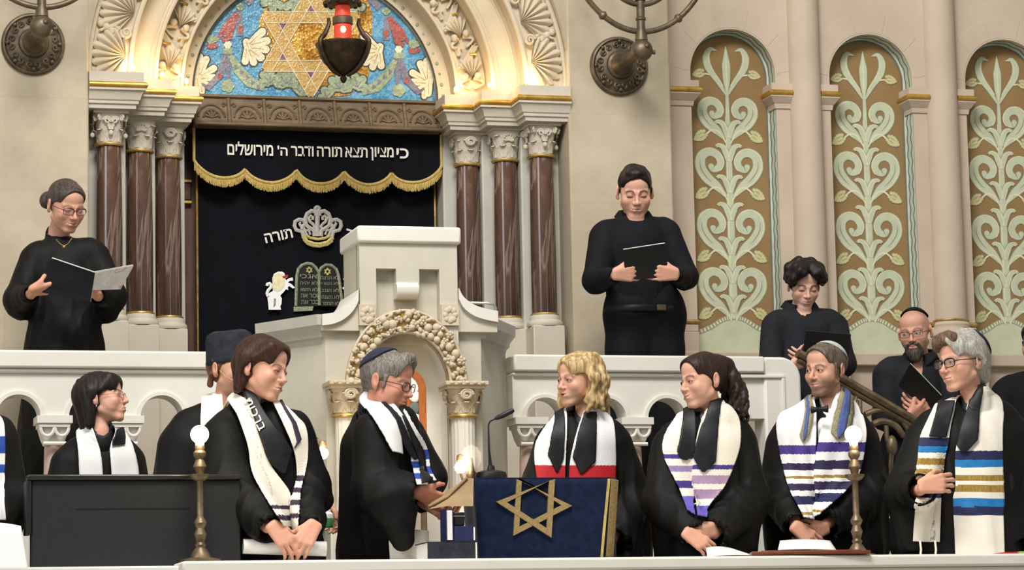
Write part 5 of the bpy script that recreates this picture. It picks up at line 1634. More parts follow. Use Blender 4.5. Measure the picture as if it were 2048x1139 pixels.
def hand_prims(S, wrist, d, n, right, curl=(0.5, 0.6, 0.4), k=1.0, splay=0.06, thumb=0.5, each=None):
    """palm, four bent fingers and a thumb from the side of the palm"""
    x = Vector(d).normalized(); n = Vector(n); n = (n-x*n.dot(x)).normalized()
    y = x.cross(n) if right else n.cross(x)
    S.frame(np.array([x, y, n]).T, wrist, k)
    ys = [.0305, .0105, -.0100, -.0295]; kx = [.086, .090, .086, .078]
    for i in range(4): S.cone((0.0, ys[i]*.55, 0), (kx[i], ys[i], -.002), .0135, .0105, .010)
    S.cone((.012, .018, .006), (.046, .040, .012), .016, .0125, .012)
    L = [(.043, .026, .021), (.047, .030, .022), (.043, .028, .021), (.034, .021, .019)]
    rr = [(.0090, .0083, .0075, .0062), (.0092, .0085, .0077, .0063), (.0088, .0081, .0073, .0060), (.0080, .0073, .0066, .0055)]
    for i in range(4):
        c = each[i] if each else curl
        p = np.array([kx[i], ys[i], -.002]); a = 0.0
        sp = splay*(1.5-i)
        for j in range(3):
            a += c[j]
            q = p+L[i][j]*np.array([math.cos(a)*math.cos(sp), math.cos(a)*math.sin(sp), math.sin(a)])
            S.cone(p, q, rr[i][j], rr[i][j+1], .0028 if j else .006); p = q
    p = np.array([.046, .040, .012]); t1 = np.array([.62, .55-.35*thumb, .25+.4*thumb]); t1 /= np.linalg.norm(t1)
    q = p+t1*.036; S.cone(p, q, .0118, .0098, .006)
    t2 = np.array([.78, .20-.35*thumb, .30+.45*thumb]); t2 /= np.linalg.norm(t2)
    S.cone(q, q+t2*.030, .0098, .0075, .004)
    S.frame()
def skin_of(tone): return np.array(lin(tone)[:3])
class Person:
    def __init__(s, name_label, Y, head, hs=1.0, yaw=0, pitch=0, roll=0, floor=0.0, face=None, tone='c99b82', cat='person', dyh=0.0):
        s.Y, s.hs, s.f = Y, hs, face or {}
        hw_ = np.array(W(head[0], head[1], Y+dyh)); s.hw = hw_
        s.k = float((hw_-CAM)@fw)/F            # metres per photograph pixel here
        view = math.atan2(hw_[0], hw_[1])
        s.HR = rot3(R(yaw)-view, R(pitch), R(roll)); s.view = view
        s.root = empty('person', (hw_[0], Y, floor), 0, name_label, cat)
        s.off = np.array([hw_[0], Y, floor]); s.floor = floor
        s.S = Sdf(); s.tone = tone; s.hands = []
        s.S.frame(s.HR, hw_-s.off, hs); build_head(s.S, s.f); s.S.frame()
    def w(s, px, py, dy=0.0): return np.array(W(px, py, s.Y+dy))-s.off
    def hl(s, p): return s.HR@(np.array(p)*s.hs)+(s.hw-s.off)      # head frame -> thing frame
    def trunk(s, neck, chest, r, hips=None):
        """neck base, chest and hips in thing coordinates"""
        S = s.S; a = s.hl((0, .036, -.150))
        S.cone(a, neck+np.array([0, .005, -.03]), .049*s.hs*s.f.get('neck', 1), .052*s.hs, .02)
        S.cone(neck+np.array([0, .01, -.10]), chest, .075, r, .04, sq=(1, .75, 1))
        h = hips if hips is not None else chest+np.array([0, 0, -.32])
        S.cone(chest, h, r, r*.95, .05, sq=(1, .75, 1))
        for e in (-1, 1):
            ft = np.array([h[0]+e*.09, h[1], 0.05])
            S.cone(h+np.array([e*.07, 0, -.02]), ft, .075, .042, .04)
            S.cone(ft+np.array([0, .03, -.01]), ft+np.array([0, -.13, -.025]), .035, .025, .02)
    def arm(s, sh, el, wr, r=(.045, .036, .025)):
        s.S.cone(sh, el, r[0], r[1], .03); s.S.cone(el, wr, r[1], r[2], .02)
    def hand(s, wr, d, n, right, **kw):
        hand_prims(s.S, wr, d, n, right, k=kw.pop('k', s.hs*.98), **kw)
    def skin(s, h=.0032, ratio=.28):
        P_ = [s.hw-s.off]
        lo = np.array([-.75, -.60, -.02]); hi = np.array([.75, .45, (s.hw-s.off)[2]+.16])
        V, Q = surface(s.S, lo, hi, h)
        V = relax(V, Q, 1, .35)
        o = mesh_from(V, Q, 'body', M['skin'], s.root)
        c_ = s.hw-s.off
        kp = np.where((_len((V-c_)*np.array([1, 1, .9])) < .14*s.hs), 1.0, .02)
        decimated(o, ratio, kp)
        V = cloud(o)
        C_ = np.tile(skin_of(s.tone), (len(V), 1))
        P = ((V-(s.hw-s.off))@s.HR)/s.hs
        m = (_len(P) < .19)
        sub = C_[m].copy(); head_paint(P[m], s.f, sub); C_[m] = sub
        hand = ~m
        C_[hand] *= np.array([1.0, .93, .90])
        paint(o, C_)
        s.body = o
        if s.f.get('open', .8) > .05:
            for e in (-1, 1):
                c = s.hl((e*.031, -.0788, -.0015)); mb = MB()
                look = s.HR@np.array(rot3(R(s.f.get('look', 0)), R(s.f.get('down', 0)))@np.array([0, -1.0, 0]))
                q = Vector((0, 0, 1)).rotation_difference(Vector(look)).to_matrix()
                rr = .0124*s.hs
                vs, fs, ms = [], [], []
                ns, nr = 20, 16
                for i in range(nr+1):
                    t = PI*i/nr if i > 5 else (0, .18, .24, .36, .44, .50)[i]
                    for j in range(ns):
                        a = 2*PI*j/ns; vs.append(Vector(c)+q@Vector((rr*math.sin(t)*math.cos(a), rr*math.sin(t)*math.sin(a), rr*math.cos(t))))
                b = len(mb.v)
                for i in range(nr):
                    for j in range(ns):
                        mb.add([], []); fs.append((i*ns+j, i*ns+(j+1) % ns, (i+1)*ns+(j+1) % ns, (i+1)*ns+j)); ms.append(1 if i < 5 else 0)
                mb.v = [tuple(v) for v in vs]; mb.f = fs; mb.m = ms; mb.sm = [True]*len(fs)
                mb.build('eye', [M['eye_white'], M['skin_dark']], s.root, weld=True)
        return o
    # ---- hair, hats, spectacles (head frame)
    def hair(s, fn, m, h=.0036, amp=.0022, freq=(260, 260, 40), ratio=.45, name='hair', seed=1, extra=None):
        S = Sdf().frame(s.HR, s.hw-s.off, s.hs); fn(S)
        c = s.hw-s.off
        V, Q = surface(S, c-np.array([.24, .24, .32])*s.hs, c+np.array([.24, .24, .20])*s.hs, h)
        V, Q = main_pieces(V, Q)
        N = vnormals(V, Q); P = ((V-c)@s.HR)/s.hs
        V = V+N*(Wave(seed, freq, 9)(P)*amp+Wave(seed+5, np.array(freq)*.4, 6)(P)*amp*1.2)[:, None]
        o = mesh_from(V, Q, name, m, s.root); decimated(o, ratio); return o
    def kippah(s, m, axis=(0, .45, .9), ang=48, lift=.012, trim=None, name='kippah'):
        ax = Vector(axis).normalized(); a = ax.orthogonal().normalized(); b = ax.cross(a)
        c0 = np.array([0, .012, .030]); rad = np.array([.075, .095, .088])+lift
        def pt(u, v):
            t = R(ang)*v; d = ax*math.cos(t)+(a*math.cos(2*PI*u)+b*math.sin(2*PI*u))*math.sin(t)
            d = np.array(d); r_ = 1/np.sqrt(((d/rad)**2).sum()); return tuple(s.hl(c0+d*r_*(1+.012*(1-v))))
        mb = MB().grid(pt, 36, 12, 0, closed_u=True)
        o = mb.build(name, m, s.root, weld=True)
        so = o.modifiers.new('thick', 'SOLIDIFY'); so.thickness = .003; so.offset = 1
        if trim:
            mb = MB().tube([pt(i/40, .985) for i in range(40)], .0028, 6, closed=True); mb.build('kippah_trim', trim, o)
        return o
    def spectacles(s, m, w=.0255, hgt=.017, y=-.103, z=-.004, r=.0015, thick_top=1.0):
        mb = MB()
        for e in (-1, 1):
            lens = []
            for i in range(28):
                a = 2*PI*i/28; ca, sa = math.cos(a), math.sin(a)
                q = (abs(ca)**3.2+abs(sa)**3.2)**(-1/3.2)
                xx = e*(.0335+w*ca*q); lens.append(s.hl((xx, y+.30*max(0, abs(xx)-.02)**1.15, z+hgt*sa*q)))
            mb.tube(lens, [r*s.hs*(thick_top if i < 15 else 1) for i in range(28)], 6, closed=True)
            x1 = e*(.0335+w)
            mb.tube([s.hl((x1, y+.012, z+.006)), s.hl((e*.071, y+.035, z+.007)), s.hl((e*.081, .0, z+.008)), s.hl((e*.083, .022, z+.002))], r*1.1*s.hs, 6)
            lb = MB().add([tuple(p) for p in lens], [tuple(range(28))]); lb.build('lens', M['lens'], s.root)
        mb.tube([s.hl((-.0335+w, y+.004, z+.004)), s.hl((0, y-.003, z+.007)), s.hl((.0335-w, y+.004, z+.004))], r*s.hs, 6)
        return mb.build('spectacles', m, s.root)
    # ---- clothing
    def cloth(s, name, m, fn, h=.008, folds=.010, freq=(16, 16, 3.5), seed=3, ratio=None, box=None, fine=.002):
        S = Sdf(); fn(S)
        lo, hi = box or (np.array([-.85, -.62, -.03]), np.array([.85, .55, (s.hw-s.off)[2]+.05]))
        V, Q = surface(S, lo, hi, h)
        V = relax(V, Q, 2, .5)
        N = vnormals(V, Q)
        top = (s.hw-s.off)[2]-.20*s.hs
        g = np.clip((top-V[:, 2])/.30, 0.15, 1)
        wv = Wave(seed, freq, 8)(V); wv = np.sign(wv)*np.abs(wv)**.8
        w2 = Wave(seed+17, np.array(freq)*3.2*np.array([1, 1, .75]), 9)(V)
        w2 = (1-np.abs(np.clip(w2, -1, 1)))**2-.4
        V = V+N*((wv*folds*.75*g)+w2*folds*.85*g+Wave(seed+9, np.array(freq)*6, 8)(V)*fine*.6)[:, None]
        o = mesh_from(V, Q, name, m, s.root)
        if ratio: decimated(o, ratio)
        return o
    def bvh(s, *objs, near=None):
        vs, fs = [], []
        if near is not None:      # head and neck only, so that bands lie over the neck but under the hands
            V = cloud(near); c = s.hw-s.off; ok = _len(V-c) < .30*s.hs
            vs = [Vector(v) for v in V]; fs = [tuple(p.vertices) for p in near.data.polygons if ok[p.vertices[0]]]
        for o in objs:
            b = len(vs); V = cloud(o); vs += [Vector(v) for v in V]
            fs += [tuple(b+i for i in p.vertices) for p in o.data.polygons]
        return BVHTree.FromPolygons(vs, fs)
    def lay(s, name, m, bv, inner, outer, n=60, nu=9, off=.008, stripes=(), tuck=None, dyf=-.30, thick=.005, sm=2, ripple=0.0, seed=1, parent=None, lin_=False):
        """cloth band laid on the garment: its two edges are given as photograph points, the depth is the body's own"""
        def edge(pts):
            if not lin_: return spline(pts, n)
            q = np.array(pts, float); L = np.concatenate([[0], np.cumsum(_len(np.diff(q, axis=0)))]); t = np.linspace(0, L[-1], n)
            return np.stack([np.interp(t, L, q[:, 0]), np.interp(t, L, q[:, 1])], 1)
        A, B_ = edge([(a, b) for a, b in inner]), edge([(a, b) for a, b in outer])
        cam_l = np.array(CAM)-s.off
        G = np.zeros((n, nu, 3)); hit = np.zeros((n, nu), bool)
        for i in range(n):
            for j in range(nu):
                p = A[i]+(B_[i]-A[i])*j/(nu-1)
                q = np.array(W(p[0], p[1], s.Y))-s.off; d = Vector(q-cam_l).normalized()
                loc, nn, _, dist = bv.ray_cast(Vector(cam_l), d)
                hit[i, j] = loc is not None
                if loc is None: loc, nn, _, _ = bv.find_nearest(Vector(q))
                if nn.dot(d) > 0: nn = -nn
                G[i, j] = np.array(loc+nn*off)
        # where the sight line passes over the shoulder, lean the band back over it
        dep = _len(G-cam_l)
        med = np.median(dep[hit]) if hit.any() else np.median(dep)
        hit &= dep < med+.16
        for j in range(nu):
            ok = np.nonzero(hit[:, j])[0]
            if not len(ok): continue
            for i in range(n):
                if hit[i, j]: continue
                k_ = ok[np.argmin(np.abs(ok-i))]
                p = A[i]+(B_[i]-A[i])*j/(nu-1); pk = A[k_]+(B_[k_]-A[k_])*j/(nu-1)
                d = np.array(W(p[0], p[1], s.Y))-s.off-cam_l; d /= np.linalg.norm(d)
                gap = np.hypot(*(p-pk))*s.k
                q = Vector(cam_l+d*(dep[k_, j]+gap*.7))
                loc, nn, _, _ = bv.find_nearest(q)
                if (q-loc).dot(nn) < off: q = loc+nn*off
                G[i, j] = np.array(q)
        # keep depth steps gentle
        for _ in range(sm):
            K = G.copy()
            K[1:-1] = (G[:-2]+2*G[1:-1]+G[2:])/4; K[:, 1:-1] = (K[:, :-2]+2*K[:, 1:-1]+K[:, 2:])/4
            mv = K-G
            dirs = G-cam_l; dirs /= _len(dirs)[..., None]
            mv = dirs*(mv*dirs).sum(-1)[..., None]
            G = G+np.minimum(0, (mv*dirs).sum(-1))[..., None]*dirs+np.maximum(0, (mv*dirs).sum(-1))[..., None]*dirs*.4
        missed = np.nonzero(~hit.all(1))[0]
        for _ in range(14):
            K = G.copy()
            for i in missed:
                a_ = G[i-1] if i > 0 else 2*G[0]-G[1]
                b_ = G[i+1] if i < n-1 else 2*G[n-1]-G[n-2]
                K[i] = (a_+2*G[i]+b_)/4
            K[:, 1:-1][missed] = (K[:, :-2][missed]+2*K[:, 1:-1][missed]+K[:, 2:][missed])/4
            G = K
        if ripple:
            dirs = G-cam_l; dirs /= _len(dirs)[..., None]
            u = np.linspace(0, 1, nu)[None, :]; v = np.linspace(0, 1, n)[:, None]
            G = G-dirs*(ripple*np.sin(u*2*PI*2.2+v*2+seed))[..., None]
        if tuck is not None:
            T = np.array([[np.array(t0)+(np.array(t1)-np.array(t0))*j/(nu-1) for j in range(nu)] for t0, t1 in tuck])
            k0, k1 = T, G[0]
            rows = list(T)
            mid = [(T[-1]*(1-t)+G[0]*t) for t in (.2, .4, .6, .8)]
            extra_ = np.concatenate([np.array(rows), np.array(mid)], 0)
            for i in range(len(extra_)):
                for j in range(nu):
                    q = Vector(extra_[i, j]); loc, nn, _, _ = bv.find_nearest(q)
                    if i < len(rows) and j > nu//3:
                        extra_[i, j] = np.array(loc+nn*off)
                    elif (q-loc).dot(nn) < off: extra_[i, j] = np.array(loc+nn*off)
            G = np.concatenate([extra_, G], 0)
            for _ in range(24):
                K = G.copy(); k_ = len(extra_)+14
                K[1:k_] = (G[:k_-1]+2*G[1:k_]+G[2:k_+1])/4
                K[1:k_, 1:-1] = (K[1:k_, :-2]+2*K[1:k_, 1:-1]+K[1:k_, 2:])/4
                G[:k_] = K[:k_]
        nn_ = len(G)
        mats = [m]; names = {}
        ms = []
        for i in range(nn_-1):
            for j in range(nu-1):
                c = (G[i, j]+G[i+1, j+1]+G[i, j+1]+G[i+1, j])/4+s.off
                d = c-CAM; py = CY-F*(d@up)/(d@fw)
                idx = 0
                for y0, y1, mm in stripes:
                    if y0 <= py < y1:
                        if mm not in names: names[mm] = len(mats); mats.append(mm)
                        idx = names[mm]
                ms.append(idx)
        Vv = G.reshape(-1, 3); fs = [(i*nu+j, i*nu+j+1, (i+1)*nu+j+1, (i+1)*nu+j) for i in range(nn_-1) for j in range(nu-1)]
        o = mesh_from(Vv, fs, name, mats, parent or s.root)
        o.data.polygons.foreach_set('material_index', ms)
        so = o.modifiers.new('thick', 'SOLIDIFY'); so.thickness = thick; so.offset = 0
        return o
    def neckback(s, e, nb, w_in=.0, r=.075, drop=.05):
        """places round the back of the neck that a scarf passes before it comes forward"""
        out = []
        for a in (150, 120, 95):
            c, sn = math.cos(R(a)), math.sin(R(a))
            d = np.array([e*math.sin(R(a)) , -math.cos(R(a)), 0])
            d = np.array(rot3(s.byaw))@d
            out.append((nb+d*r*.78+np.array([0, 0, .035]), nb+d*(r+.040)+np.array([0, 0, -.02])))
        return out
    def collar(s, m, c, r, tilt, h=.042, open_=32, spread=.03, pt=.03, yaw=0.0, name='collar'):
        """folded shirt collar round the neck centre c (thing frame)"""
        Rm = rot3(yaw, R(tilt))
        n = 48
        def fn(u, v):
            a = R(open_)+(2*PI-2*R(open_))*u
            front = max(0, math.cos(a))**3*1.0
            d = np.array([math.sin(a), -math.cos(a), 0])
            rin = r*(1+.02)
            if v < .45:
                t = v/.45; p = d*(rin+.004)+np.array([0, 0, -.01+h*t-front*.012*t])
            else:
                t = (v-.45)/.55; p = d*(rin+.006+spread*t**.8)+np.array([0, 0, h-front*.012-(h*.95+pt*front)*t])
            return tuple(c+Rm@p)
        o = MB().grid(fn, n, 10).build(name, m, s.root, sharp=70)
        so = o.modifiers.new('thick', 'SOLIDIFY'); so.thickness = .003
        return o
def robe_fn(p, cones, skirt=None, neck=None, k=.05, cuffs=()):
    """garment volume traced over the figure: cones of (px, py, radius px, depth)"""
    def fn(S):
        for a, b, *o in cones:
            sq = o[0] if o else (1, .78, 1)
            S.cone(p.w(a[0], a[1], a[3] if len(a) > 3 else 0), p.w(b[0], b[1], b[3] if len(b) > 3 else 0), a[2]*p.k, b[2]*p.k, k, sq=sq)
        if skirt:
            (x0, y0, r0_, *d0), r1_ = skirt
            a = p.w(x0, y0, d0[0] if d0 else 0)
            S.cone(a, np.array([a[0], a[1], r1_*.5]), r0_*p.k, r1_, k, sq=(1, .78, 1))
            S.ell((a[0], a[1], -.30), (1.2, 1.2, .315), .01, '-')
        for q in (neck or []): q(S)
        for a, b, r0_, r1_ in cuffs: S.cone(a, b, r0_, r1_, .006, '-')
    return fn
# ================================================================ the people
def V3(*a): return np.array(a, float)
RIGHT, LEFT, AWAY, NEAR, UP, DOWN = V3(1, 0, 0), V3(-1, 0, 0), V3(0, 1, 0), V3(0, -1, 0), V3(0, 0, 1), V3(0, 0, -1)
def robed(p, torso, sh, arms, skirt, extra=(), body_yaw=0, vdrop=.22, robe='black', under='black_satin', under_r=.93, hands=True, seed=3, torso_sq=(1, .78, 1), foldamp=.017, smooth=False):
    """a wide gown over a figure. torso: two (px,py,r,dy); sh: shoulder line; arms: lists of (px,py,r,dy) shoulder, elbow, wrist"""
    p.byaw = R(body_yaw)-p.view
    fv = rot3(p.byaw)@V3(0, -1, 0)
    nb = p.hl((0, .036, -.150)); p.nb = nb
    chest = p.w(torso[0][0], torso[0][1], torso[0][3])
    hips = p.w(torso[1][0], torso[1][1], torso[1][3])
    rr = min(.13, torso[0][2]*p.k*.66)
    p.trunk(nb, chest, rr, hips)
    nbp = p.off+nb
    cones = [(sh[0], sh[1], (1, .8, 1)), (torso[0], torso[1], torso_sq)]
    traps = [lambda S, q=q: S.cone(nb+V3(0, .015, -.015), p.w(q[0], q[1]-q[2]*.35, q[3] if len(q) > 3 else 0), .062*p.hs, q[2]*p.k*.62, .03) for q in sh]
    cuffs = []
    for a in arms:
        pts = [p.w(q[0], q[1], q[3]) for q in a[:3]]
        p.arm(*pts)
        cones += [(a[0], a[1], (1, 1, 1)), (a[1], a[2], (1, 1, 1))]
        d = pts[2]-pts[1]; d = d/np.linalg.norm(d)
        rc = a[2][2]*p.k
        cuffs.append((pts[2]-d*.015, pts[2]+d*.08, rc*.78, rc*1.15))
    for e in extra: cones.append(e)
    neck = [lambda S: S.cone(p.hl((0, .030, -.09)), nb+V3(0, 0, -.03), .058*p.hs, .066*p.hs, .012, '-'),
            lambda S: S.cone(nb+fv*.085+V3(0, 0, .03), nb+fv*.20+V3(0, 0, -vdrop), .056, .012, .012, '-')]
    p.robe = p.cloth('gown', M[robe], robe_fn(p, cones, skirt, traps+neck, .028, cuffs), h=.0085, folds=foldamp, seed=seed)
    if under:
        uc = [(tuple([sh[0][0], sh[0][1]+3, sh[0][2]*.8]+list(sh[0][3:])), tuple([sh[1][0], sh[1][1]+3, sh[1][2]*.8]+list(sh[1][3:])), (1, .8, 1)),
              (tuple([torso[0][0], torso[0][1], torso[0][2]*under_r, torso[0][3]]), tuple([torso[1][0], torso[1][1], torso[1][2]*under_r, torso[1][3]]), torso_sq)]
        un = [lambda S: S.cone(nb+V3(0, 0, -.045), nb+V3(0, 0, .03), .064*p.hs, .058*p.hs, .02, '+'),
              lambda S: S.cone(p.hl((0, .030, -.09)), nb+V3(0, 0, .0), .049*p.hs, .053*p.hs, .008, '-'),
              lambda S: S.cone(nb+fv*.055+V3(0, 0, .04), nb+fv*.13+V3(0, 0, -vdrop*.45), .036, .006, .010, '-')]
        p.under = p.cloth('shirt', M[under], robe_fn(p, uc, None, un, .05), h=.008, folds=.003, seed=seed+1)
    if smooth:
        S = Sdf(); robe_fn(p, cones, None, traps, .05)(S)
        V, Q = surface(S, np.array([-.85, -.62, .3]), np.array([.85, .55, (p.hw-p.off)[2]]), .012)
        V = relax(V, Q, 6, .5)
        p.lift = 0 if seed == 51 else .010
        p.bv_all = BVHTree.FromPolygons([Vector(v) for v in V], [tuple(int(i) for i in q) for q in Q]); p.laid = []
    p.bv = p.bvh(p.robe, p.under) if under else p.bvh(p.robe)
    if not under: p.under = None
    return p
def stole(p, name, m, e, inner, outer, stripes=(), off=.011, tuck=True, n=70, nu=11, **kw):
    if stripes: n = 200; nu = 41; kw.setdefault('sm', 16)
    if not tuck: kw.setdefault('lin_', True); kw.setdefault('sm', 6)
    base = [p.robe]+([p.under] if getattr(p, 'under', None) else [])
    if not hasattr(p, 'bv_all'): p.bv_all = p.bvh(*base, near=p.body); p.laid = []
    p.bv = p.bv_all
    if not tuck and p.laid:          # narrow bands lie on the broad ones
        if getattr(p, 'n_over', 0) != len(p.laid): p.bv_over = p.bvh(*(base+p.laid), near=p.body); p.n_over = len(p.laid)
        if getattr(p, 'lift', None) is None: p.bv = p.bv_over; off = max(.008, off-.009)
    off += getattr(p, 'lift', 0)
    tk = p.neckback(e, p.nb) if tuck else None
    o = p.lay(name, m, p.bv, inner, outer, n=n, nu=nu, off=off, stripes=stripes, tuck=tk, **kw)
    if tuck: p.laid.append(o)
    p.bv = p.bv_all
    return o
FAST = False
# ---- front row -------------------------------------------------------------------------------------------------
# blonde woman at the lectern
p = Person('person in black gown and white stole with red ends standing behind the blue draped lectern', 12.45, (1158, 760), .98, -50, 2, 3,
           face=dict(jaw=.90, wide=.95, nose=.95, open=.75, lip='a8505a', lipw=.9, neck=.86, smile=1.2, brow='7a5a40', broww=.6, mouth_open=True, look=-4), tone='dbaa92')
robed(p, [(1162, 900, 70, .04), (1166, 1120, 95, .06)], [(1108, 876, 30, .04), (1222, 872, 32, .05)],
      [[(1098, 890, 32, .03), (1076, 985, 40, .02), (1110, 1060, 34, -.09)], [(1232, 890, 34, .06), (1258, 1000, 44, .08), (1225, 1075, 36, -.07)]],
      ((1168, 1110, 118, .06), .25), extra=[((1262, 1010, 36, .08), (1268, 1140, 34, .06))], body_yaw=-14, vdrop=.20, seed=11, smooth=True)
p.hand(p.w(1115, 1068, -.12), RIGHT*.6+DOWN*.7, AWAY, True); p.hand(p.w(1218, 1080, -.10), LEFT*.6+DOWN*.7, AWAY, False)
p.skin()
def hair_p5(S):
    S.ell((0, .016, .036), (.086, .104, .096), 0)
    for e in (-1, 1):
        S.cone((e*.058, -.005, .07), (e*.080, .0, -.02), .034, .030, .02); S.cone((e*.080, .0, -.02), (e*.078, -.005, -.10), .030, .020, .02)
    S.cone((0, .07, .05), (0, .085, -.10), .065, .045, .03)
    r_ = np.random.default_rng(4)
    for q in range(34):
        a = r_.uniform(-2.30, 2.30); a0 = a*.8
        ph = r_.uniform(0, 6.28); L = r_.uniform(.85, 1.08)
        pts, rs = [], []
        for t in np.linspace(0, 1, 12):
            z = .105-.225*L*t; rad = .050+.052*min(1, t*2.2)+.010*math.sin(ph+t*13)
            aa = a0+(a-a0)*t+.10*math.sin(ph+t*9)
            pts.append((rad*math.sin(aa)*.98, .018+rad*1.06*math.cos(aa), z)); rs.append(.0165*(1-.40*t))
        S.chain(pts, rs, .010)
    front(S, .086, .060, .008, .002)
    S.ell((0, .0, -.175), (.052, .06, .07), .01, '-')
p.hair(hair_p5, M['h_blonde'], amp=.0012, freq=(140, 140, 60), seed=3)
def st5(e, i, o, nm='white_stole'): return stole(p, nm, M['white_bright'], e, i, o, [(930, 1100, M['red_cloth'])], off=.012)
st5(-1, [(1136, 822), (1134, 870), (1131, 930), (1131, 1000)], [(1114, 836), (1087, 868), (1074, 908), (1075, 1000)])
st5(1, [(1168, 824), (1154, 865), (1141, 925), (1139, 1000)], [(1203, 828), (1222, 850), (1224, 905), (1222, 1000)])
stole(p, 'black_neckband', M['black_satin'], -1, [(1132, 822), (1130, 870), (1126, 918), (1110, 946)], [(1115, 832), (1104, 870), (1095, 912), (1107, 946)], off=.019, tuck=False)
stole(p, 'black_neckband', M['black_satin'], 1, [(1168, 828), (1157, 865), (1146, 915), (1160, 948)], [(1187, 828), (1188, 870), (1186, 925), (1163, 948)], off=.019, tuck=False)
P5 = p

# woman with a ponytail
p = Person('person in black gown and white stole with lilac stripes, hands clasped, beside the lectern', 12.14, (1406, 762), 1.0, -57, 4, -2,
           face=dict(jaw=.95, wide=.97, nose=.9, open=.65, lip='a85a55', lipw=.8, neck=.88, smile=1.8, brow='3a2820', broww=.7, fat=.002, look=-2), tone='d8a790')
robed(p, [(1410, 905, 74, .04), (1412, 1090, 88, .05)], [(1352, 880, 36, .03), (1466, 868, 38, .06)],
      [[(1338, 895, 36, .02), (1330, 1000, 40, -.02), (1388, 1068, 27, -.24)], [(1478, 890, 38, .07), (1490, 1000, 46, .05), (1428, 1066, 31, -.22)]],
      ((1412, 1090, 94, .05), .22), extra=[((1484, 1020, 40, .02), (1488, 1092, 24, -.02), (1, 1, 1)), ((1335, 1010, 34, 0), (1336, 1100, 26, .02), (1, 1, 1))], body_yaw=-22, vdrop=.24, under='white_bright', seed=21, smooth=True)
p.hand(p.w(1372, 1064, -.27), RIGHT*.75+DOWN*.55+NEAR*.2, AWAY*.8+DOWN*.3, True, curl=(.35, .5, .4))
p.hand(p.w(1428, 1056, -.235), LEFT*.85+DOWN*.35, AWAY*.7+UP*.2, False, curl=(.5, .7, .4))
p.skin()
def hair_p6(S):
    S.ell((0, .016, .034), (.081, .102, .094), 0)
    S.cone((0, .085, .075), (0, .125, .06), .040, .040, .02)
    r_ = np.random.default_rng(9)
    for q in range(26):
        ph = r_.uniform(0, 6.28); ox, oy = r_.uniform(-.045, .045), r_.uniform(-.03, .03); L = r_.uniform(.85, 1.1)
        pts, rs = [], []
        for t in np.linspace(0, 1, 14):
            sp = min(1, t*2.5)
            pts.append((ox*sp+.011*math.sin(ph+t*12), .125+.030*math.sin(t*2.2)+oy*sp+.011*math.cos(ph+t*12), .075-.235*L*t)); rs.append(.0155*(1-.55*t))
        S.chain(pts, rs, .006)
    front(S, .094, .098, .010, 0, .098)
    for e in (-1, 1): S.ell((e*.092, -.004, -.030), (.030, .044, .046), .008, '-')
    S.ell((0, .02, -.16), (.075, .085, .085), .012, '-')
p.hair(hair_p6, M['h_darkbrown'], amp=.0014, freq=(150, 150, 50), seed=5)
LL = [(908, 917, M['purple']), (931, 943, M['lilac']), (961, 976, M['purple']), (992, 1090, M['violet'])]
LR = [(929, 938, M['purple']), (950, 967, M['mauve']), (978, 997, M['mauve']), (1011, 1090, M['violet'])]
stole(p, 'white_stole', M['white'], -1, [(1388, 814), (1386, 860), (1386, 930), (1379, 1000), (1388, 1036)], [(1364, 828), (1334, 868), (1328, 906), (1342, 952), (1374, 1026)], LL)
stole(p, 'white_stole', M['white'], 1, [(1424, 812), (1400, 850), (1384, 930), (1379, 985), (1392, 1038)], [(1442, 806), (1472, 845), (1470, 898), (1442, 982), (1412, 1042)], LR, off=.013)
stole(p, 'black_neckband', M['black_satin'], -1, [(1390, 815), (1392, 865), (1388, 905), (1368, 922)], [(1374, 822), (1360, 862), (1350, 905), (1358, 921)], off=.021, tuck=False)
stole(p, 'black_neckband', M['black_satin'], 1, [(1422, 814), (1401, 858), (1385, 915), (1403, 944)], [(1438, 808), (1432, 850), (1427, 925), (1408, 945)], off=.022, tuck=False)
mb = MB().ball(p.hl((-.081, .012, -.040)), (.006, .006, .010), 10); mb.build('earring', M['chrome'], p.root)

# man with bow tie
p = Person('person with bow tie, pale skullcap and violet striped prayer shawl, hands clasped', 12.42, (1652, 739), 1.0, -38, 5, 3,
           face=dict(jaw=1.0, wide=.97, nose=1.15, open=.8, lip='a4645a', lipw=.6, brow='4a3a30', broww=.7, stubble=.75, stubc='7d6252', scalp='6a584c', scalpw=.7, hairline=.070, smile=.8, look=-8), tone='d6a48c')
robed(p, [(1640, 905, 84, .05), (1646, 1090, 98, .06)], [(1582, 872, 40, .04), (1704, 862, 42, .07)],
      [[(1572, 892, 40, .03), (1568, 985, 46, .0), (1592, 1050, 27, -.24)], [(1715, 885, 46, .08), (1736, 990, 50, .06), (1650, 1050, 33, -.2)]],
      ((1650, 1090, 108, .05), .25), extra=[((1725, 1000, 52, .05), (1728, 1090, 48, .04), (1, 1, 1)), ((1560, 985, 34, .02), (1556, 1090, 24, .03), (1, 1, 1))], body_yaw=-16, under='white_bright', vdrop=.30, seed=31, smooth=True)
p.hand(p.w(1588, 1052, -.26), RIGHT*.80+DOWN*.6+NEAR*.1, AWAY+DOWN*.2, True, curl=(.25, .4, .3))
p.hand(p.w(1652, 1055, -.22), LEFT*.9+DOWN*.3, AWAY*.7+UP*.2, False, curl=(.5, .6, .4))
p.skin()
def hair_p7(S):
    S.ell((0, .018, .034), (.0785, .0985, .0925), 0)
    front(S, .098, .104, .010, 0, .104)
    for e in (-1, 1): S.ell((e*.088, -.008, -.035), (.030, .044, .046), .008, '-')
    S.ell((0, .03, -.155), (.085, .105, .085), .012, '-')
    for e in (-1, 1): S.cone((e*.0735, -.022, .02), (e*.0730, -.020, -.018), .0075, .005, .008)
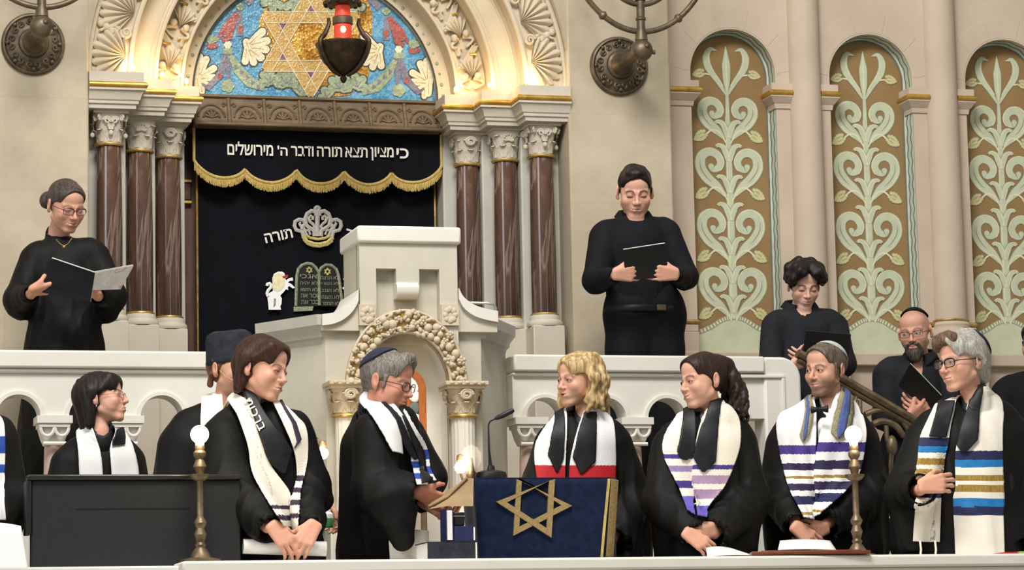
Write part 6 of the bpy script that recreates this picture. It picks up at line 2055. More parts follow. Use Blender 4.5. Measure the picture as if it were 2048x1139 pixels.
p.hair(hair_p7, M['h_salt'], amp=.0012, freq=(300, 300, 120), seed=6)
p.kippah(mat('grey white knitted cap', 'a9b0ae', 'd2d6d2', 0.9, nscale=90, bump=.3), axis=(-.05, .62, .78), ang=56, lift=.0085, trim=M['fr_shade'])
S7L = [(890, 908, M['purple']), (926, 940, M['purple_dark']), (952, 957, M['gold_cloth']), (967, 981, M['purple_dark']), (992, 1009, M['navy_stripe']), (1024, 1030, M['gold_cloth'])]
S7R = [(884, 903, M['purple']), (920, 938, M['purple_dark']), (949, 955, M['gold_cloth']), (962, 979, M['purple_dark']), (986, 1004, M['navy_stripe']), (1019, 1024, M['gold_cloth'])]
stole(p, 'prayer_shawl', M['white_bright'], -1, [(1630, 794), (1632, 868), (1628, 945), (1620, 1040)], [(1618, 790), (1562, 838), (1560, 892), (1575, 975), (1604, 1038)], S7L, nu=17, ripple=.004, seed=2)
stole(p, 'prayer_shawl', M['white_bright'], 1, [(1674, 784), (1640, 866), (1626, 945), (1620, 1036)], [(1694, 786), (1724, 846), (1724, 892), (1698, 978), (1640, 1034)], S7R, off=.014, nu=17, ripple=.004, seed=4)
for (i_, o_, mm, of) in (([(1627, 795), (1624, 850), (1617, 874), (1603, 887)], [(1618, 795), (1604, 850), (1595, 874), (1601, 887)], 'olive_band', .026), ([(1621, 797), (1616, 850), (1611, 872), (1603, 884)], [(1619, 797), (1608, 850), (1602, 872), (1602, 884)], 'slate_blue', .030),
                         ([(1678, 782), (1664, 830), (1657, 870), (1668, 882)], [(1690, 788), (1699, 832), (1690, 870), (1672, 882)], 'olive_band', .026), ([(1682, 784), (1674, 830), (1667, 868), (1669, 880)], [(1687, 786), (1688, 831), (1681, 868), (1671, 880)], 'slate_blue', .030)):
    stole(p, 'woven_neckband', M[mm], 1, i_, o_, off=of, tuck=False, n=40, nu=5)
bt = MB()
cc = np.array(p.w(1639, 818, -.135))
for e in (-1, 1):
    for q in (-1, 1):
        bt.grid(lambda u, v, e=e, q=q: tuple(cc+rot3(p.byaw)@V3(e*(.004+.034*u), q*(.009*math.sin(PI*v)*(1-.3*u)+.003), (v-.5)*(.014+.020*u))), 8, 9)
bt.ball(cc+V3(0, -.005, 0), (.008, .009, .010), 12)
bt.build('bow_tie', M['black_satin'], p.root)
mb = MB()
P7 = p

# older woman at the right
p = Person('person in glasses and navy skullcap with blue and gold striped stole, hand at chest', 11.98, (1925, 724), 1.08, -48, 4, -2,
           face=dict(jaw=1.0, wide=.97, nose=1.1, open=.6, lip='b0766c', lipw=.5, neck=.9, brow='8a7a70', broww=.4, fat=.002, smile=.3, look=-4), tone='d8a790')
robed(p, [(1940, 905, 98, .05), (1946, 1100, 112, .06)], [(1868, 862, 42, .04), (1998, 848, 46, .08)],
      [[(1852, 885, 44, .03), (1818, 985, 42, -.02), (1842, 978, 32, -.20)], [(2016, 880, 52, .09), (2046, 1000, 58, .1), (2030, 1090, 50, .0)]],
      ((1948, 1100, 122, .05), .27), extra=[((1816, 970, 34, 0), (1822, 1090, 40, .02), (1, 1, 1)), ((2044, 990, 56, .1), (2046, 1110, 60, .1), (1, 1, 1))], body_yaw=-20, under='black_satin', vdrop=.22, seed=41)
p.hand(p.w(1843, 972, -.23), RIGHT*.9+UP*.12+NEAR*.15, AWAY*.9+DOWN*.1, True, curl=(.45, .7, .5))
p.skin()
def hair_p8(S):
    S.ell((0, .020, .038), (.090, .106, .100), 0)
    S.ell((0, -.062, .090), (.058, .042, .036), .02)
    S.cone((0, .075, .0), (0, .080, -.055), .055, .045, .02)
    for e in (-1, 1): S.cone((e*.072, -.01, .05), (e*.080, .025, -.01), .026, .022, .015)
    front(S, .084, .074, .010, .004, .084)
    for e in (-1, 1): S.ell((e*.094, -.005, -.030), (.030, .044, .046), .008, '-')
    S.ell((0, .0, -.175), (.06, .075, .08), .012, '-')
p.hair(hair_p8, M['h_white'], amp=.003, freq=(170, 170, 90), seed=8)
p.hair(lambda S: (S.ell((-.012, -.082, .092), (.050, .030, .030), 0), S.ell((-.040, -.070, .076), (.032, .028, .034), .02), S.ell((.024, -.074, .098), (.03, .03, .026), .02), S.ell((0, -.125, .02), (.070, .06, .052), .008, '-')), hair_mat('brown tuft', '4a372c', '7d6654'), amp=.006, freq=(150, 150, 110), name='front_hair', seed=12)
p.kippah(mat('dark navy cap', '1a1d38', '262a4a', 0.8, nscale=40), axis=(0, .80, .60), ang=46, lift=.022)
p.spectacles(M['frame_dark'], r=.0019, thick_top=1.7)
SR8 = [(901, 919, M['navy_stripe']), (919, 934, M['azure']), (949, 962, M['gold_cloth']), (970, 984, M['gold_cloth']), (997, 1013, M['azure']), (1013, 1029, M['navy_stripe'])]
SL8 = [(875, 892, M['navy_stripe']), (892, 905, M['azure']), (916, 929, M['gold_cloth']), (938, 950, M['gold_cloth']), (966, 978, M['azure']), (978, 995, M['navy_stripe'])]
stole(p, 'striped_stole', M['white'], -1, [(1912, 800), (1899, 870), (1889, 930), (1884, 1010), (1882, 1084)], [(1874, 806), (1842, 872), (1834, 925), (1830, 1010), (1826, 1082)], SL8)
stole(p, 'striped_stole', M['white'], 1, [(1956, 772), (1934, 820), (1913, 890), (1909, 960), (1910, 1130)], [(1974, 770), (2001, 808), (2001, 880), (2003, 960), (2006, 1130)], SR8, off=.013)
stole(p, 'black_neckband', M['black_satin'], -1, [(1910, 804), (1899, 850), (1890, 876)], [(1878, 806), (1864, 850), (1857, 874)], off=.021, tuck=False, n=30)
stole(p, 'black_neckband', M['black_satin'], 1, [(1953, 775), (1926, 840), (1912, 888), (1922, 904)], [(1966, 768), (1958, 820), (1955, 880), (1932, 904)], off=.022, tuck=False, n=40)
mb = MB()
for x in (1840, 1870):
    mb.tube([p.w(x, 1080, -.22), p.w(x+2, 1098, -.225), p.w(x-1, 1130, -.22)], .0045, 6)
mb.build('tassel', M['white'], p.root)
P8 = p

# grey haired man in profile
p = Person('person in glasses and dark skullcap seen from the side, reading a brown board', 12.05, (775, 764), 1.04, 66, 14, 0,
           face=dict(jaw=1.05, wide=1.0, nose=1.0, open=.35, down=25, lip='9a6258', lipw=.5, brow='6a5a50', broww=.5, fat=.004, neck=1.05), tone='cc917a')
robed(p, [(770, 900, 82, .05), (752, 1110, 70, .06)], [(742, 858, 42, .10), (800, 852, 40, -.04)],
      [[(748, 868, 44, -.08), (750, 975, 46, -.12), (832, 985, 33, -.22)], [(815, 868, 36, .14), (850, 950, 40, .10), (848, 1000, 26, -.10)]],
      ((738, 1110, 62, .06), .17), extra=[((780, 1000, 52, -.18), (806, 1078, 20, -.22), (1, 1, 1)), ((826, 885, 30, .05), (862, 955, 36, .04), (1, 1, 1)), ((742, 900, 62, .05), (736, 1100, 62, .06), (1, 1, 1))], body_yaw=58, under='black_satin', vdrop=.10, seed=51, smooth=True, foldamp=.013)
p.hand(p.w(836, 982, -.22), RIGHT*.8+DOWN*.35+AWAY*.2, UP*.4+AWAY*.6, True, curl=(.3, .5, .4))
p.hand(p.w(842, 1006, -.14), RIGHT*.6+DOWN*.45+NEAR*.35, UP*.8+RIGHT*.2, False, curl=(.6, .6, .4))
p.skin()
def hair_p4(S):
    S.ell((0, .018, .036), (.083, .102, .096), 0)
    S.cone((-.03, -.068, .092), (.03, -.070, .092), .026, .026, .02)
    S.ell((0, -.066, .114), (.040, .030, .022), .014)
    S.cone((0, .085, .0), (0, .078, -.045), .030, .022, .02)
    front(S, .100, .082, .010, .002, .098)
    for e in (-1, 1): S.ell((e*.090, -.010, -.036), (.030, .044, .046), .008, '-')
    S.ell((0, .02, -.158), (.085, .105, .085), .012, '-')
    for e in (-1, 1): S.cone((e*.0745, -.024, .02), (e*.0735, -.020, -.024), .008, .006, .008)
p.hair(hair_p4, M['h_grey'], amp=.0028, freq=(190, 190, 110), seed=14)
p.kippah(mat('dark blue cap', '1d1e33', '2a2b44', 0.85, nscale=40), axis=(0, .66, .75), ang=50, lift=.0175)
p.spectacles(M['frame_dark'], r=.0018)
stole(p, 'shirt_collar', M['white'], -1, [(778, 806), (792, 815), (806, 834)], [(766, 806), (782, 824), (798, 843)], off=.012, tuck=False, n=24, nu=7)
stole(p, 'white_stole', M['white_bright'], -1, [(750, 788), (779, 832), (791, 870), (794, 908)], [(731, 780), (719, 802), (752, 850), (778, 905)], off=0.024, tuck=False, lin_=False)
stole(p, 'dark_neckband', M['black_satin'], -1, [(768, 808), (797, 840), (818, 885), (829, 914)], [(757, 800), (783, 845), (797, 890), (822, 919)], off=0.026, tuck=False, sm=6)
stole(p, 'striped_stole', M['white_bright'], 1, [(806, 836), (825, 880), (840, 925), (850, 972)], [(797, 840), (815, 885), (816, 925), (832, 972)], [(922, 935, M['blue_stripe']), (946, 958, M['blue_stripe'])], off=0.022, tuck=False, sm=6)
stole(p, 'black_tie', M['black_satin'], 1, [(806, 832), (826, 880), (842, 925), (852, 968)], [(800, 836), (818, 884), (832, 928), (840, 972)], off=0.030, tuck=False, sm=6)
stole(p, 'striped_stole', M['white_bright'], 1, [(806, 826), (832, 872), (850, 912), (862, 968)], [(803, 828), (827, 876), (844, 914), (856, 968)], [(898, 918, M['blue_stripe']), (932, 948, M['blue_stripe'])], off=0.032, tuck=False, sm=6)
P4 = p

# brown haired woman with the scroll
p = Person('person in black gown and long white stole looking down, holding a white paper scroll', 11.93, (524, 738), 1.06, 58, 10, 4,
           face=dict(jaw=.92, wide=.96, nose=1.0, open=.3, down=25, lip='a3635c', lipw=.6, neck=.88, brow='3e2a22', broww=.6), tone='d8a68e')
robed(p, [(530, 900, 84, .04), (545, 1110, 92, .06)], [(458, 862, 42, .04), (588, 858, 36, .02)],
      [[(446, 878, 46, .0), (462, 985, 54, -.08), (535, 1053, 31, -.26)], [(598, 878, 35, .06), (620, 965, 32, .02), (622, 1056, 26, -.22)]],
      ((545, 1110, 95, .06), .23), extra=[((455, 985, 46, -.05), (480, 1085, 26, -.08), (1, 1, 1)), ((622, 965, 30, .04), (640, 1000, 22, .03), (1, 1, 1))], body_yaw=30, under='black_satin', vdrop=.26, seed=61, smooth=True)
p.hand(p.w(543, 1050, -.30), RIGHT*.62+DOWN*.72+NEAR*.15, AWAY*.8+LEFT*.3, True, curl=(.35, .6, .4))
p.hand(p.w(630, 1048, -.29), LEFT*.55+DOWN*.75+NEAR*.2, AWAY*.8+RIGHT*.2, False, curl=(.45, .6, .4))
p.skin()
def hair_p3(S):
    S.ell((0, .018, .038), (.088, .107, .098), 0)
    S.cone((0, .085, .0), (0, .078, -.085), .046, .030, .03)
    for e in (-1, 1):
        S.cone((e*.066, .035, .03), (e*.070, .045, -.085), .036, .022, .02)
        S.cone((e*.050, -.050, .082), (e*.080, -.012, .035), .026, .018, .015)
    front(S, .088, .070, .010, .003, .086)
    for e in (-1, 1): S.ell((e*.092, -.012, -.030), (.030, .044, .046), .008, '-')
    S.ell((0, -.01, -.165), (.058, .08, .09), .012, '-')
p.hair(hair_p3, M['h_brown'], amp=.0012, freq=(260, 260, 30), seed=15)
S3L = [(1010, 1018, M['plum']), (1030, 1040, M['plum']), (1052, 1066, M['plum'])]
stole(p, 'white_stole', M['white'], -1, [(497, 802), (520, 870), (537, 925), (587, 1004), (592, 1066)], [(470, 788), (462, 806), (488, 885), (502, 958), (566, 1062)], S3L, off=.012, nu=13)
stole(p, 'white_stole', M['white'], 1, [(541, 806), (566, 860), (582, 905), (589, 960), (594, 1062)], [(556, 810), (590, 838), (607, 865), (608, 950), (604, 1062)], [(950, 962, M['plum']), (975, 985, M['plum']), (999, 1010, M['plum']), (1026, 1036, M['plum'])], off=.014)
stole(p, 'black_neckband', M['black_satin'], -1, [(508, 800), (532, 838), (562, 876), (577, 902), (566, 946)], [(484, 782), (506, 836), (519, 876), (536, 924), (560, 948)], off=.021, tuck=False, nu=9)
stole(p, 'dark_hem', M['plum'], 1, [(560, 812), (586, 850), (594, 880), (582, 896)], [(556, 812), (578, 850), (586, 885), (580, 897)], off=.020, tuck=False, nu=4, n=30)
P3 = p
# silver writing on the neckband
def on_cloth(p, body, pts, hpx, m, name='writing', off=.028):
    vs, fs = text_mesh(body[::-1], 1.0, .0012, .01)
    xs = [v.x for v in vs]; ys = [v.y for v in vs]
    pl_ = spline(pts, 60); L = np.concatenate([[0], np.cumsum(_len(np.diff(pl_, axis=0)))])
    out = []
    cam_l = np.array(CAM)-p.off
    x0, x1, y0, y1 = min(xs), max(xs), min(ys), max(ys)
    for v in vs:
        s_ = (v.x-x0)/(x1-x0)*L[-1]
        q = np.array([np.interp(s_, L, pl_[:, 0]), np.interp(s_, L, pl_[:, 1])])
        q2 = np.array([np.interp(s_+1, L, pl_[:, 0]), np.interp(s_+1, L, pl_[:, 1])]) if s_ < L[-1]-1 else q+(pl_[-1]-pl_[-2])/max(1e-6, np.linalg.norm(pl_[-1]-pl_[-2]))
        t = q2-q; t /= max(1e-6, np.linalg.norm(t)); nrm = np.array([t[1], -t[0]])
        q = q+nrm*((v.y-(y0+y1)/2)/(y1-y0)*hpx)
        d = Vector(np.array(W(q[0], q[1], p.Y))-p.off-cam_l).normalized()
        loc, nn, _, _ = p.bv.ray_cast(Vector(cam_l), d)
        if loc is None: loc, nn, _, _ = p.bv.find_nearest(Vector(np.array(W(q[0], q[1], p.Y))-p.off))
        out.append(np.array(loc)-np.array(d)*(off+v.z))
    mb = MB().add(out, fs)
    return mb.build(name, m, p.root, sharp=60)
on_cloth(P3, 'ברכות', [(494, 796), (509, 826), (525, 858)], 15, M['embroid'], off=.043)
on_cloth(P5, 'שלום', [(1113, 858), (1116, 845), (1120, 833)], 7, M['fr_dark'], off=.037)

# man with tall dark cap behind her
p = Person('person in a tall dark grey cap standing behind the one holding the scroll', 12.5, (462, 740), 1.0, 48, 0, 2,
           face=dict(jaw=1.0, open=.6, lip='a4645a', lipw=.5, brow='6a4a38', broww=.6), tone='d6a48c')
robed(p, [(430, 905, 92, .05), (430, 1110, 105, .06)], [(385, 868, 50, .05), (485, 862, 46, .03)],
      [[(365, 895, 50, .04), (355, 1010, 54, .02), (420, 1085, 32, -.12)], [(505, 890, 42, .06), (575, 985, 34, .08), (634, 998, 24, .02)]],
      ((425, 1110, 110, .05), .25), body_yaw=25, under='white_bright', seed=71, smooth=True)
p.hand(p.w(642, 1000, .01), RIGHT*.55+DOWN*.75, NEAR*.3+LEFT*.4+DOWN*.2, False, curl=(.5, .7, .5))
p.hand(p.w(428, 1090, -.14), RIGHT*.7+DOWN*.5, AWAY, True)
p.skin()
def hair_p2(S):
    S.ell((0, .020, .030), (.081, .101, .090), 0)
    S.ell((0, -.105, -.02), (.090, .090, .125), .012, '-')
    for e in (-1, 1): S.ell((e*.088, -.012, -.03), (.020, .026, .036), .008, '-')
    S.ell((0, .0, -.165), (.085, .10, .095), .012, '-')
    for e in (-1, 1): S.cone((e*.070, .045, -.02), (e*.062, .062, -.062), .014, .010, .01)
p.hair(hair_p2, M['h_red'], amp=.003, freq=(190, 190, 90), seed=16)
mb = MB()
def hatpt(u, v):
    a = 2*PI*u
    prof = [(.088, .020), (.092, .030), (.093, .075), (.096, .125), (.092, .150), (.075, .160), (.03, .163), (.0005, .164)]
    t = v*(len(prof)-1); i = min(int(t), len(prof)-2); f = t-i
    r_ = prof[i][0]+(prof[i+1][0]-prof[i][0])*f; z = prof[i][1]+(prof[i+1][1]-prof[i][1])*f
    return tuple(p.hl((r_*.93*math.cos(a), .014+r_*1.13*math.sin(a), z-.006*math.sin(a)+.003*math.sin(3*a)*(v > .3))))
mb.grid(hatpt, 40, 22, 0, closed_u=True); mb.build('tall_cap', M['grey_felt'], p.root, weld=True)
mb = MB().tube([p.hl((.083, -.01, -.01)), p.hl((.080, -.05, -.045)), p.hl((.062, -.088, -.062))], .0022, 6); mb.ball(p.hl((.058, -.094, -.064)), .0065, 10); mb.build('headset_microphone', M['h_blonde'], p.root)
mb = MB().tube([p.hl((-.083, -.01, -.01)), p.hl((-.080, -.05, -.045)), p.hl((-.062, -.088, -.062))], .0022, 6); mb.ball(p.hl((-.058, -.094, -.064)), .0065, 10); mb.build('headset_microphone', M['h_blonde'], p.root)
stole(p, 'cream_stole', M['white'], -1, [(445, 790), (446, 850), (446, 960)], [(425, 785), (404, 818), (402, 960)], off=.014)

# woman with glasses seated low at the left
p = Person('person in thin glasses and plain white stole looking up, behind the black desk', 12.75, (205, 798), .93, 74, -10, 4,
           face=dict(jaw=.92, wide=.95, nose=1.1, open=.7, lip='a8605a', lipw=.6, neck=.84, brow='2a1e1a', broww=.7), tone='dcaa92')
robed(p, [(195, 935, 68, .05), (196, 1120, 82, .06)], [(150, 912, 30, .05), (246, 904, 28, .04)],
      [[(132, 928, 32, .04), (116, 1020, 36, .02), (160, 1085, 26, -.18)], [(262, 922, 30, .05), (278, 1020, 32, .03), (240, 1085, 26, -.16)]],
      ((196, 1120, 90, .06), .26), body_yaw=12, under='black_satin', seed=81, vdrop=.2, smooth=True)
p.hand(p.w(168, 1090, -.2), RIGHT*.8+NEAR*.3, DOWN, True); p.hand(p.w(232, 1090, -.18), LEFT*.8+NEAR*.3, DOWN, False)
p.skin()
def hair_p1(S):
    S.ell((0, .020, .038), (.088, .108, .098), 0)
    S.cone((0, .080, .03), (0, .088, -.115), .062, .040, .03)
    for e in (-1, 1):
        S.cone((e*.060, .040, .03), (e*.062, .060, -.115), .040, .024, .02)
        S.cone((e*.045, -.055, .085), (e*.078, -.020, .030), .024, .014, .015)
    front(S, .066, .070, .010, .003, .080)
    for e in (-1, 1): S.ell((e*.092, -.014, -.034), (.030, .044, .046), .008, '-')
    S.ell((0, -.02, -.165), (.058, .08, .09), .012, '-')
p.hair(hair_p1, M['h_black'], amp=.0022, freq=(240, 240, 40), seed=18)
p.spectacles(M['frame_metal'], hgt=.0165, r=.0011)
mb = MB().ball(p.hl((-.079, .012, -.042)), (.004, .004, .006), 10); mb.build('earring', M['chrome'], p.root)
stole(p, 'white_stole', M['white_bright'], -1, [(186, 852), (198, 895), (204, 950), (206, 1040)], [(180, 850), (158, 872), (160, 950), (162, 1040)])
stole(p, 'white_stole', M['white_bright'], 1, [(226, 862), (217, 895), (220, 950), (222, 1040)], [(240, 862), (262, 896), (274, 950), (276, 1040)])
stole(p, 'black_neckband', M['black_satin'], 1, [(224, 864), (219, 880), (219, 893)], [(238, 862), (243, 878), (245, 892)], off=.020, tuck=False, n=20)

# person cut by the left edge
p = Person('person in black gown and blue striped stole cut off by the left edge', 12.0, (-62, 775), 1.0, 30, 0, 0, face=dict(open=.7), tone='d6a48c')
robed(p, [(-55, 905, 88, .04), (-58, 1110, 100, .05)], [(-115, 872, 42, .04), (-5, 872, 38, .05)],
      [[(-128, 895, 42, .03), (-140, 1000, 46, 0), (-90, 1070, 30, -.2)], [(2, 895, 36, .05), (10, 1000, 46, .02), (-30, 1058, 32, -.2)]],
      ((-60, 1110, 100, .05), .28), extra=[((10, 1000, 44, .02), (14, 1050, 30, .0), (1, 1, 1))], body_yaw=10, under='white_bright', seed=91)
p.hand(p.w(-82, 1075, -.22), RIGHT*.8+DOWN*.5, AWAY, True); p.hand(p.w(-40, 1062, -.22), LEFT*.8+DOWN*.5, AWAY, False)
p.skin()
p.hair(hair_p7, M['h_brown'], seed=19)
stole(p, 'striped_stole', M['white_bright'], 1, [(-40, 820), (-35, 870), (-32, 960), (-30, 1040)], [(-20, 826), (4, 850), (7, 950), (6, 1040)], [(872, 906, M['blue_stripe']), (928, 945, M['blue_stripe'])])

# ---- upper terrace ---------------------------------------------------------------------------------------------
TZ = TER
def clad(p, torso, sh, arms, legs=None, body_yaw=0, m='black_cotton', skirt=None, seed=3, collar=True, neck_v=.10, extra=(), sleeve=.98, trousers='black_cotton', foldamp=.006):
    """shirt that follows the body; legs: hip line y, hip radius, knee/foot spread"""
    p.byaw = R(body_yaw)-p.view
    fv = rot3(p.byaw)@V3(0, -1, 0)
    nb = p.hl((0, .036, -.150)); p.nb = nb
    chest = p.w(torso[0][0], torso[0][1], torso[0][3]); hips = p.w(torso[-1][0], torso[-1][1], torso[-1][3])
    p.trunk(nb, chest, torso[0][2]*p.k*.8, hips)
    cones = [(sh[0], sh[1], (1, .85, 1))]+[(torso[i], torso[i+1], (1, .72, 1)) for i in range(len(torso)-1)]
    cuffs = []
    for a in arms:
        pts = [p.w(q[0], q[1], q[3]) for q in a[:3]]
        p.arm(*pts, r=(.043, .034, .024))
        cones += [(a[0], a[1], (1, 1, 1)), (a[1], a[2], (1, 1, 1))]
        d = pts[2]-pts[1]; d = d/np.linalg.norm(d); rc = a[2][2]*p.k
        cuffs.append((pts[2]-d*.006, pts[2]+d*.08, rc*.82, rc*1.1))
    for e in extra: cones.append(e)
    neck = [lambda S: S.cone(nb+V3(0, 0, -.05), nb+V3(0, 0, .005), .068*p.hs, .060*p.hs, .03, '+'),
            lambda S: S.cone(p.hl((0, .030, -.09)), nb+V3(0, 0, -.02), .052*p.hs, .056*p.hs, .008, '-')]
    if neck_v: neck.append(lambda S: S.cone(nb+fv*.06+V3(0, 0, .03), nb+fv*.12+V3(0, 0, -neck_v), .036, .008, .008, '-'))
    p.robe = p.cloth('shirt' if not skirt else 'dress', M[m], robe_fn(p, cones, skirt, neck, .03, cuffs), h=.0075, folds=foldamp, freq=(22, 22, 9), seed=seed)
    p.bv = p.bvh(p.robe)
    if legs:
        (hx, hy, hr, hdy), (lx, rx, fr_) = legs
        def tf(S):
            a = p.w(hx, hy, hdy)
            S.cone(a+V3(-.05, 0, .06), a+V3(.05, 0, .06), hr*p.k*.82, hr*p.k*.82, .04, sq=(1, .72, 1))
            for x, e in ((lx, -1), (rx, 1)):
                b = p.w(x, hy+60, hdy); f_ = V3(b[0], b[1]+.02, .03)
                S.cone(a+V3(e*.075, 0, 0), b, hr*p.k*.66, hr*p.k*.58, .04); S.cone(b, f_, hr*p.k*.58, .075, .03)
        p.cloth('trousers', M[trousers], tf, h=.009, folds=.006, seed=seed+2)
        for x in (lx, rx):
            b = p.w(x, hy+60, hdy)
            def sf(S): S.cone((b[0], b[1]+.05, .045), (b[0], b[1]-.14, .035), .048, .038, .02); S.ell((b[0], b[1], -.30), (.6, .6, .303), .002, '-')
            p.cloth('shoe', M['black_plastic'], sf, h=.01, folds=0, fine=0, box=(V3(b[0]-.12, b[1]-.3, -.05), V3(b[0]+.12, b[1]+.2, .15)))
    if collar: p.collar(M[m], p.nb+V3(0, .002, .020), .060, 14, h=.040, open_=22, spread=.030, pt=.036, yaw=p.byaw, name='shirt_collar')
    return p
# woman with booklet
p = Person('person in black dress and glasses reading an open booklet on the terrace', 13.9, (132, 412), .98, 28, 22, -2, floor=TZ,
           face=dict(jaw=1.02, wide=1.0, nose=1.05, open=.2, down=30, lip='a3635c', lipw=.5, neck=1.0, fat=.006, smile=.6, brow='5a4a42', broww=.4), tone='d29f88')
clad(p, [(130, 545, 58, .04), (128, 640, 64, .05), (128, 710, 74, .05)], [(82, 508, 28, .05), (178, 502, 28, .03)],
     [[(68, 520, 30, .05), (40, 600, 30, .0), (62, 588, 17, -.24)], [(192, 515, 29, .04), (222, 590, 29, -.02), (196, 592, 17, -.25)]],
     skirt=((128, 690, 78, .05), .24), body_yaw=14, m='black', seed=101, collar=False, neck_v=.04,
     extra=[((40, 600, 28, 0), (45, 618, 22, .0), (1, 1, 1)), ((220, 600, 28, 0), (214, 622, 24, 0), (1, 1, 1))])
p.hand(p.w(62, 582, -.27), RIGHT*.75+AWAY*.1+UP*.15, AWAY*.5+UP*.7, True, curl=(.45, .6, .5), thumb=.8)
p.hand(p.w(196, 588, -.28), LEFT*.8+UP*.28+AWAY*.1, NEAR*-.5+UP*.75, False, curl=(.18, .3, .25), splay=.09)
p.skin()
def hair_s1(S):
    S.ell((0, .020, .036), (.081, .102, .094), 0)
    S.ell((-.030, .128, -.004), (.044, .040, .044), .016)
    front(S, .096, .092, .010, 0, .100)
    for e in (-1, 1): S.ell((e*.090, -.010, -.034), (.030, .044, .046), .008, '-')
    S.ell((0, .03, -.158), (.085, .105, .085), .012, '-')
p.hair(hair_s1, M['h_greybrown'], amp=.0014, freq=(260, 260, 60), seed=20)
p.spectacles(M['frame_red'], hgt=.016, r=.0015, thick_top=1.9)
mb = MB().tube([p.w(*q, -.14) for q in ((112, 478), (120, 487), (128, 492), (136, 487), (144, 476))], .0016, 6); mb.ball(p.w(128, 493, -.145), (.007, .005, .007), 10); mb.build('pendant', M['gold_dim'], p.root)
S1 = p
# man with folder
p = Person('person in black shirt, trousers and belt, bareheaded, reading a folder on the terrace', 13.9, (1270, 384), 1.03, 6, 21, 0, floor=TZ,
           face=dict(jaw=1.06, wide=1.0, nose=1.0, open=.0, lip='b07a70', lipw=.5, neck=1.08, brow='2e221c', broww=.9, fat=.003, stubble=.12), tone='dbab96')
clad(p, [(1272, 492, 64, .04), (1276, 575, 62, .05), (1280, 620, 60, .05)], [(1216, 465, 27, .05), (1326, 460, 27, .04)],
     [[(1208, 478, 31, .05), (1193, 560, 26, -.02), (1232, 550, 15, -.27)], [(1334, 474, 31, .05), (1370, 552, 25, -.02), (1350, 548, 15, -.27)]],
     legs=((1290, 640, 76, .05), (1258, 1324, .08)), body_yaw=8, seed=111, neck_v=.10)
p.hand(p.w(1230, 548, -.29), RIGHT*.85+UP*.05, AWAY*.75+UP*.3, True, curl=(.25, .5, .4), thumb=.4)
p.hand(p.w(1352, 548, -.29), LEFT*.85+UP*.05, AWAY*.75+UP*.3, False, curl=(.25, .5, .4), thumb=.4)
p.skin()
def hair_s2(S):
    S.ell((0, .020, .040), (.081, .101, .093), 0)
    S.ell((0, -.055, .105), (.050, .038, .024), .018)
    front(S, .084, .125, .009, .001, .098)
    for e in (-1, 1): S.ell((e*.089, -.010, -.040), (.030, .044, .046), .008, '-')
    S.ell((0, .03, -.152), (.085, .105, .085), .012, '-')
    for e in (-1, 1): S.cone((e*.0755, -.024, .02), (e*.0745, -.022, .002), .007, .005, .008)
p.hair(hair_s2, M['h_black'], amp=.0020, freq=(210, 210, 120), seed=22)
mb = MB()
a0 = p.w(1283, 622, .05)
mb.tube([a0+V3(.188*math.cos(w), .146*math.sin(w)-.002, 0) for w in np.linspace(0, 2*PI, 40, endpoint=False)], .011, 8, closed=True, flat=(.5, 1.5)); mb.build('belt', M['black_satin'], p.root)
mb = MB().box((a0[0]+.03, a0[1]-.162, a0[2]-.014), (a0[0]+.075, a0[1]-.148, a0[2]+.014)); mb.build('belt_buckle', M['frame_metal'], p.root, bevel=.002)
S2 = p
# young man
p = Person('person in dark shirt and white skullcap looking down at a folder on the terrace', 14.0, (1608, 571), .95, 14, 22, 2, floor=TZ,
           face=dict(jaw=.92, wide=.95, nose=1.1, open=.0, lip='b3736c', lipw=.6, neck=.98, brow='2a1e1a', broww=1.0), tone='dfb3a0')
clad(p, [(1608, 668, 54, .04), (1610, 790, 56, .05)], [(1560, 642, 24, .05), (1656, 640, 24, .04)],
     [[(1546, 652, 24, .05), (1540, 728, 22, -.01), (1588, 732, 14, -.24)], [(1672, 652, 25, .05), (1686, 728, 25, -.02), (1640, 725, 15, -.22)]],
     legs=((1612, 800, 60, .05), (1592, 1632, .08)), body_yaw=10, m='charcoal', seed=121, neck_v=.09)
p.hand(p.w(1584, 732, -.27), RIGHT*.8+UP*.35, AWAY*.6+UP*.5, True, curl=(.3, .4, .3))
p.hand(p.w(1640, 722, -.25), LEFT*.85+UP*.1, AWAY*.6+UP*.5, False, curl=(.3, .4, .3))
p.skin()
def hair_s3(S):
    S.ell((0, .022, .040), (.086, .106, .098), 0)
    for e in (-1, 1):
        S.chain([(e*.012, -.045, .122), (e*.050, -.085, .098), (e*.078, -.078, .058), (e*.088, -.045, .026)], [.026, .028, .024, .014], .012)
        S.chain([(e*.012, -.020, .130), (e*.062, -.040, .108), (e*.092, -.030, .060), (e*.094, -.005, .022)], [.026, .028, .022, .014], .012)
        S.chain([(e*.03, .03, .125), (e*.080, .03, .085), (e*.092, .03, .030)], [.028, .028, .018], .012)
    S.chain([(.005, -.055, .118), (.030, -.095, .088), (.040, -.100, .062)], [.022, .020, .009], .008)
    S.chain([(-.008, -.055, .118), (-.035, -.098, .090), (-.056, -.094, .060)], [.020, .020, .009], .008)
    S.ell((0, -.125, -.060), (.080, .070, .085), .008, '-')
    for e in (-1, 1): S.ell((e*.096, -.006, -.045), (.026, .040, .040), .008, '-')
    S.ell((0, .02, -.150), (.085, .105, .085), .012, '-')
p.hair(hair_s3, M['h_black'], amp=.0018, freq=(180, 180, 90), seed=24)
p.kippah(M['white_bright'], axis=(0, .30, .95), ang=44, lift=.024)
